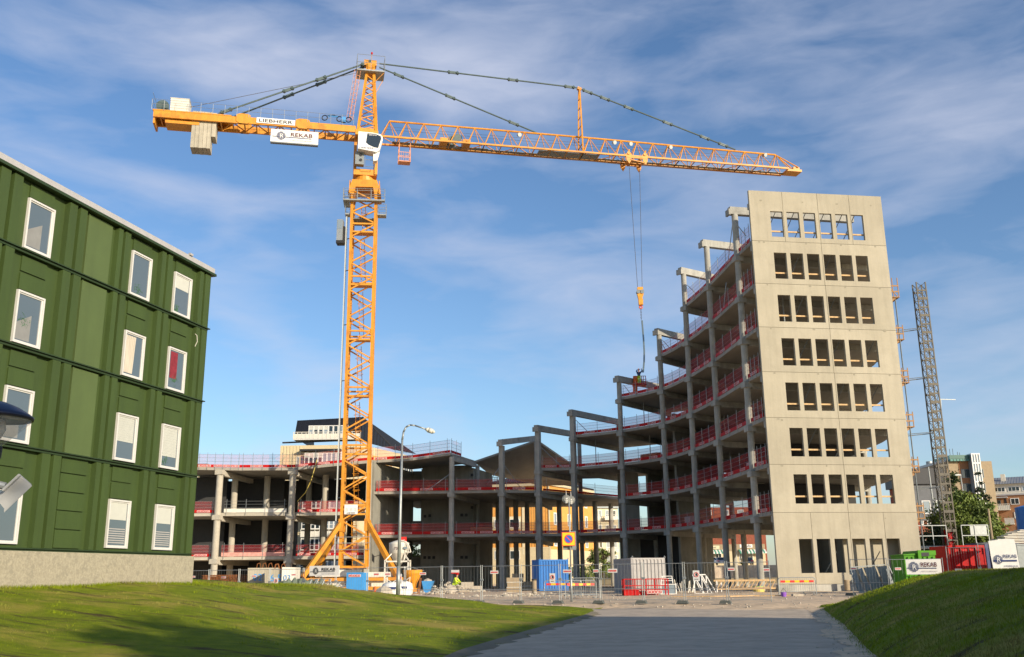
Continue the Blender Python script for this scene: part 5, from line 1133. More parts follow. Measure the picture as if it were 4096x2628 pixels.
# silo
q = at(1595, 2340, 90); sz = .5; si = thing('silo', 'white mortar silo with cone bottom on a steel frame beside the crane leg', 'silo', (q.x, 90, sz))
zs = lambda y: at(1595, y, 90).z; wsi = (at(1635, 2200, 90).x-at(1555, 2200, 90).x)/2; sx_ = at(1596, 2200, 90).x
mb = MB(); mb.lathe((sx_, 90, 0), [(.18, zs(2262)), (.3, zs(2256)), (wsi*.93, zs(2214)), (wsi*.98, zs(2212)), (wsi, zs(2178)), (wsi*1.02, zs(2172)), (wsi*.5, zs(2164)), (.1, zs(2160))], 24); mb.build('tank', M['offw'], si, True)
mb = MB(); mb.path([Vector((sx_+x, 89.3, zs(y))) for x, y in ((.2, 2163), (.7, 2168), (1.0, 2186), (1.15, 2210), (.75, 2210))], .06, 6)
for x in (-1.15, .95):
    for yy in (89.2, 91): mb.beam((sx_+x, yy, sz), (sx_+x, yy, zs(2240)), .13)
    mb.beam((sx_+x, 89.2, zs(2244)), (sx_+x, 91, zs(2244)), .12)
mb.beam((sx_+.7, 89.3, zs(2168)), (sx_+.6, 89.3, zs(2240)), .08)
mb.beam((sx_-1.15, 89.2, zs(2246)), (sx_+1.0, 89.2, zs(2246)), .13); mb.beam((sx_-1.15, 89.2, zs(2270)), (sx_+1.0, 89.2, zs(2270)), .1); mb.beam((sx_-1.1, 89.2, zs(2240)), (sx_-.6, 89.4, zs(2215)), .1); mb.beam((sx_+.95, 89.2, zs(2240)), (sx_+.5, 89.4, zs(2215)), .1); mb.build('silo_frame', M['offw'], si)
mb = MB(); mb.box(sx_+.5, sx_+.85, 90-wsi*1.0, 90-wsi*.85, zs(2197), zs(2189)); mb.build('label_plate', M['glassl'], si)
t = MB(); t.text('73', (sx_-.35, 90-wsi*1.03, zs(2200)), (1, 0, 0), Z, .35); t.build('lettering', M['maroon'], si)
q = at(1612, 2162, 104); mb = MB(); mb.box(q.x-.38, q.x+.38, 104, 104.04, q.z-.38, q.z+.38); r = simple('floor_sign', 'small red sign plate above the silo', 'sign', mb, M['signr'], q, 'plate')
t = MB(); t.text('65', (q.x-.2, 103.98, q.z-.2), (1, 0, 0), Z, .42); t.build('lettering', M['white'], r); t = MB(); t.beam((q.x-.3, 104.1, q.z), (q.x-.3, 107.5, q.z), .05); t.build('bracket', M['steel'], r)
# yellow concrete hopper
q = at(1652, 2372, 80); hz_ = lambda y: at(1652, y, 80).z; hp = thing('concrete_hopper', 'worn yellow concrete hopper with blackened cone right of the street lamp', 'hopper', (q.x, 80, .45))
wh = (at(1692, 2300, 80).x-at(1612, 2300, 80).x)/2
mb = MB(); mb.lathe((q.x-.05, 80, 0), [(wh*.30, hz_(2355)), (wh*.42, hz_(2335)), (wh*.95, hz_(2293)), (wh*1.0, hz_(2280)), (wh*.93, hz_(2280)), (wh*.3, hz_(2300))], 20); mb.build('cone', M['hopper'], hp)
mb = MB(); mb.box(q.x-wh*.45, q.x+wh*.55, 79.5, 80.5, hz_(2366), hz_(2352)); mb.box(q.x-.25, q.x-.1, 79.1, 79.3, hz_(2350), hz_(2305)); mb.build('outlet', M['hopper'], hp)
mb = MB()
for s in (-1, 1): mb.beam((q.x+s*wh*.55, 79.4, .45), (q.x+s*wh*.75, 79.5, hz_(2312)), .06); mb.beam((q.x+s*wh*.55, 80.6, .45), (q.x+s*wh*.75, 80.5, hz_(2312)), .06)
mb.beam((q.x-wh*.6, 79.4, .5), (q.x+wh*.6, 79.4, .5), .06); mb.build('stand', M['rust'], hp)
mb = MB(); mb.path([Vector((q.x+x, 79.9, hz_(y))) for x, y in ((-.1, 2283), (.5, 2278), (.9, 2284), (-.4, 2266))], .03, 5); mb.build('bail_handle', M['steeld'], hp)
def bag(q, w, h, label):
    r = thing('bulk_bag', label, 'bag', tuple(q), 0, 'white bulk bags'); mb = MB(); mb.lathe(q, [(w*.42, 0), (w*.5, h*.15), (w*.53, h*.5), (w*.46, h*.85), (w*.2, h*1.0)], 10); mb.build('bag_body', M['white'], r, True); t = MB(); t.box(q.x-w*.25, q.x+w*.25, q.y-w*.54, q.y-w*.5, q.z+h*.5, q.z+h*.65); t.build('printed_band', M['navy'], r)
    for s in (-1, 1): t = MB(); t.path([q+Vector((s*w*.3, 0, h*.9)), q+Vector((s*w*.35, 0, h*1.25)), q+Vector((s*w*.05, 0, h*1.0))], .025, 4); t.build('loop', M['offw'], r)
q = at(1568, 2352, 72); q.z = .45; bag(q, 1.5, 1.0, 'slumped white bulk bag left of the street lamp'); q = at(1615, 2350, 72.5); q.z = .45; bag(q, 1.3, 1.05, 'white bulk bag half behind the street lamp pole')
q = at(1535, 2375, 66); mb = MB(); mb.lathe((q.x, 66, .3), [(.62, 0), (.66, .35), (.45, .75), (.15, .9)], 7); simple('boulder', 'grey broken boulder at the lawn edge left of the lamp', 'boulder', mb, M['rock'], (q.x, 66, .4), 'rock')
q = at(1500, 2353, 74); mb = MB(); mb.lathe((q.x, 74, .5), [(.22, 0), (.22, .05), (.14, .06), (.03, .65)], 12); simple('traffic_cone', 'small orange traffic cone behind the fence right of the blue box', 'traffic cone', mb, M['orange'], (q.x, 74, .5), 'cone')
a, b = at(1687, 2352, 88), at(1732, 2352, 88); ztop = at(1700, 2324, 88).z; mb = MB(); w_ = b.x-a.x
mb.hexa([(a.x+.2, 88, .45), (b.x-.3, 88, .45), (b.x-.3, 89.4, .45), (a.x+.2, 89.4, .45), (a.x, 87.8, ztop), (b.x, 87.8, ztop), (b.x, 89.6, ztop), (a.x, 89.6, ztop)]); r = simple('waste_skip', 'small pale blue skip between the yellow hopper and rubble', 'skip', mb, M['blue2'], (a.x, 88, .45), 'tub')
t = MB(); t.lathe((a.x+w_*.45, 88.7, ztop-.1), [(.5, 0), (.35, .2), (.05, .32)], 8); t.build('waste_load', M['rock'], r)
# brick stacks
def bricks(x, y, w, h, n, label, Y=None):
    q = sitz(x, y, .42); r = thing('brick_stack', label, 'brick stack', tuple(q), 0, 'wrapped brick stacks'); mb = MB(); c = MB()
    for k in range(n): z = q.z+k*(h/n); c.box(q.x+rng.uniform(-.06, .06), q.x+w+rng.uniform(-.06, .06), q.y, q.y+.9, z+.05, z+h/n-.02); mb.box(q.x-.03, q.x+w+.03, q.y-.02, q.y+.92, z-.0, z+.045)
    c.build('bricks', M['tan'], r); mb.build('pallet_boards', M['offw'], r)
bricks(2028, 2371, 1.15, 1.25, 3, 'taller pale brick stack behind the fence left of the blue container'); bricks(2062-14, 2366, 1.1, 1.6, 4, 'brick stack with raised end pallet beside a taller one'); bricks(2094, 2366, 1.5, .9, 2, 'low collapsed brick stack beside the blue container')
q = sitz(2138, 2386, .36); mb = MB(); mb.tube((q.x, q.y, .3), (q.x, q.y, 1.45), .16, 14); r = simple('drain_pipe', 'upright orange drain pipe in the sand before the blue container', 'pipe', mb, M['tan'], q, 'pipe'); t = MB(); t.tube((q.x, q.y, 1.45), (q.x, q.y, 1.56), .185, 14); t.build('socket', M['dark'], r)
q = WF.p(4.9, .9, 0); mb = MB(); mb.tube((q.x, q.y, .5), (q.x, q.y, 1.25), .19, 14); simple('drain_pipe', 'short brown drain pipe beside the foot of the window wall', 'pipe', mb, M['tan'], (q.x, q.y, .5), 'pipe')
# containers
def container(A, Bp, depth_vec, z0, z1, label, m, name='shipping_container', rib=14, ribs2=10, cat='container', m2=None):
    """A->Bp front long face; ribs on both seen faces"""
    r = thing(name, label, cat, (A.x, A.y, z0)); mb = MB(); d = (Bp-A); d.z = 0; L = d.length; D = Vector(depth_vec); 
    P = [A, Bp, Bp+D, A+D]; mb.slab([(p.x, p.y, z1-.05) for p in P], z1-z0-.1); mb.build('shell', m, r)
    fr = Fr((A.x, A.y, 0), (d.x, d.y)); n = d.normalized().cross(Z)
    rb = MB()
    for i in range(rib): t = (i+.5)/rib; c = A+d*t+n*.02; c.z = 0; dd = d.normalized(); rb.prism([c-dd*(L/rib*.32)+Z*(z0+.12), c-dd*(L/rib*.16)+n*.05+Z*(z0+.12), c+dd*(L/rib*.16)+n*.05+Z*(z0+.12), c+dd*(L/rib*.32)+Z*(z0+.12)], (0, 0, z1-z0-.24))
    L2 = D.length; d2 = D.normalized(); n2 = -d.normalized()
    for base in (A,):
        for i in range(ribs2): t = (i+.5)/ribs2; c = base+D*t+n2*.01; c = Vector((c.x, c.y, 0)); rb.prism([c-d2*(L2/ribs2*.32)+Z*(z0+.12), c-d2*(L2/ribs2*.16)+n2*.05+Z*(z0+.12), c+d2*(L2/ribs2*.16)+n2*.05+Z*(z0+.12), c+d2*(L2/ribs2*.32)+Z*(z0+.12)], (0, 0, z1-z0-.24))
    rb.build('corrugation', m2 or m, r)
    f = MB()
    for p in P: f.beam(Vector((p.x, p.y, z0)), Vector((p.x, p.y, z1)), .14)
    for z in (z0+.07, z1-.07):
        for i in range(4): f.beam(Vector((P[i].x, P[i].y, z)), Vector((P[(i+1) % 4].x, P[(i+1) % 4].y, z)), .12)
    f.build('corner_frame', m, r)
    for p in P[:2]: h = MB(); h.path([Vector((p.x, p.y, z1)), Vector((p.x+.05, p.y, z1+.14)), Vector((p.x+.12, p.y, z1))], .02, 4); h.build('lifting_eye', M['steel'], r)
    return r
a2 = at(2160, 2349, 87.5); Bq = at(2272, 2349, 87.9); A = Vector((a2.x, 87.5, 0)); Bq = Vector((Bq.x, 87.9, 0)); L0 = at(2132, 2349, 89.8)
container(A, Bq, Vector((L0.x-A.x, 2.3, 0)), .5, at(2160, 2238, 87.5).z, 'blue corrugated container standing under the unfinished frame', M['blue'], rib=10, ribs2=7)
a2 = at(2532, 2376, 71); b2 = at(2663, 2376, 71.8); c2 = at(2462, 2376, 76); t_ = container(Vector((a2.x, 71, 0)), Vector((b2.x, 71.9, 0)), Vector((c2.x-a2.x, 5, 0)), .4, at(2532, 2231, 71).z, 'white and grey corrugated container behind the red machine frame', M['greybox'], rib=9, ribs2=12, m2=M['greybox'])
# red machine frame in front
a, b = at(2498, 2380, 66), at(2680, 2380, 66); rm = thing('red_machine', 'low red steel machine cage with grating and letter plate before the white container', 'machine', (a.x, 66, .4)); zt = at(2498, 2317, 66).z; zb = at(2498, 2382, 66).z
mb = MB(); mb.box(a.x, a.x+(b.x-a.x)*.32, 66, 67, zb, zb+(zt-zb)*.33); mb.box(a.x+(b.x-a.x)*.32, b.x-.9, 66.3, 67, zb, zb+(zt-zb)*.25)
for x in np.linspace(a.x, b.x-.1, 5): mb.beam((x, 66, zb), (x, 66, zt), .07); mb.beam((x, 67.2, zb), (x, 67.2, zt), .07)
for z in (zb+.35, (zb+zt)/2+.1, zt): mb.beam((a.x, 66, z), (b.x-.1, 66, z), .08, .06); mb.beam((a.x, 66, z), (a.x, 67.2, z), .06)
for i in range(26): x = a.x+(b.x-a.x)*i/26; mb.tube((x, 66.05, zb+.3), (x, 66.05, zt), .01, 4)
mb.quad((a.x, 66.05, zb), (a.x, 67.1, zb), (a.x, 67.1, zt), (a.x, 66.05, zt)); mb.build('cage', M['red'], rm)
s = link('rental_sticker', STK, rm); s.location = (2.0, -.06, zb+.2-.4); s.scale = (.75, 1, 1)
def barrier(p, d, L, label, board=True, h=1.05):
    r = thing('crowd_barrier', label, 'barrier', (p.x, p.y, p.z), 0, 'steel crowd barriers'); d = Vector(d).normalized(); q = lambda a, z: p+d*a+Z*z
    mb = MB(); mb.path([q(0, .0), q(0, h-.15), q(.05, h-.04), q(.18, h), q(L-.18, h), q(L-.05, h-.04), q(L, h-.15), q(L, 0)], .025, 6); mb.tube(q(0, .2), q(L, .2), .02, 5); n = d.cross(Z)
    for a in (.15, L-.15): mb.tube(q(a, .02)-n*.3, q(a, .02)+n*.3, .02, 5); mb.tube(q(a, .02), q(a, .2), .02, 5)
    mb.build('frame', M['steel'], r); t = MB()
    for i in range(1, 17): t.tube(q(L*i/17, .2), q(L*i/17, h), .009, 4)
    t.build('bars', M['steel'], r)
    if board:
        t = MB(); N_ = 7
        for i in range(N_): t.m = i % 2; t.beam(q(.12+(L-.24)*i/N_, h*.78)+n*.03, q(.12+(L-.24)*(i+1)/N_, h*.78)+n*.03, .012, .12)
        t.build('striped_board', [M['signr'], M['signy']], r)
q = at(2178, 2384, 62); q.z = .42; barrier(q, (1, -.08, 0), 2.3, 'crowd barrier with red-yellow board left of the park lamp pole'); q = at(2262, 2386, 60.5); q.z = .4; barrier(q, (1, .3, 0), 2.0, 'crowd barrier with red-yellow board right of the park lamp pole'); q = at(2290, 2386, 61.5); q.z = .4; barrier(q, (1, .12, 0), 1.75, 'plain steel crowd barrier leaning behind the striped ones', False, 1.2)
q = WF.p(.05, 14.5, .42); q = at(3117, 2378, 60.5); q.z = .45; barrier(q, (1, -.03, 0), 2.25, 'crowd barrier with striped board at the foot of the window wall')
# white trestles and frames
q = sitz(2780, 2376, .4); q.z = .4
tr = thing('white_trestles', 'white painted steel zigzag trestles behind the fence near the columns', 'trestle', tuple(q)); mb = MB()
for x0 in (0, .55): mb.beam(q+Vector((x0, 0, 0)), q+Vector((x0-.02, 0, 1.3)), .06); mb.beam(q+Vector((x0, 0, 1.3)), q+Vector((x0+.65, 0, .05)), .06); mb.beam(q+Vector((x0-.02, .4, 1.3)), q+Vector((x0+.55, .4, .1)), .06)
mb.beam(q+Vector((-.1, 0, 1.33)), q+Vector((.85, .1, 1.33)), .06); mb.beam(q+Vector((.9, 0, 0)), q+Vector((.85, 0, 1.3)), .06); mb.beam(q+Vector((.85, 0, 1.3)), q+Vector((1.5, 0, .1)), .06); mb.beam(q+Vector((1.6, 0, .1)), q+Vector((1.6, 0, .9)), .07); mb.beam(q+Vector((1.9, 0, .1)), q+Vector((1.9, 0, .85)), .07); mb.beam(q+Vector((0, -.3, .03)), q+Vector((1.95, -.3, .03)), .06); mb.build('frame', M['white'], tr)
q = sitz(2632, 2378, .4); q.y -= 1.5; fx = thing('glass_rack', 'white framed rack holding pale sheets right of the red machine', 'rack', tuple(q)); mb = MB()
for x in (0, 1.05): mb.beam(q+Vector((x, 0, 0)), q+Vector((x, 0, .75)), .06)
for z in (.05, .7): mb.beam(q+Vector((0, 0, z)), q+Vector((1.05, 0, z)), .05)
mb.beam(q+Vector((.05, .3, .75)), q+Vector((.2, .3, 1.25)), .05); mb.beam(q+Vector((.9, .3, .75)), q+Vector((.85, .3, 1.25)), .05)
for z in (.95, 1.1, 1.25): mb.beam(q+Vector((.1, .3, z)), q+Vector((.85, .3, z)), .04)
mb.build('frame', M['white'], fx); mb = MB(); mb.box(q.x+.06, q.x+.98, q.y+.03, q.y+.05, q.z+.08, q.z+.66); mb.build('sheet', M['glassl'], fx)
mb = MB(); q = sitz(2710, 2372, .42)
for i in range(9): x = q.x+i*.14; mb.beam((x, q.y+rng.uniform(-.5, .5), .45), (x+rng.uniform(-.2, .3), q.y+rng.uniform(-.4, .4), .7+rng.uniform(0, .75)), .04, .09)
simple('scrap_pile', 'jumble of scrap timber and pale sheets behind the fence', 'scrap', mb, M['offw'], q, 'scrap_pieces')
q = sitz(3035, 2369, .42); mb = MB(); mb.tube((q.x, q.y, .42), (q.x, q.y, .80), .42, 18); r = simple('yellow_drum', 'low round yellow drum on the sand before the window wall', 'drum', mb, mat('pale_yellow_paint', (.62, .48, .12), .6), q, 'drum_body'); t = MB(); t.tube((q.x, q.y, .80), (q.x, q.y, .86), .44, 18); t.build('lid', mat('pale_green_lid', (.32, .45, .15), .6), r)
mb = MB(); a, b = at(2870, 2352, 70), at(3095, 2350, 70.5)
for k in range(2): mb.beam((a.x, 70+k*1.2, .75+k*.02), (b.x, 70+k*1.2, .75+k*.02), .06, .12); mb.beam((a.x, 70+k*1.2, 1.3), (b.x, 70+k*1.2, 1.3), .06, .12)
for i in range(14): x = a.x+(b.x-a.x)*i/14; mb.beam((x, 70.02, .78), (x+.32, 70.02, 1.28), .05)
simple('lattice_girder', 'long low timber lattice girder lying before the ground floor columns', 'girder', mb, M['wood'], (a.x, 70, .7), 'girder_members')
mb = MB(); a = at(2700, 2382, 58.5)
for i in range(4): mb.beam((a.x+i*1.6, 59+rng.uniform(-.6, .6), .47), (a.x+i*1.6+rng.uniform(1.4, 2.6), 59+rng.uniform(-.5, .8), .49), .14, .05)
simple('plank_pile', 'loose planks lying on the sand behind the right fence', 'timber', mb, M['wood'], (a.x, 59, .42), 'planks')
q = at(3135, 2380, 58.5); q.z = .42; mb = MB(); mb.lathe(q, [(.14, 0), (.17, .26)], 12); r = simple('bucket', 'small purple bucket beside the striped barrier', 'bucket', mb, mat('purple_plastic', (.22, .08, .42), .5), q, 'tub'); t = MB(); t.path([q+Vector((-.17, 0, .26)), q+Vector((0, 0, .48)), q+Vector((.17, 0, .26))], .01, 4); t.build('handle', M['dark'], r)
mb = MB()
for (x, y, s) in ((3190, 2386, .22), (3207, 2383, .18), (3300, 2374, .1), (3342, 2370, .1), (2985, 2370, .1)): q = atz(x, y, .38); mb.box(q.x-s*1.4, q.x+s*1.4, q.y-s, q.y+s, .33, .40+s*.6)
o = mb.build('debris', M['rock']); tag(o, 'small scraps lying on the sand before the window wall', 'debris', None, 'stuff')
# leaning steel formwork panels
q = at(3434, 2366, 66); lp = thing('steel_panels', 'grey steel formwork panels leaning in a rack before the window wall', 'formwork', (q.x, 66, .4)); x0 = q.x
for i, (dx, w) in enumerate(((0, .35), (.5, .3), (.9, .75), (1.75, .65))):
    mb = MB(); mb.prism([Vector((x0+dx, 66-i*.1, .55)), Vector((x0+dx+w, 66-i*.1, .55+i*.03)), Vector((x0+dx+w-.35, 66.3-i*.1, 2.0+i*.06)), Vector((x0+dx-.35, 66.3-i*.1, 1.95+i*.06))], (0, .12, 0)); mb.build('steel_sheet', M['steeld'], lp)
mb = MB(); mb.beam((x0-.1, 65.7, .5), (x0+2.7, 65.4, .52), .12); mb.beam((x0-.2, 66.6, 2.1), (x0+2.1, 66.5, 2.25), .06); mb.tube((x0+2.6, 65.5, .5), (x0+2.2, 66.2, 2.3), .03, 5); mb.build('rack', M['steel'], lp)
mb = MB(); q = at(3535, 2355, 66)
for i in range(16): mb.tube((q.x+rng.uniform(-.3, 1.1), 66+rng.uniform(-.3, .3), .5+rng.uniform(0, .9)), (q.x+rng.uniform(-.3, 1.1), 66+rng.uniform(-.3, .3), .5+rng.uniform(0, 1.1)), .03, 5)
simple('scrap_pile', 'tangle of dark steel parts beside the green skip', 'scrap', mb, M['steeld'], q, 'steel_parts')
# green skip, red and blue containers
def hull(name, label, cat, px, Y, D, m, z0=.4, lid=None):
    a, b = at(px[0], px[2], Y), at(px[1], px[2], Y); a.x = at(px[0], px[2], Y+D).x if px[0] > 2048 and name != 'blue_container' else a.x; a.x = max(a.x, at(px[0], px[2], Y).x); r = thing(name, label, cat, (a.x, Y, z0)); mb = MB(); mb.box(a.x, b.x, Y, Y+D, z0, a.z); mb.build('tub', m, r); return r, a, b
r, a, b = hull('waste_container', 'lime green lidded waste skip behind the fence right of the window wall', 'skip', (3562, 3740, 2222), 62, 2.2, M['limegreen'])
mb = MB(); w_ = b.x-a.x; mb.prism([Vector((a.x-.05, 61.95, a.z)), Vector((b.x+.05, 61.95, a.z)), Vector((b.x+.05, 61.95, a.z+.28)), Vector((a.x+w_*.44, 61.95, a.z+.28)), Vector((a.x+w_*.40, 61.95, a.z+.12)), Vector((a.x-.05, 61.95, a.z+.06))], (0, 2.3, 0)); mb.box(a.x+w_*.42, a.x+w_*.52, 61.8, 61.95, .4, a.z+.3); mb.build('lid', M['limegreen'], r)
mb = MB(); mb.box(a.x+w_*.55, a.x+w_*.80, 61.93, 61.95-.012, a.z-.06, a.z+.16); mb.build('hatch', M['dark'], r)
mb = MB(); [mb.box(a.x+w_*t, a.x+w_*t+.05, 61.9, 62, .5, a.z-.1) for t in (.1, .25, .6, .75, .9)]; mb.box(a.x, b.x, 61.92, 62, 1.5, 1.6); mb.build('rib', M['limegreen'], r)
r, a, b = hull('red_container', 'bright red steel container below the lattice hoist mast', 'container', (3716, 3932, 2184), 68, 3, M['red'])
mb = MB(); w_ = b.x-a.x
for t in (.0, .14, .34, .58, .76, .98): mb.box(a.x+w_*t, a.x+w_*t+.08, 67.9, 68, .4, a.z)
mb.box(a.x, b.x, 67.88, 68, a.z-.15, a.z+.02); mb.box(a.x+w_*.8, a.x+w_*.95, 67.86, 67.9, 1.0, a.z-.6); mb.build('frame', M['red'], r)
mb = MB(); mb.box(a.x+w_*.80, a.x+w_*.955, 67.82, 67.86, .6, 1.9); mb.build('ladder', M['steeld'], r)
r, a, b = hull('blue_container', 'dark blue container half hidden behind the upright banner', 'container', (3936, 4075, 2170), 70, 3, M['navy'])
mb = MB(); [mb.box(a.x+i*.35, a.x+i*.35+.12, 69.9, 70, .5, a.z-.1) for i in range(int((b.x-a.x)/.35))]; mb.build('corrugation', M['navy'], r)
q = at(4000, 2150, 64); mb = MB()
for i in range(9): mb.box(q.x-.6+i*.28+rng.uniform(-.2, .2), q.x+1.6+i*.2, 64+i*.05, 65.2, q.z-.35+i*.10, q.z-.30+i*.10)
mb2 = mb; r = simple('insulation_stack', 'stack of pale building boards above the fence at the right edge', 'boards', mb2, M['offw'], (q.x, 64, .4), 'boards'); mb = MB(); mb.box(q.x-.2, q.x+3.6, 64.1, 65, .4, q.z-.4); mb.build('rack', M['steeld'], r)
mb = MB(); q = at(4122, 2100, 72); mb.lathe((q.x+.1, 72, 0), [(1.0, .4), (1.0, at(4085, 2030, 72).z), (.3, at(4085, 2020, 72).z)], 20); r = simple('advert_pillar', 'blue round pillar with an orange drop cut off by the right edge', 'pillar', mb, M['blue'], (q.x, 72, .4), 'pillar_body')
mb = MB(); dz = at(4085, 2062, 72).z; mb.prism([Vector((q.x-.42+x, 70.93+abs(x)*.2, dz+z)) for x, z in ((0, .9), (.3, .3), (.3, -.3), (.12, -.55), (-.12, -.5), (-.25, -.1))], (0, .03, 0)); mb.build('painted_drop', M['orange'], r)
mb = MB(); mb.tube((q.x+.1, 72, .4), (q.x+.1, 72, dz-1.8), 1.03, 20); mb.build('red_base', M['red'], r)
# material hoist mast
hm_ = thing('hoist_mast', 'tall grey lattice hoist mast standing right of the window wall', 'hoist', (34.8, 78, .5)); HX0, HX1, HY0, HY1 = 34.35, 35.12, 78, 78.8; ZT = 25.6
mb = MB()
for x in (HX0, HX1):
    for y in (HY0, HY1): mb.beam((x, y, .5), (x, y, ZT), .09)
n = 34
for i in range(n):
    z0, z1 = .5+(ZT-.5)*i/n, .5+(ZT-.5)*(i+1)/n
    for y in (HY0, HY1): mb.beam((HX0, y, z0), (HX1, y, z0), .07, .13 if i % 2 else .06); mb.tube((HX0, y, z0), (HX1, y, z1), .022, 4); mb.tube((HX1, y, z0), (HX0, y, z1), .022, 4)
    for x in (HX0, HX1): mb.tube((x, HY0, z0 if i % 2 else z1), (x, HY1, z1 if i % 2 else z0), .022, 4)
mb.build('lattice', M['lattice'], hm_)
mb = MB()
for i in range(0, n, 2): z0 = .5+(ZT-.5)*i/n; mb.box(HX0-.04, HX1+.04, HY0-.07, HY0-.04, z0-.1, z0+.12)
mb.build('joint_plate', M['lattice'], hm_)
for z in (8.2, 12.6, 17.2, 21.4):
    mb = MB(); mb.beam((HX0, 78.4, z+.15), (31.6, 79.5, z), .07); mb.beam((HX0, 78.0, z+.2), (31.6, 79.3, z+.15), .05); mb.build('wall_tie', M['steel'], hm_)
mb = MB(); mb.beam((HX1, 78, 15.5), (HX1+1.3, 78, 15.45), .06); mb.beam((HX1, 78, 14.2), (HX1+.1, 78, 15.5), .04); mb.build('arm', M['steel'], hm_)
mb = MB()
for (x0, x1) in ((31.9, 34.1), (35.3, 37.4)):
    mb = MB()
    for z in (3.7, 4.5, 5.3): mb.beam((x0, 77.4, z), (x1, 77.4, z), .06)
    for x in (x0, (x0+x1)/2, x1): mb.beam((x, 77.4, 3.6), (x, 77.4, 5.3), .05)
    mb.box(x0, x1, 77.4, 79.4, 3.55, 3.65)
    if x0 > 35: mb.box(36.0, 37.3, 77.42, 77.46, 4.55, 5.25)
    mb.build('hoist_platform', M['steel'], hm_)
mb = MB(); mb.box(34.45, 35.0, 78.2, 78.7, 3.2, 5.0); mb.build('drive_unit', M['red'], hm_)
# scaffold at the end of the window wall
sc = thing('edge_scaffold', 'timber and tube scaffold climbing the right end of the window wall', 'scaffold', (31.4, 76.5, .5)); mb = MB()
for (x, y) in ((31.15, 76.6), (31.75, 76.4), (31.95, 78.2)): mb.tube((x, y, .5), (x, y, 23.6), .05, 6)
mb.build('upright', M['steeld'], sc)
for k in range(6):
    z = zl(k+1)-.3+.25; mb = MB(); mb.box(30.95, 32.1, 76.3, 78.4, z, z+.08); mb.prism([Vector((30.95, 76.4, z)), Vector((31.9, 76.4, z)), Vector((30.95, 76.4, z-.75))], (0, .1, 0)); mb.beam((31.0, 76.3, z+.5), (32.1, 76.3, z+.5), .04, .12); mb.beam((31.0, 76.3, z+1.0), (32.1, 76.3, z+1.0), .04, .12)
    for x in (31.0, 31.6, 32.05): mb.beam((x, 76.32, z), (x-.0, 76.32, z+(1.25 if k < 5 else 1.7)), .06)
    mb.beam((31.9, 76.3, z+.1), (31.1, 76.3, z+1.2), .06) if k % 2 else None
    mb.build('timber_platform', mat('warm_timber', (.36, .20, .085), .8) if k == 0 else bpy.data.materials['warm_timber'], sc)
# platform lift carrying the upper worker
Yw = hk.y+.35
pb = thing('boom_lift', 'orange personnel lift basket reaching the roof beam by the upper worker', 'lift', tuple(at(2545, 1572, Yw))); P_ = lambda x, y: at(x, y, Yw)
mb = MB(); mb.tube(P_(2541, 1575), P_(2541, 1505), .26, 12); mb.tube(P_(2530, 1540), P_(2583, 1542), .18, 10); mb.build('arm', M['orange'], pb)
mb = MB(); cx0, cx1 = P_(2531, 1506), P_(2582, 1504)
for y in (1504, 1518): mb.tube(P_(2556, y), P_(2583, y), .035, 5)
for x in (2566, 2573, 2582): mb.tube(P_(x, 1503), P_(x, 1536), .04, 5)
mb.box(P_(2531, 1500).x, P_(2585, 1500).x, Yw-.5, Yw+.5, P_(2550, 1538).z-.05, P_(2550, 1538).z+.03); mb.build('basket', M['red'], pb)

# ================================================================== marks on the road
M['tar'] = mat('tar_seam', (.09, .085, .08), .9)
mb = MB()
def road_z(X, Y):
    a, b = road_l(Y)-.3, road_r(Y)+.4; i = (X-a)/(b-a)*14; return ground_h(X, Y)+.012+.03*math.sin(math.pi*i/14)+.006
def crack(x, y, dx, dy, n, w):
    for k in range(n):
        x2, y2 = x+dx+rng.normal(0, .10), y+dy+rng.normal(0, .10); d = Vector((x2-x, y2-y, 0)).normalized(); s = Vector((d.y, -d.x, 0))*w*rng.uniform(.5, 1.2)
        P = [Vector((x, y, 0))-s, Vector((x2, y2, 0))-s, Vector((x2, y2, 0))+s, Vector((x, y, 0))+s]; mb.quad(*[Vector((p.x, p.y, road_z(p.x, p.y))) for p in P]); x, y = x2, y2
crack(1.2, 27, .42, -.04, 16, .009); crack(2.2, 36, .4, -.06, 17, .010)
o = mb.build('road_cracks', M['tar']); o['kind'] = 'structure'
mb = MB()
for i in range(420):
    Y = rng.uniform(17, 46); X = road_r(Y)+rng.normal(-.25, .28) if i % 3 else road_l(Y)+abs(rng.normal(.08, .14)); s = rng.uniform(.012, .04); mb.lathe((X, Y, ground_h(X, Y)+.03), [(s, 0), (s*.8, s*.5), (s*.3, s*.8)], 4)
o = mb.build('grit', M['rock']); tag(o, 'loose grit along both edges of the asphalt road', 'gravel', None, 'stuff')

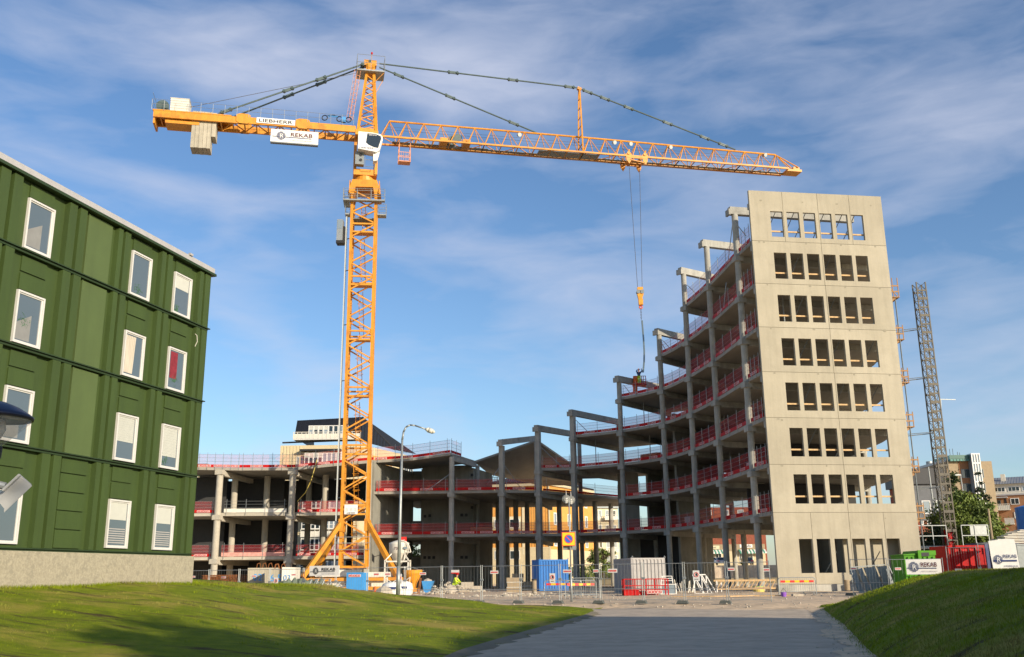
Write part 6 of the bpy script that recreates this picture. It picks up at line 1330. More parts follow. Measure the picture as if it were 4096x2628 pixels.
# ================================================================== people
def skin_mesh(name, nodes, edges, rad, sub=2):
    me = bpy.data.meshes.new(name); me.from_pydata([tuple(p) for p in nodes], edges, []); ob = bpy.data.objects.new(name+'_tmp', me); COL.objects.link(ob)
    sk = ob.modifiers.new('s', 'SKIN'); sk.use_smooth_shade = True
    for i, r_ in enumerate(rad): me.skin_vertices[0].data[i].radius = (r_, r_)
    me.skin_vertices[0].data[0].use_root = True
    sb = ob.modifiers.new('u', 'SUBSURF'); sb.levels = sub; sb.render_levels = sub
    dg = bpy.context.evaluated_depsgraph_get(); dg.update(); out = bpy.data.meshes.new_from_object(ob.evaluated_get(dg)); bpy.data.objects.remove(ob); out.name = name; return out
def person(label, loc, rz, J_, jacket, trousers, helmet, sc_=1.0, helm_m=None):
    """J_ : dict of joints in local metres: pel, chest, neck, head, sh/el/wr/ha (L,R), hip/kn/an/toe (L,R)"""
    r = thing('person', label, 'person', tuple(loc), rz)
    K = ['pel', 'belly', 'chest', 'neck', 'head', 'crown', 'shL', 'elL', 'wrL', 'haL', 'shR', 'elR', 'wrR', 'haR', 'hiL', 'knL', 'anL', 'toL', 'hiR', 'knR', 'anR', 'toR']
    rd_ = [.13, .125, .15, .058, .095, .075, .07, .047, .033, .035, .07, .047, .033, .035, .095, .06, .042, .04, .095, .06, .042, .04]
    E_ = [('pel', 'belly'), ('belly', 'chest'), ('chest', 'neck'), ('neck', 'head'), ('head', 'crown'), ('chest', 'shL'), ('shL', 'elL'), ('elL', 'wrL'), ('wrL', 'haL'), ('chest', 'shR'), ('shR', 'elR'), ('elR', 'wrR'), ('wrR', 'haR'),
          ('pel', 'hiL'), ('hiL', 'knL'), ('knL', 'anL'), ('anL', 'toL'), ('pel', 'hiR'), ('hiR', 'knR'), ('knR', 'anR'), ('anR', 'toR')]
    N_ = [Vector(J_[k])*sc_ for k in K]; ix = {k: i for i, k in enumerate(K)}; edges = [(ix[a], ix[b]) for a, b in E_]; rads = list(rd_)
    # five short finger chains on each hand
    for s in 'LR':
        h = N_[ix['ha'+s]]; w = N_[ix['wr'+s]]; d = (h-w).normalized(); u = d.orthogonal().normalized()
        for f_ in range(4): edges.append((ix['ha'+s], len(N_))); N_.append(h+d*(.075+.01*(f_ in (1, 2)))+u*(.024*(f_-1.5))); rads.append(.009)
        edges.append((ix['wr'+s], len(N_))); N_.append(w+d*.05+u*.055); rads.append(.011)
    # face: nose and ears
    hd = N_[ix['head']]
    for dv, q in ((Vector((0, -.125, 0)), .016), (Vector((.10, 0, 0)), .018), (Vector((-.10, 0, 0)), .018)): edges.append((ix['head'], len(N_))); N_.append(hd+dv); rads.append(q)
    b = link('body', skin_mesh('body', N_, edges, rads), r); b.data.materials.clear(); b.data.materials.append(M['skin']); b.data.polygons.foreach_set('material_index', [0]*len(b.data.polygons))
    def cloth(nm, keys, ed, gr, m):
        ii = {k: i for i, k in enumerate(keys)}; me = skin_mesh(nm, [Vector(J_[k])*sc_ for k in keys], [(ii[a], ii[b]) for a, b in ed], [rd_[ix[k]]+gr for k in keys]); me.materials.clear(); me.materials.append(m); me.polygons.foreach_set('material_index', [0]*len(me.polygons)); link(nm, me, r)
    cloth('jacket', ['pel', 'belly', 'chest', 'shL', 'elL', 'wrL', 'shR', 'elR', 'wrR'], [('pel', 'belly'), ('belly', 'chest'), ('chest', 'shL'), ('shL', 'elL'), ('elL', 'wrL'), ('chest', 'shR'), ('shR', 'elR'), ('elR', 'wrR')], .028, jacket)
    cloth('trousers', ['pel', 'hiL', 'knL', 'anL', 'hiR', 'knR', 'anR'], [('pel', 'hiL'), ('hiL', 'knL'), ('knL', 'anL'), ('pel', 'hiR'), ('hiR', 'knR'), ('knR', 'anR')], .022, trousers)
    mb = MB(); c = Vector(J_['crown'])*sc_; mb.lathe(c+Vector((0, 0, -.01)), [(.165, 0), (.14, .015), (.135, .06), (.10, .12), (.03, .145)], 14); mb.box(-.08+c.x, .08+c.x, c.y-.21, c.y-.1, c.z-.012, c.z+.002); mb.build('helmet', helm_m, r, True, True)
    mb = MB()
    for s in (-1, 1): mb.lathe(Vector((hd.x+s*.035, hd.y-.092, hd.z+.01)), [(.003, -.008), (.011, 0), (.003, .008)], 6)
    mb.build('eyes', M['dark'], r, False, True)
    for s in 'LR':
        a, t = Vector(J_['an'+s])*sc_, Vector(J_['to'+s])*sc_; mb = MB(); mb.tube(a+Vector((0, .05, 0)), t, .055, 8, .05); mb.tube(a+Z*.08, a-Z*.02, .062, 8); mb.build('boot', M['dark'], r, True, True)
    return r
sitJ = dict(pel=(0, .05, .46), belly=(0, 0, .62), chest=(0, -.10, .85), neck=(0, -.17, 1.03), head=(0, -.22, 1.15), crown=(0, -.23, 1.24), shL=(.19, -.12, .93), elL=(.25, -.28, .70), wrL=(.14, -.48, .60), haL=(.10, -.56, .58), shR=(-.19, -.12, .93), elR=(-.26, -.26, .70), wrR=(-.12, -.45, .62), haR=(-.07, -.53, .60),
            hiL=(.10, 0, .44), knL=(.17, -.42, .50), anL=(.15, -.46, .08), toL=(.16, -.62, .04), hiR=(-.10, 0, .44), knR=(-.16, -.40, .48), anR=(-.2, -.36, .08), toR=(-.21, -.52, .04))
q = at(1822, 2352, 92); person('person in hi-vis yellow jacket and red helmet crouching on the rubble', (q.x, 91, .58), R(62), sitJ, M['hiv'], M['hiv'], True, 1.12, M['red'])
stJ = dict(pel=(0, 0, .92), belly=(0, 0, 1.08), chest=(0, 0, 1.32), neck=(0, -.01, 1.50), head=(0, -.03, 1.62), crown=(0, -.03, 1.70), shL=(.19, 0, 1.42), elL=(.36, -.10, 1.52), wrL=(.30, -.18, 1.74), haL=(.26, -.2, 1.82), shR=(-.19, 0, 1.42), elR=(-.32, -.12, 1.55), wrR=(-.16, -.22, 1.72), haR=(-.1, -.24, 1.79),
           hiL=(.1, 0, .90), knL=(.13, -.04, .48), anL=(.14, 0, .09), toL=(.15, -.17, .04), hiR=(-.1, 0, .90), knR=(-.12, -.04, .48), anR=(-.13, 0, .09), toR=(-.14, -.17, .04))
q = at(2557, 1538, Yw-.05); person('person in dark blue jacket and hi-vis trousers reaching up to the crane sling', (q.x, q.y, q.z), R(12), stJ, M['navy'], M['hiv'], True, .98, M['navy'])
mb = MB(); q = at(1875, 2356, 90); mb.box(q.x-.9, q.x+1.2, 90, 90.8, .45, .95); mb.box(q.x-.7, q.x+.4, 90.1, 90.8, .95, 1.3); simple('stone_blocks', 'pale stacked concrete blocks right of the crouching worker', 'blocks', mb, M['rock'], (q.x, 90, .45), 'blocks')
q = at(1822, 2352, 92); mb = MB(); mb.box(q.x-.45, q.x+.5, 90.8, 91.6, .4, 1.02); simple('stone_blocks', 'low concrete block under the crouching worker', 'blocks', mb, M['rock'], (q.x, 91, .45), 'blocks')

mb = MB(); pp = [at(1268, 1838, 106.6), at(1262, 1862, 106.6), at(1245, 1920, 106.4), at(1222, 1970, 106.4), at(1190, 2005, 107)]; mb.path(pp, .045, 5); o = mb.build('hose', mat('yellow_hose', (.55, .42, .08), .6)); tag(o, 'yellow hose hanging from the roof edge beside the left round column', 'hose')
# ================================================================== buildings beyond the site
def window(root, fr, a0, a1, z0, z1, gl='glassl', fm='white', mull=1, off=.0, fw=.1, trans=0, blind_=0):
    w = MB(); w.box(a0, a0+fw, off, off+.08, z0, z1, fr); w.box(a1-fw, a1, off, off+.08, z0, z1, fr); w.box(a0+fw, a1-fw, off, off+.08, z0, z0+fw, fr); w.box(a0+fw, a1-fw, off, off+.08, z1-fw, z1, fr)
    for i in range(1, mull+1): x = a0+(a1-a0)*i/(mull+1); w.box(x-fw*.35, x+fw*.35, off, off+.07, z0+fw, z1-fw, fr)
    if trans: z = z0+(z1-z0)*trans; w.box(a0+fw, a1-fw, off, off+.065, z-fw*.3, z+fw*.3, fr)
    o = w.build('window', M[fm], root); g_ = MB(); g_.box(a0+fw, a1-fw, off, off+.03, z0+fw, z1-fw, fr); g_.build('pane', M[gl], o)
    if blind_: b_ = MB(); b_.box(a0+fw, a1-fw, off+.03, off+.04, z1-fw-(z1-z0)*blind_, z1-fw, fr); b_.build('blind', M['blind'], o)
    return o
def railing(root, fr, a0, a1, b, z, h=1.0, panel='white', name='balcony_railing', n=8):
    mb = MB(); mb.box(a0, a1, b-.04, b, z, z+h*.72, fr); mb.box(a0, a1, b-.05, b+.01, z+h*.92, z+h, fr)
    for i in range(n+1): x = a0+(a1-a0)*i/n; mb.box(x-.04, x+.04, b-.05, b+.03, z, z+h, fr)
    return mb.build(name, M[panel], root)
def cladding(root, fr, a0, a1, z0, z1, m, pitch=.45, off=0.0, name='cladding', horiz=False):
    mb = MB()
    if horiz:
        n = int((z1-z0)/pitch)
        for i in range(n): z = z0+i*pitch; mb.box(a0, a1, off, off+.05, z, z+pitch*.78, fr)
    else:
        n = max(1, int((a1-a0)/pitch))
        for i in range(n): x = a0+(a1-a0)*i/n; mb.box(x, x+pitch*.62, off, off+.06, z0, z1, fr)
    return mb.build(name, M[m], root)
# black-roofed house behind the crane
A = at(1123, 1772, 150); Bq = at(1444, 1762, 150); C = at(1640, 1812, 165)
bh = thing('apartment_house', 'cream apartment house with steep black sheet roof behind the crane mast', 'building', (A.x, 150, .4))
f1 = Fr((A.x, A.y, 0), (Bq.x-A.x, 0), (0, -1)); L1 = Bq.x-A.x; dv = Vector((C.x-Bq.x, 15, 0)); f2 = Fr((Bq.x, 150, 0), (dv.x, dv.y), (dv.y, -dv.x)); L2 = dv.length; ZE = 22.0
mb = MB(); mb.prism([(A.x, 150, .3), (Bq.x, 150, .3), (Bq.x+dv.x, 165, .3), (A.x+3, 165, .3)], (0, 0, ZE-.3)); mb.build('wall', M['beige'], bh)
cladding(bh, f1, 0, 3.5, .5, ZE-.1, 'beige'); cladding(bh, f1, 10, 12.0, .5, ZE-.1, 'beige')
e0, e1 = at(1130, 1771, 149.6), at(1446, 1759, 149.6); mb = MB(); mb.beam(e0, e1, .3, .22); mb.box(3.3, 9.6, .0, 1.3, 21.0, 21.25, f1); mb.build('eaves', M['dark'], bh)
r1, r2, a1_, b1_ = at(1190, 1682, 153), at(1450, 1668, 153), at(1178, 1750, 150.6), at(1443, 1765, 150.2); c1 = at(1580, 1800, 160); c2 = at(1445, 1765, 150.2)
mb = MB(); mb._add([a1_, b1_, r2, r1, Vector((r1.x, 166, r1.z)), Vector((r2.x+1, 170, r2.z-1)), Vector((a1_.x, 166, a1_.z)), c1, c1+Vector((3, 6, 0))], [(0, 1, 2, 3), (3, 2, 5, 4), (1, 7, 2), (0, 3, 4, 6), (2, 7, 8, 5)])
for i in range(34):
    t = i/33; p0 = a1_.lerp(b1_, t); p1 = r1.lerp(r2, t); mb.beam(p0-Vector((0, .03, 0)), p1-Vector((0, .03, 0)), .05)
mb.build('roof', M['black'], bh)
mb = MB()
for i in range(12): t = i/11; p0 = b1_.lerp(c1, t); p1 = r2.lerp(c1, t); mb.beam(p0+Vector((.03, -.05, 0)), p1+Vector((.03, -.05, 0)), .06)
mb.beam(r2, c1, .15); mb.build('roof_seam', M['dark'], bh)
p0, p1 = at(1222, 1752, 148.6), at(1432, 1738, 148.6); fb_ = Fr((p0.x, 148.6, 0), (1, 0), (0, -1)); mb = MB(); mb.box(-1.9, p1.x-p0.x, -2.5, 0, p0.z-.25, p0.z-.02, fb_); mb.build('balcony_floor', M['white'], bh)
railing(bh, fb_, -1.9, p1.x-p0.x+.4, .05, p0.z-.1, 1.05, 'offw', n=16)
for i in range(8): window(bh, Fr((p0.x, 150, 0), (1, 0), (0, -1)), .2+i*.78, .95+i*.78, p0.z+.2, p0.z+2.1, 'glassd' if i % 3 else 'glassl', off=.3, mull=0, blind_=.3 if i < 4 else 0, trans=.3)
window(bh, f1, 2.6, 3.6, 18.3, 20.2, 'glassl', mull=0)
f1o = Fr((A.x, 149.2, 0), (1, 0), (0, -1))
for k, zb in enumerate((18.2, 15.1, 12.0, 8.9, 5.8, 2.7)):
    for i in range(8): window(bh, f1o, 4.0+i*.70, 4.68+i*.70, zb+.2, zb+2.5, 'glassd' if (i < 4) else 'glassl', off=.0, mull=0, trans=.28, blind_=.28 if i < 4 else 0, fw=.09)
    railing(bh, f1o, 4.0, 9.7, .35, zb-1.0, 1.2, 'offw', n=8)
    mb = MB(); mb.box(9.65, 10.2, 0, .3, zb-1, zb+2.6, f1o); mb.build('balcony_side', M['white'], bh)
    if k: window(bh, f1, 1.6, 2.7, zb+.3, zb+2.2, 'glassl', mull=1)
    for s in (.3, .55): window(bh, f2, L2*s, L2*s+1.2, zb-.2, zb+1.9, 'glassl', mull=0)
cladding(bh, f2, L2*.22, L2*.62, 13, 21, 'ochre', .3, .02, horiz=True)
mb = MB(); mb.box(L2*.72, L2*.98, 0, 1.2, 17.6, 18.6, f2); mb.box(L2*.72, L2*.98, 0, 1.3, 20.6, 20.9, f2); mb.build('balcony', M['white'], bh)
for s in (.74, .84): window(bh, f2, L2*s, L2*s+1.6, 18.6, 20.5, 'glassd', off=1.1, mull=1)
# ochre house behind the middle
A = at(1985, 1940, 160); Bq = at(2196, 1936, 158); C = at(2330, 1975, 172)
oh = thing('ochre_house', 'ochre yellow clad house with beige base seen through the concrete frame', 'building', (A.x, 160, .4)); zt = A.z
mb = MB(); mb.prism([(A.x-1, 160, .3), (Bq.x, 158, .3), (C.x+2, 174, .3), (A.x, 176, .3)], (0, 0, zt-.3)); mb.build('wall', M['ochre'], oh)
f1 = Fr((A.x-1, 160, 0), (Bq.x-A.x+1, -2)); f1.ey = Vector((f1.ex.y, -f1.ex.x, 0)); L1 = math.hypot(Bq.x-A.x+1, 2); f2 = Fr((Bq.x, 158, 0), (C.x+2-Bq.x, 16)); f2.ey = Vector((f2.ex.y, -f2.ex.x, 0)); L2 = math.hypot(C.x+2-Bq.x, 16)
mb = MB(); mb.box(-.1, L1+.1, 0, .12, .3, at(2080, 2195, 160).z, f1); mb.box(-.1, L2, 0, .12, .3, at(2080, 2195, 160).z-.2, f2); mb.box(-.1, L1+.1, 0, .16, at(2080, 2197, 160).z, at(2080, 2190, 160).z, f1); mb.build('base_wall', M['beige'], oh)
cladding(oh, f1, 0, L1*.52, 6.2, zt, 'ochre', .42); cladding(oh, f1, L1*.60, L1-.2, 6.2, zt, 'ochre', .42)
z0, z1 = at(2060, 2112, 160).z, at(2060, 2082, 160).z
mb = MB(); mb.box(0, L1*.52, .07, .1, z0-.3, z1+.6, f1); mb.box(L1*.54, L1*.58, 0, .15, 5.2, zt, f1); mb.box(L1-.15, L1+.05, 0, .15, .4, zt, f1); mb.box(-.2, L1+.2, .0, .3, zt-.35, zt+.05, f1); mb.box(-.2, L2, .0, .3, zt-.35, zt+.05, f2); mb.build('white_trim', M['cream'], oh)
for i, a in enumerate((.7, 3.2, 5.2)):
    for zz in (z0, z0+5.0, z0-5): 
        if a+1.7 < L1*.6: window(oh, f1, a, a+1.7, zz, zz+1.4, 'glassd' if i % 2 else 'glassw', mull=0, off=.1)
for zz in (zt-3.2, zt-6.6, zt-10.0):
    for s in (.08, .38, .56, .78): window(oh, f2, L2*s, L2*s+1.1, zz, zz+2.0, 'glassl', mull=0, fw=.18)
mb = MB(); mb.prism([(A.x-1.4, 159.7, zt+.1), (Bq.x+.3, 157.6, zt+.1), (C.x+2.2, 174, zt+.1), (A.x+3, 170, zt+2.0)], (0, 0, .3))
mb.build('roof', M['black'], oh)
mb = MB()
for i in range(30): t = i/29; mb.tube(f1.p(L1*t*.9, -.3, zt+.3), f1.p(L1*t*.9, -.3, zt+1.3), .05, 4)
mb.tube(f1.p(0, -.3, zt+1.3), f1.p(L1*.9, -.3, zt+1.3), .05, 4); mb.build('roof_railing', M['dark'], oh)
# pale balcony building far right of it
def plain_block(name, label, x0, x1, ytop, Y, D, m, rows, cols, z0=.4, fw_=.5, gl='glassl', hh=1.5, trim=None, tilt=0.0, mull=0, base=None):
    a, b = at(x0, ytop, Y), at(x1, ytop, Y+tilt); r = thing(name, label, 'building', (a.x, Y, z0)); mb = MB(); mb.prism([(a.x, Y, z0-.1), (b.x, Y+tilt, z0-.1), (b.x+D*.1, Y+tilt+D, z0-.1), (a.x, Y+D, z0-.1)], (0, 0, a.z-z0)); mb.build('wall', M[m], r)
    fr = Fr((a.x, Y, 0), (b.x-a.x, tilt)); fr.ey = Vector((fr.ex.y, -fr.ex.x, 0)); L = math.hypot(b.x-a.x, tilt); H = a.z-z0
    for j in range(rows):
        for i in range(cols):
            w = L/cols; zz = z0+H*(j+.3)/rows; window(r, fr, w*i+w*(1-fw_)/2, w*i+w*(1+fw_)/2, zz, zz+min(hh, H/rows*.6), gl if (i*3+j) % 4 else 'glassd', mull=mull, off=.0)
    mb = MB(); mb.box(-.3, L+.3, -D*.4, .35, a.z-.1, a.z+.25, fr); mb.build('roof', M[trim or 'steeld'], r)
    return r, fr, L, a.z
r, fr, L, zt = plain_block('pale_house', 'pale cream house with many balconies seen behind the square columns', 2325, 2470, 2030, 185, 12, 'cream', 5, 5, tilt=2)
for k in range(4): railing(r, fr, L*.1, L*.45, .9, 3+k*3, 1.0, 'offw', n=5); railing(r, fr, L*.6, L*.95, .9, 3+k*3, 1.0, 'offw', n=5)
r, fr, L, zt = plain_block('pale_house', 'narrow white house seen left of the ochre house', 1958, 1990, 2000, 190, 10, 'cream', 5, 2)
r, fr, L, zt = plain_block('pale_house', 'small cream rooftop beyond the green house corner', 752, 824, 1862, 160, 10, 'cream', 6, 3, trim='steeld')
# brick shops across the street
sh = thing('shop_row', 'red brick shop row with green striped awnings seen under the concrete frame', 'building', (at(2700, 2255, 195).x, 195, .4)); a, b = at(2700, 2100, 195), at(3060, 2100, 195)
fr = Fr((a.x, 195, 0), (1, 0), (0, -1)); L = b.x-a.x; X_ = lambda x: at(x, 2200, 195).x-a.x; Z_ = lambda y: at(2850, y, 195).z
mb = MB(); mb.box(a.x, b.x, 195, 207, .3, Z_(2030)); mb.build('wall', M['brick'], sh)
mb = MB(); mb.box(X_(2745), X_(3060), .0, .1, Z_(2205), Z_(2178), fr); mb.build('shop_fascia', M['tan'], sh)
mb = MB(); mb.box(X_(2745), X_(3060), .0, .05, .4, Z_(2205), fr); mb.build('shop_front', M['beige'], sh)
for (x0, x1) in ((2770, 2790), (2800, 2812), (2826, 2848), (2860, 2885), (2955, 2972), (2985, 3010)): window(sh, fr, X_(x0), X_(x1), Z_(2250)+.2, Z_(2212), 'glassd', 'white', 1, off=.06)
for (x0, x1) in ((2735, 2757), (2836, 2855), (2905, 2925), (2960, 2985)): window(sh, fr, X_(x0), X_(x1), Z_(2062), Z_(2040), 'glassl', 'white', 0, off=.0)
for (x0, x1) in ((2762, 2893), (2953, 3060)):
    aw = MB(); n = int((X_(x1)-X_(x0))/.32)
    for i in range(n):
        aw.m = i % 2; u0 = X_(x0)+(X_(x1)-X_(x0))*i/n; u1 = X_(x0)+(X_(x1)-X_(x0))*(i+1)/n
        aw.prism([fr.p(u0, .12, Z_(2200)), fr.p(u1, .12, Z_(2200)), fr.p(u1, 1.3, Z_(2212)), fr.p(u0, 1.3, Z_(2212))], (0, 0, .04))
        aw.box(u0, u1, 1.28, 1.32, Z_(2216), Z_(2211.5), fr)
    aw.build('awning', [M['awn'], M['white']], sh)
mb = MB(); mb.m = 0; mb.box(X_(2810), X_(2878), .1, .16, Z_(2196), Z_(2183), fr); mb.m = 1; mb.text('Mat & Thai', fr.p(X_(2814), .18, Z_(2193)), fr.ex, Z, .5, .0, sx=1.1); mb.build('shop_sign', [M['cream'], M['dark']], sh)
mb = MB(); mb.m = 0; mb.box(X_(2959), X_(3010), .1, .16, Z_(2192), Z_(2179), fr); mb.m = 1; mb.text('Skandia', fr.p(X_(2966), .18, Z_(2189)), fr.ex, Z, .62, .01); mb.build('shop_sign', [M['white'], M['dark']], sh)
# cars in front of the shops
def car(name, p, rz, m, label, L=4.4, W=1.8, H=1.42, wagon=False):
    r = thing(name, label, 'car', tuple(p), rz, 'cars parked in front of the shops'); 
    # x = length axis, y = width
    prof = [(-L/2, .32), (-L/2, .72), (-L/2+.08, .86), (-L*.33, .92), (-L*.20, H-.05), (-L*.05, H), (L*.18, H-.03), (L*.33, .94) if not wagon else (L*.44, H-.1), (L/2-.05, .90), (L/2, .70), (L/2, .32)]
    mb = MB(); n = len(prof)
    def inset(z): return W/2-(.17*max(0, z-.88)/(H-.88) if z > .88 else .04*(1-z/.9))
    mb._add([(x, -inset(z), z) for x, z in prof]+[(x, inset(z), z) for x, z in prof], [tuple(range(n)), tuple(range(2*n-1, n-1, -1))]+[(i, n+i, n+(i+1) % n, (i+1) % n) for i in range(n)]); mb.build('body', m, r, False, True)
    for s in (-1, 1):
        g_ = MB(); y = s*(W/2-.09); g_.prism([Vector((-L*.30, y, .95)), Vector((-L*.19, y-s*.11, H-.1)), Vector((L*.17, y-s*.11, H-.1)), Vector((L*.29, y, .95))], (0, s*.035, 0)); g_.build('side_window', M['glassd'], r, False, True)
    for x0, x1 in ((-L*.335, -L*.205), (L*.335, L*.195)):
        s = 1 if x0 > 0 else -1; g_ = MB(); g_.prism([Vector((x0+s*.015, -W/2+.16, .97)), Vector((x0+s*.015, W/2-.16, .97)), Vector((x1+s*.03, W/2-.26, H-.08)), Vector((x1+s*.03, -W/2+.26, H-.08))], (s*.02, 0, .01)); g_.build('windscreen', M['glassd'], r, False, True)
    for x in (-L*.31, L*.30):
        for s in (-1, 1):
            w = MB(); w.tube((x, s*(W/2-.2), .32), (x, s*(W/2+.01), .32), .32, 16); wh_ = w.build('wheel', M['dark'], r, False, True); w = MB(); w.tube((x, s*(W/2), .32), (x, s*(W/2+.02), .32), .19, 12); w.build('rim', M['steel'], wh_, False, True)
    for s in (-1, 1):
        l = MB(); l.box(-L/2-.015, -L/2+.05, s*.62-.2, s*.62+.2, .66, .80); l.build('tail_light', M['signr'], r, False, True); l = MB(); l.box(L/2-.05, L/2+.015, s*.62-.2, s*.62+.2, .60, .74); l.build('headlight', M['glassl'], r, False, True)
    l = MB(); l.box(-L/2-.02, -L/2, -.26, .26, .48, .60); l.build('number_plate', M['white'], r, False, True); return r
M['silver'] = mat('silver_car_paint', (.42, .43, .46), .3, .03, 3, metal=.5); M['dcar'] = mat('dark_blue_car_paint', (.03, .04, .07), .3, .03, 3)
for (x, m, lab, rz) in ((2841, 'white', 'white car seen from behind, parked before the green striped awning', 100), (2886, 'silver', 'silver car right of the white one, partly hidden by a column', 80), (2990, 'dcar', 'dark car parked below the white shop sign', 84), (2783, 'brick', 'dark red car left of the white one before the shops', 95)):
    q = at(x, 2257, 186); car('parked_car', Vector((q.x, 186, q.z-.15)), R(rz), M[m], lab, wagon=(m == 'dcar'))
mb = MB(); mb.box(at(2480, 2260, 178).x, at(3100, 2260, 178).x, 176, 193, -.5, at(2841, 2260, 186).z-.2); o = mb.build('street', M['asph']); o['kind'] = 'structure'
mb = MB(); mb.box(at(2300, 2260, 140).x, at(3110, 2260, 140).x, 138, 141, .2, 1.25); o = mb.build('retaining_wall', M['soil']); tag(o, 'low dark retaining wall between the site and the street beyond', 'wall')
mb = MB()
for i in range(14): x = at(2380, 2200, 136).x+i*1.1; mb.tube((x, 136, .4), (x, 136, 2.3), .04, 4)
mb.beam((at(2380, 2200, 136).x, 136, 2.3), (at(2380, 2200, 136).x+14, 136, 2.3), .06); mb.beam((at(2380, 2200, 136).x, 136, 1.4), (at(2380, 2200, 136).x+14, 136, 1.4), .05); o = mb.build('railing', M['steeld']); tag(o, 'thin green-grey railing in front of the bush behind the site', 'railing')
# ------- right-hand background
A = at(3838, 1943, 215); Bq = at(4240, 1928, 205)
rb = thing('brick_house', 'brown brick apartment house with grey sheet roof and balconies at the right edge', 'building', (A.x, 215, .4)); fr = Fr((A.x, 215, 0), (Bq.x-A.x, -10)); fr.ey = Vector((fr.ex.y, -fr.ex.x, 0)); L = math.hypot(Bq.x-A.x, 10); zr = A.z
X_ = lambda x: L*(x-3838)/(4240-3838); Z_ = lambda y, x=3960: at(x, y, 212).z
zE = Z_(1939)
mb = MB(); mb.box(-2, L, -12, 0, .3, Z_(1981), fr); mb.build('wall', M['brickb'], rb)
mb = MB(); mb.box(-2, L, -12, -.5, Z_(1981), zE, fr); mb.build('upper_wall', M['offw'], rb)
mb = MB(); mb.prism([fr.p(-2.5, .3, zE), fr.p(-2.5, -6, zE+1.9), fr.p(-2.5, -12.3, zE)], fr.p(L+2.5, 0, 0)-fr.p(0, 0, 0))
for i in range(50): a_ = -2.4+i*.55; mb.beam(fr.p(a_, .3, zE+.03), fr.p(a_, -6, zE+1.93), .05)
rf = mb.build('roof', mat('grey_sheet_roof', (.24, .25, .26), .5, .1, 3), rb)
for x in (3884, 4015): c_ = MB(); c_.box(X_(x)-.4, X_(x)+.5, -3.2, -2.2, zE+.6, zE+2.3, fr); c_.build('chimney', M['offw'], rf)
for (x0, x1, n) in ((3856, 3886, 1), (3901, 3965, 3), (3976, 4022, 2), (4032, 4080, 2), (4088, 4150, 3)): window(rb, fr, X_(x0), X_(x1), Z_(1970), Z_(1950), 'glassl' if n != 2 else 'glassd', 'white', n, off=-.5, fw=.14)
mb = MB(); mb.box(-2, L, -.5, .25, Z_(1985), Z_(1979), fr); mb.box(-1, X_(4028), 0, 1.6, Z_(1995), Z_(1991), fr); mb.build('metal_band', M['roofm'], rb)
for zz, xa_, xb_ in ((Z_(2040), 3948, 4033), (Z_(2097), 4006, 4042), (Z_(2150), 4006, 4042)):
    railing(rb, fr, X_(xa_), X_(xb_), 1.3, zz, 1.15, 'offw', n=12); mb = MB(); mb.box(X_(xa_), X_(xb_), 0, 1.3, zz-.2, zz, fr); mb.build('balcony_floor', M['offw'], rb)
for (x, y) in ((4037, 2022), (4045, 2077), (4050, 2132), (4110, 2022), (4110, 2077)): window(rb, fr, X_(x), X_(x)+1.7, Z_(y), Z_(y)+1.35, 'glassd' if y < 2030 else 'blind', 'white', 1, off=.02, fw=.12)
for x in (3935, 3958, 3978): window(rb, fr, X_(x), X_(x)+1.0, Z_(2022), Z_(2003), 'glassd', 'steeld', 0, off=.02)
mb = MB(); mb.box(X_(3915), X_(3932), 0, .05, Z_(2025), Z_(1998), fr); mb.box(X_(4012), X_(4022), 0, .05, Z_(2025), Z_(1998), fr); mb.build('painted_recess', M['dark'], rb)  # flat dark panels painted as the shade of wall recesses
tw = thing('glass_tower', 'tan brick tower block with green glazed top floor behind the trees', 'building', (at(3790, 1900, 210).x, 210, .4)); a = at(3712, 1870, 212); b = at(3830, 1846, 210); c = at(3955, 1840, 214)
X0, X1, X2 = at(3790, 1900, 210).x, at(3888, 1900, 210).x, at(3955, 1900, 212).x; xl = at(3705, 1900, 222).x; zt = at(3830, 1846, 210).z
mb = MB(); mb.box(X0, X2, 210, 224, .4, zt); mb.build('wall', M['tan'], tw)
mb = MB(); mb.prism([(xl, 224, .4), (X0, 210, .4), (X0+.2, 226, .4)], (0, 0, at(3712, 1868, 222).z)); mb.build('side_wall', M['roofm'], tw)
zg0, zg1 = at(3850, 1855, 209).z, at(3850, 1820, 209).z; xa, xb = at(3803, 1850, 209).x, at(3880, 1850, 209).x
mb = MB(); mb.box(xa, xb, 209, 218, zt, zg1); mb.build('glazed_storey', mat('green_glass', (.10, .26, .22), .25, .1, 3), tw)
ft = Fr((xa, 209, 0), (1, 0), (0, -1)); mb = MB()
for i in range(7): x = (xb-xa)*i/6; mb.box(x-.08, x+.08, 0, .08, zt, zg1, ft)
mb.box(-.2, xb-xa, 0, .1, zg1-.8, zg1, ft); mb.build('glazing_bar', mat('dark_green_metal', (.05, .14, .11), .4), tw)
gx0, gx1 = at(3889, 1850, 208).x, at(3920, 1850, 208).x; fs_ = Fr((gx0, 208, 0), (1, 0), (0, -1)); mb = MB(); mb.box(0, gx1-gx0, -4, 0, .4, at(3900, 1813, 208).z, fs_); mb.build('stair_glass', M['glassl'], tw)
mb = MB(); zz = at(3900, 1813, 208).z
for i in range(4): x = (gx1-gx0)*i/3; mb.box(x-.1, x+.1, 0, .12, .4, zz, fs_)
for i in range(12): mb.box(-.1, gx1-gx0+.1, 0, .13, zz-i*2.0-.25, zz-i*2.0, fs_)
mb.build('stair_frame', M['white'], tw)
fw2 = Fr((at(3832, 1850, 210).x, 210, 0), (1, 0), (0, -1)); mb = MB(); mb.box(0, at(3888, 1850, 210).x-at(3832, 1850, 210).x, 0, .1, .4, zt, fw2); mb.build('recessed_bay', M['brickb'], tw)
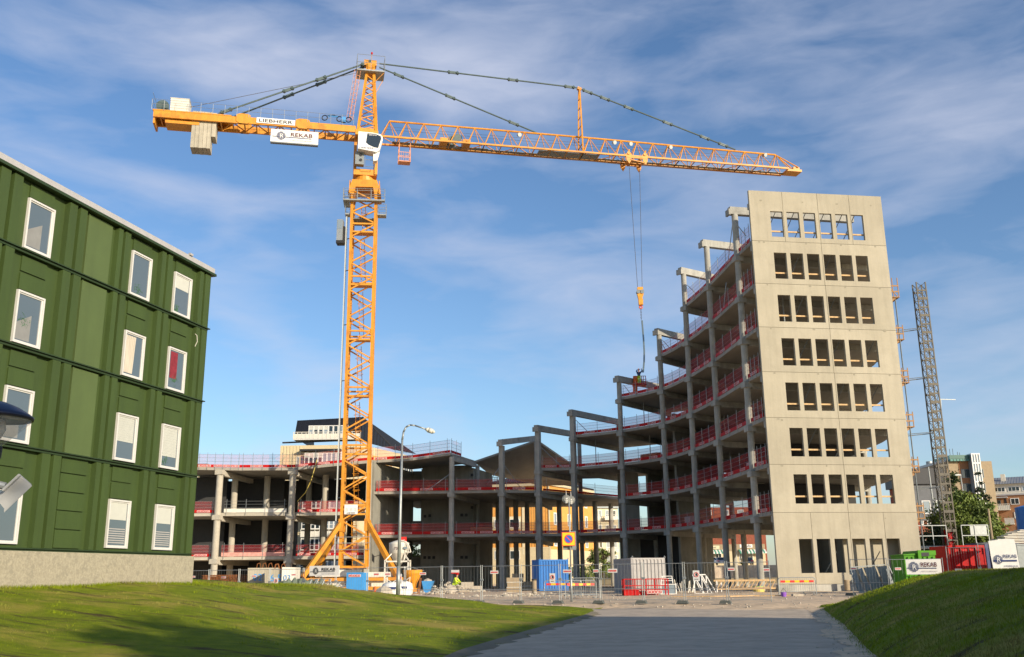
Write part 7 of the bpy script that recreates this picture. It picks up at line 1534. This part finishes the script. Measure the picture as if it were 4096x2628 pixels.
for k in range(5):
    for i in range(2): z_ = zt-3.6-k*3.1; window(tw, fw2, .4+i*2.9, 2.3+i*2.9, z_, z_+1.9, 'glassd', 'steeld', 1, off=.1)
mb = MB()
for x in (3800, 3812, 3830, 3838): q = at(x, 1815, 212); mb.tube((q.x, 212, zt), (q.x, 212, q.z+rng.uniform(0, 1.2)), .06, 4)
mb.build('antenna', M['steeld'], tw); mb = MB(); q = at(3717, 1853, 222); mb.tube((q.x, 222, q.z-1.5), (q.x, 222, q.z+.4), .7, 12); mb.build('roof_vent', M['steel'], tw)
r, fr, L, zt = plain_block('red_house', 'dark red brick house with pale upper storey behind the hoist mast', 3655, 3768, 1935, 150, 10, 'brick', 4, 4, hh=1.6, trim='steeld', mull=0)
mb = MB(); mb.box(-.2, L+.2, 0, .15, zt-5.6, zt-.1, fr); mb.build('upper_wall', mat('slate_grey_wall', (.13, .135, .14), .8), r)
for i in range(3): window(r, fr, .8+i*2.2, 2.1+i*2.2, zt-4.6, zt-2.6, 'glassl', 'white', 0, off=.16)
railing(r, fr, L*.62, L*.97, 1.2, zt-5.4, 1.1, 'offw', n=6)
mb = MB(); mb.box(-.6, L+.5, -10, .6, zt-.1, zt+2.3, fr); mb.build('roof_block', M['black'], r)
# masts and poles
def pole(x0, y0, x1, y1, Y, m, r_, name, label, cat='pole'):
    a, b = at(x0, y0, Y), at(x1, y1, Y); o = thing(name, label, cat, (a.x, Y, a.z)); mb = MB(); mb.tube(a, b, r_, 8, r_*.7); mb.build('shaft', M[m], o); return o
pole(3738, 2062, 3713, 1868, 100, 'steel', .10, 'mast_pole', 'thin grey pole rising behind the hoist mast'); o_ = pole(3862, 2040, 3842, 1900, 118, 'steel', .09, 'street_lamp', 'thin distant street lamp above the round trees', 'street lamp'); q = at(3840, 1899, 118); mb = MB(); mb.box(q.x-.6, q.x+.1, 117.9, 118.1, q.z-.1, q.z+.06); mb.build('lamp_head', M['steel'], o_)
pole(3969, 2158, 3953, 2035, 66, 'tan', .09, 'timber_pole', 'bare brown timber pole behind the upright banner')

# ================================================================== trees
M['leafg'] = mat('dark_green_needles', (.045, .075, .016), .8, .3, 1.5)
def tree(name, label, p, H, rx, ry, crown_z, crown_h, n, leaf, m, kind='round', group=None, seed=1):
    rg = np.random.default_rng(seed); r = thing(name, label, 'tree', tuple(p), 0, group); mb = MB(); p = Vector(p)
    mb.path([p, p+Z*H*.35, p+Z*H*.7+Vector((.2, 0, 0)), p+Z*H*.92], .2, 8, [.26, .2, .12, .04])
    for i in range(9): a = rg.uniform(0, 6.28); z = rg.uniform(.3, .7)*H; e = p+Vector((math.cos(a)*rx*.7, math.sin(a)*ry*.7, z+H*.18)); mb.path([p+Z*z, (p+Z*z).lerp(e, .5)+Z*.2, e], .06, 5, [.09, .06, .02])
    mb.build('trunk', M['bark'], r); V = []; Fc = []
    cl = []
    for i in range(n//60):
        while True:
            u = rg.uniform(-1, 1, 3)
            if kind == 'round' and .2 < np.linalg.norm(u) < 1: break
            if kind == 'cone' and math.hypot(u[0], u[1]) < (1-(u[2]+1)/2)**.8+.05: break
        cl.append((p.x+u[0]*rx, p.y+u[1]*ry, p.z+crown_z+(u[2]+1)/2*crown_h, rg.uniform(.45, 1.0)*(rx*.26 if kind == 'round' else rx*.2)))
    for (x, y, z, s) in cl:
        P = np.array([x, y, z])+rg.normal(0, 1, (60, 3))*np.array([s, s, s*.75])*.55
        for q in P:
            a = rg.normal(0, 1, 3); a /= np.linalg.norm(a); b = np.cross(a, rg.normal(0, 1, 3)); b /= np.linalg.norm(b)+1e-9; k = len(V); l = leaf*rg.uniform(.6, 1.3)
            V += [tuple(q-a*l), tuple(q+b*l*.5), tuple(q+a*l), tuple(q-b*l*.5)]; Fc.append((k, k+1, k+2, k+3))
    c = MB(); c.v = V; c.f = Fc; c.mi = [0]*len(Fc); c.build('crown', m, r); return r
q = at(3870, 2180, 100); tree('leafy_tree', 'big round green tree right of the hoist mast', (q.x, 100, .6), 8, 3.4, 3, 1.0, 8.0, 24000, .17, M['leaf'], seed=3)
q = at(3935, 2190, 96); tree('leafy_tree', 'lower round tree beside the timber pole and upright banner', (q.x, 96, .6), 6, 2.1, 2, .8, 5.4, 14000, .15, M['leaf'], seed=4)
q = at(3812, 2180, 104); tree('leafy_tree', 'round green tree directly behind the lattice hoist mast', (q.x, 104, .6), 7, 2.4, 2.4, .8, 6.6, 12000, .15, M['leaf'], seed=5)
q = at(3745, 2190, 100); tree('dark_bush_tree', 'dense dark conifer between the window wall and hoist mast', (q.x, 100, .5), 6, 2.3, 2, .5, 5.2, 9000, .13, M['leafd'], seed=6)
q = at(3828, 2050, 125); tree('spruce_tree', 'tall dark spruce rising above the round trees', (q.x, 125, .5), 14, 2.8, 2.6, 3, 11.0, 14000, .19, M['leafg'], 'cone', seed=7)
q = at(3925, 1950, 150); tree('spruce_tree', 'small spruce tip before the glass tower above the grey roof', (q.x, 150, .5), 16, 1.8, 1.8, 8, 9.2, 3600, .16, M['leafd'], 'cone', seed=8)
q = at(2410, 2230, 150); tree('leafy_tree', 'green bush tree seen between the square columns', (q.x, 150, .5), 5.5, 2.4, 2.2, .5, 5.0, 4200, .16, M['leaf'], seed=9)
q = at(2310, 2240, 145); tree('leafy_tree', 'low green bush behind the blue container', (q.x, 145, .4), 3, 2.6, 1.8, .1, 2.8, 3000, .15, M['leaf'], seed=10)
q = at(1665, 2240, 140); tree('leafy_tree', 'dim tree seen through the gap in the core walls', (q.x, 140, .4), 6, 1.8, 1.8, .6, 5.4, 2400, .16, M['leaf'], seed=11)
q = at(2975, 2230, 182); tree('leafy_tree', 'slim street tree before the white shop sign', (q.x, 182, .2), 4, .8, .8, 1.6, 2.6, 900, .13, M['leaf'], seed=12)

# ================================================================== houses and trees behind the photographer (they shade the road and lawn)
def shade_block(name, label, x0, x1, y0, y1, h, m):
    r = thing(name, label, 'building', (x0, y0, 0)); mb = MB(); mb.box(x0, x1, y0, y1, -.2, h); mb.build('wall', M[m], r); t = MB(); t.box(x0-.3, x1+.3, y0-.3, y1+.3, h, h+.3); t.build('roof', M['black'], r); return r
r = thing('flat_house', 'plain house outside the picture to the right of the photographer', 'building', (31, -12, 0)); mb = MB()
mb.prism([(30.5, -7.5, -.2), (34.6, 9.5, -.2), (43, 5.2, -.2), (62, -6, -.2), (58, -24, -.2), (33, -24, -.2)], (0, 0, 15.2)); mb.build('wall', M['beige'], r)
mb = MB(); mb.prism([(30.3, -7.6, 15), (34.5, 9.8, 15), (43.1, 5.5, 15), (62.3, -6, 15), (58, -24.3, 15), (32.8, -24.3, 15)], (0, 0, .25)); mb.build('roof', M['black'], r)
tree('shade_tree', 'leafy tree outside the picture behind the photographer on the right', (13.5, 3.0, 0), 10.2, 3.2, 3.2, 3.2, 6.8, 9000, .16, M['leaf'], seed=21)
tree('shade_tree', 'second leafy tree outside the picture behind the photographer', (6.0, -6.5, 0), 11.5, 3.6, 3.6, 3.6, 7.6, 9000, .16, M['leaf'], seed=22)
tree('shade_tree', 'tall leafy tree outside the picture beside the plain house', (19.6, -6.6, 0), 14.5, 2.6, 2.6, 7.5, 7.0, 5400, .2, M['leaf'], seed=23)
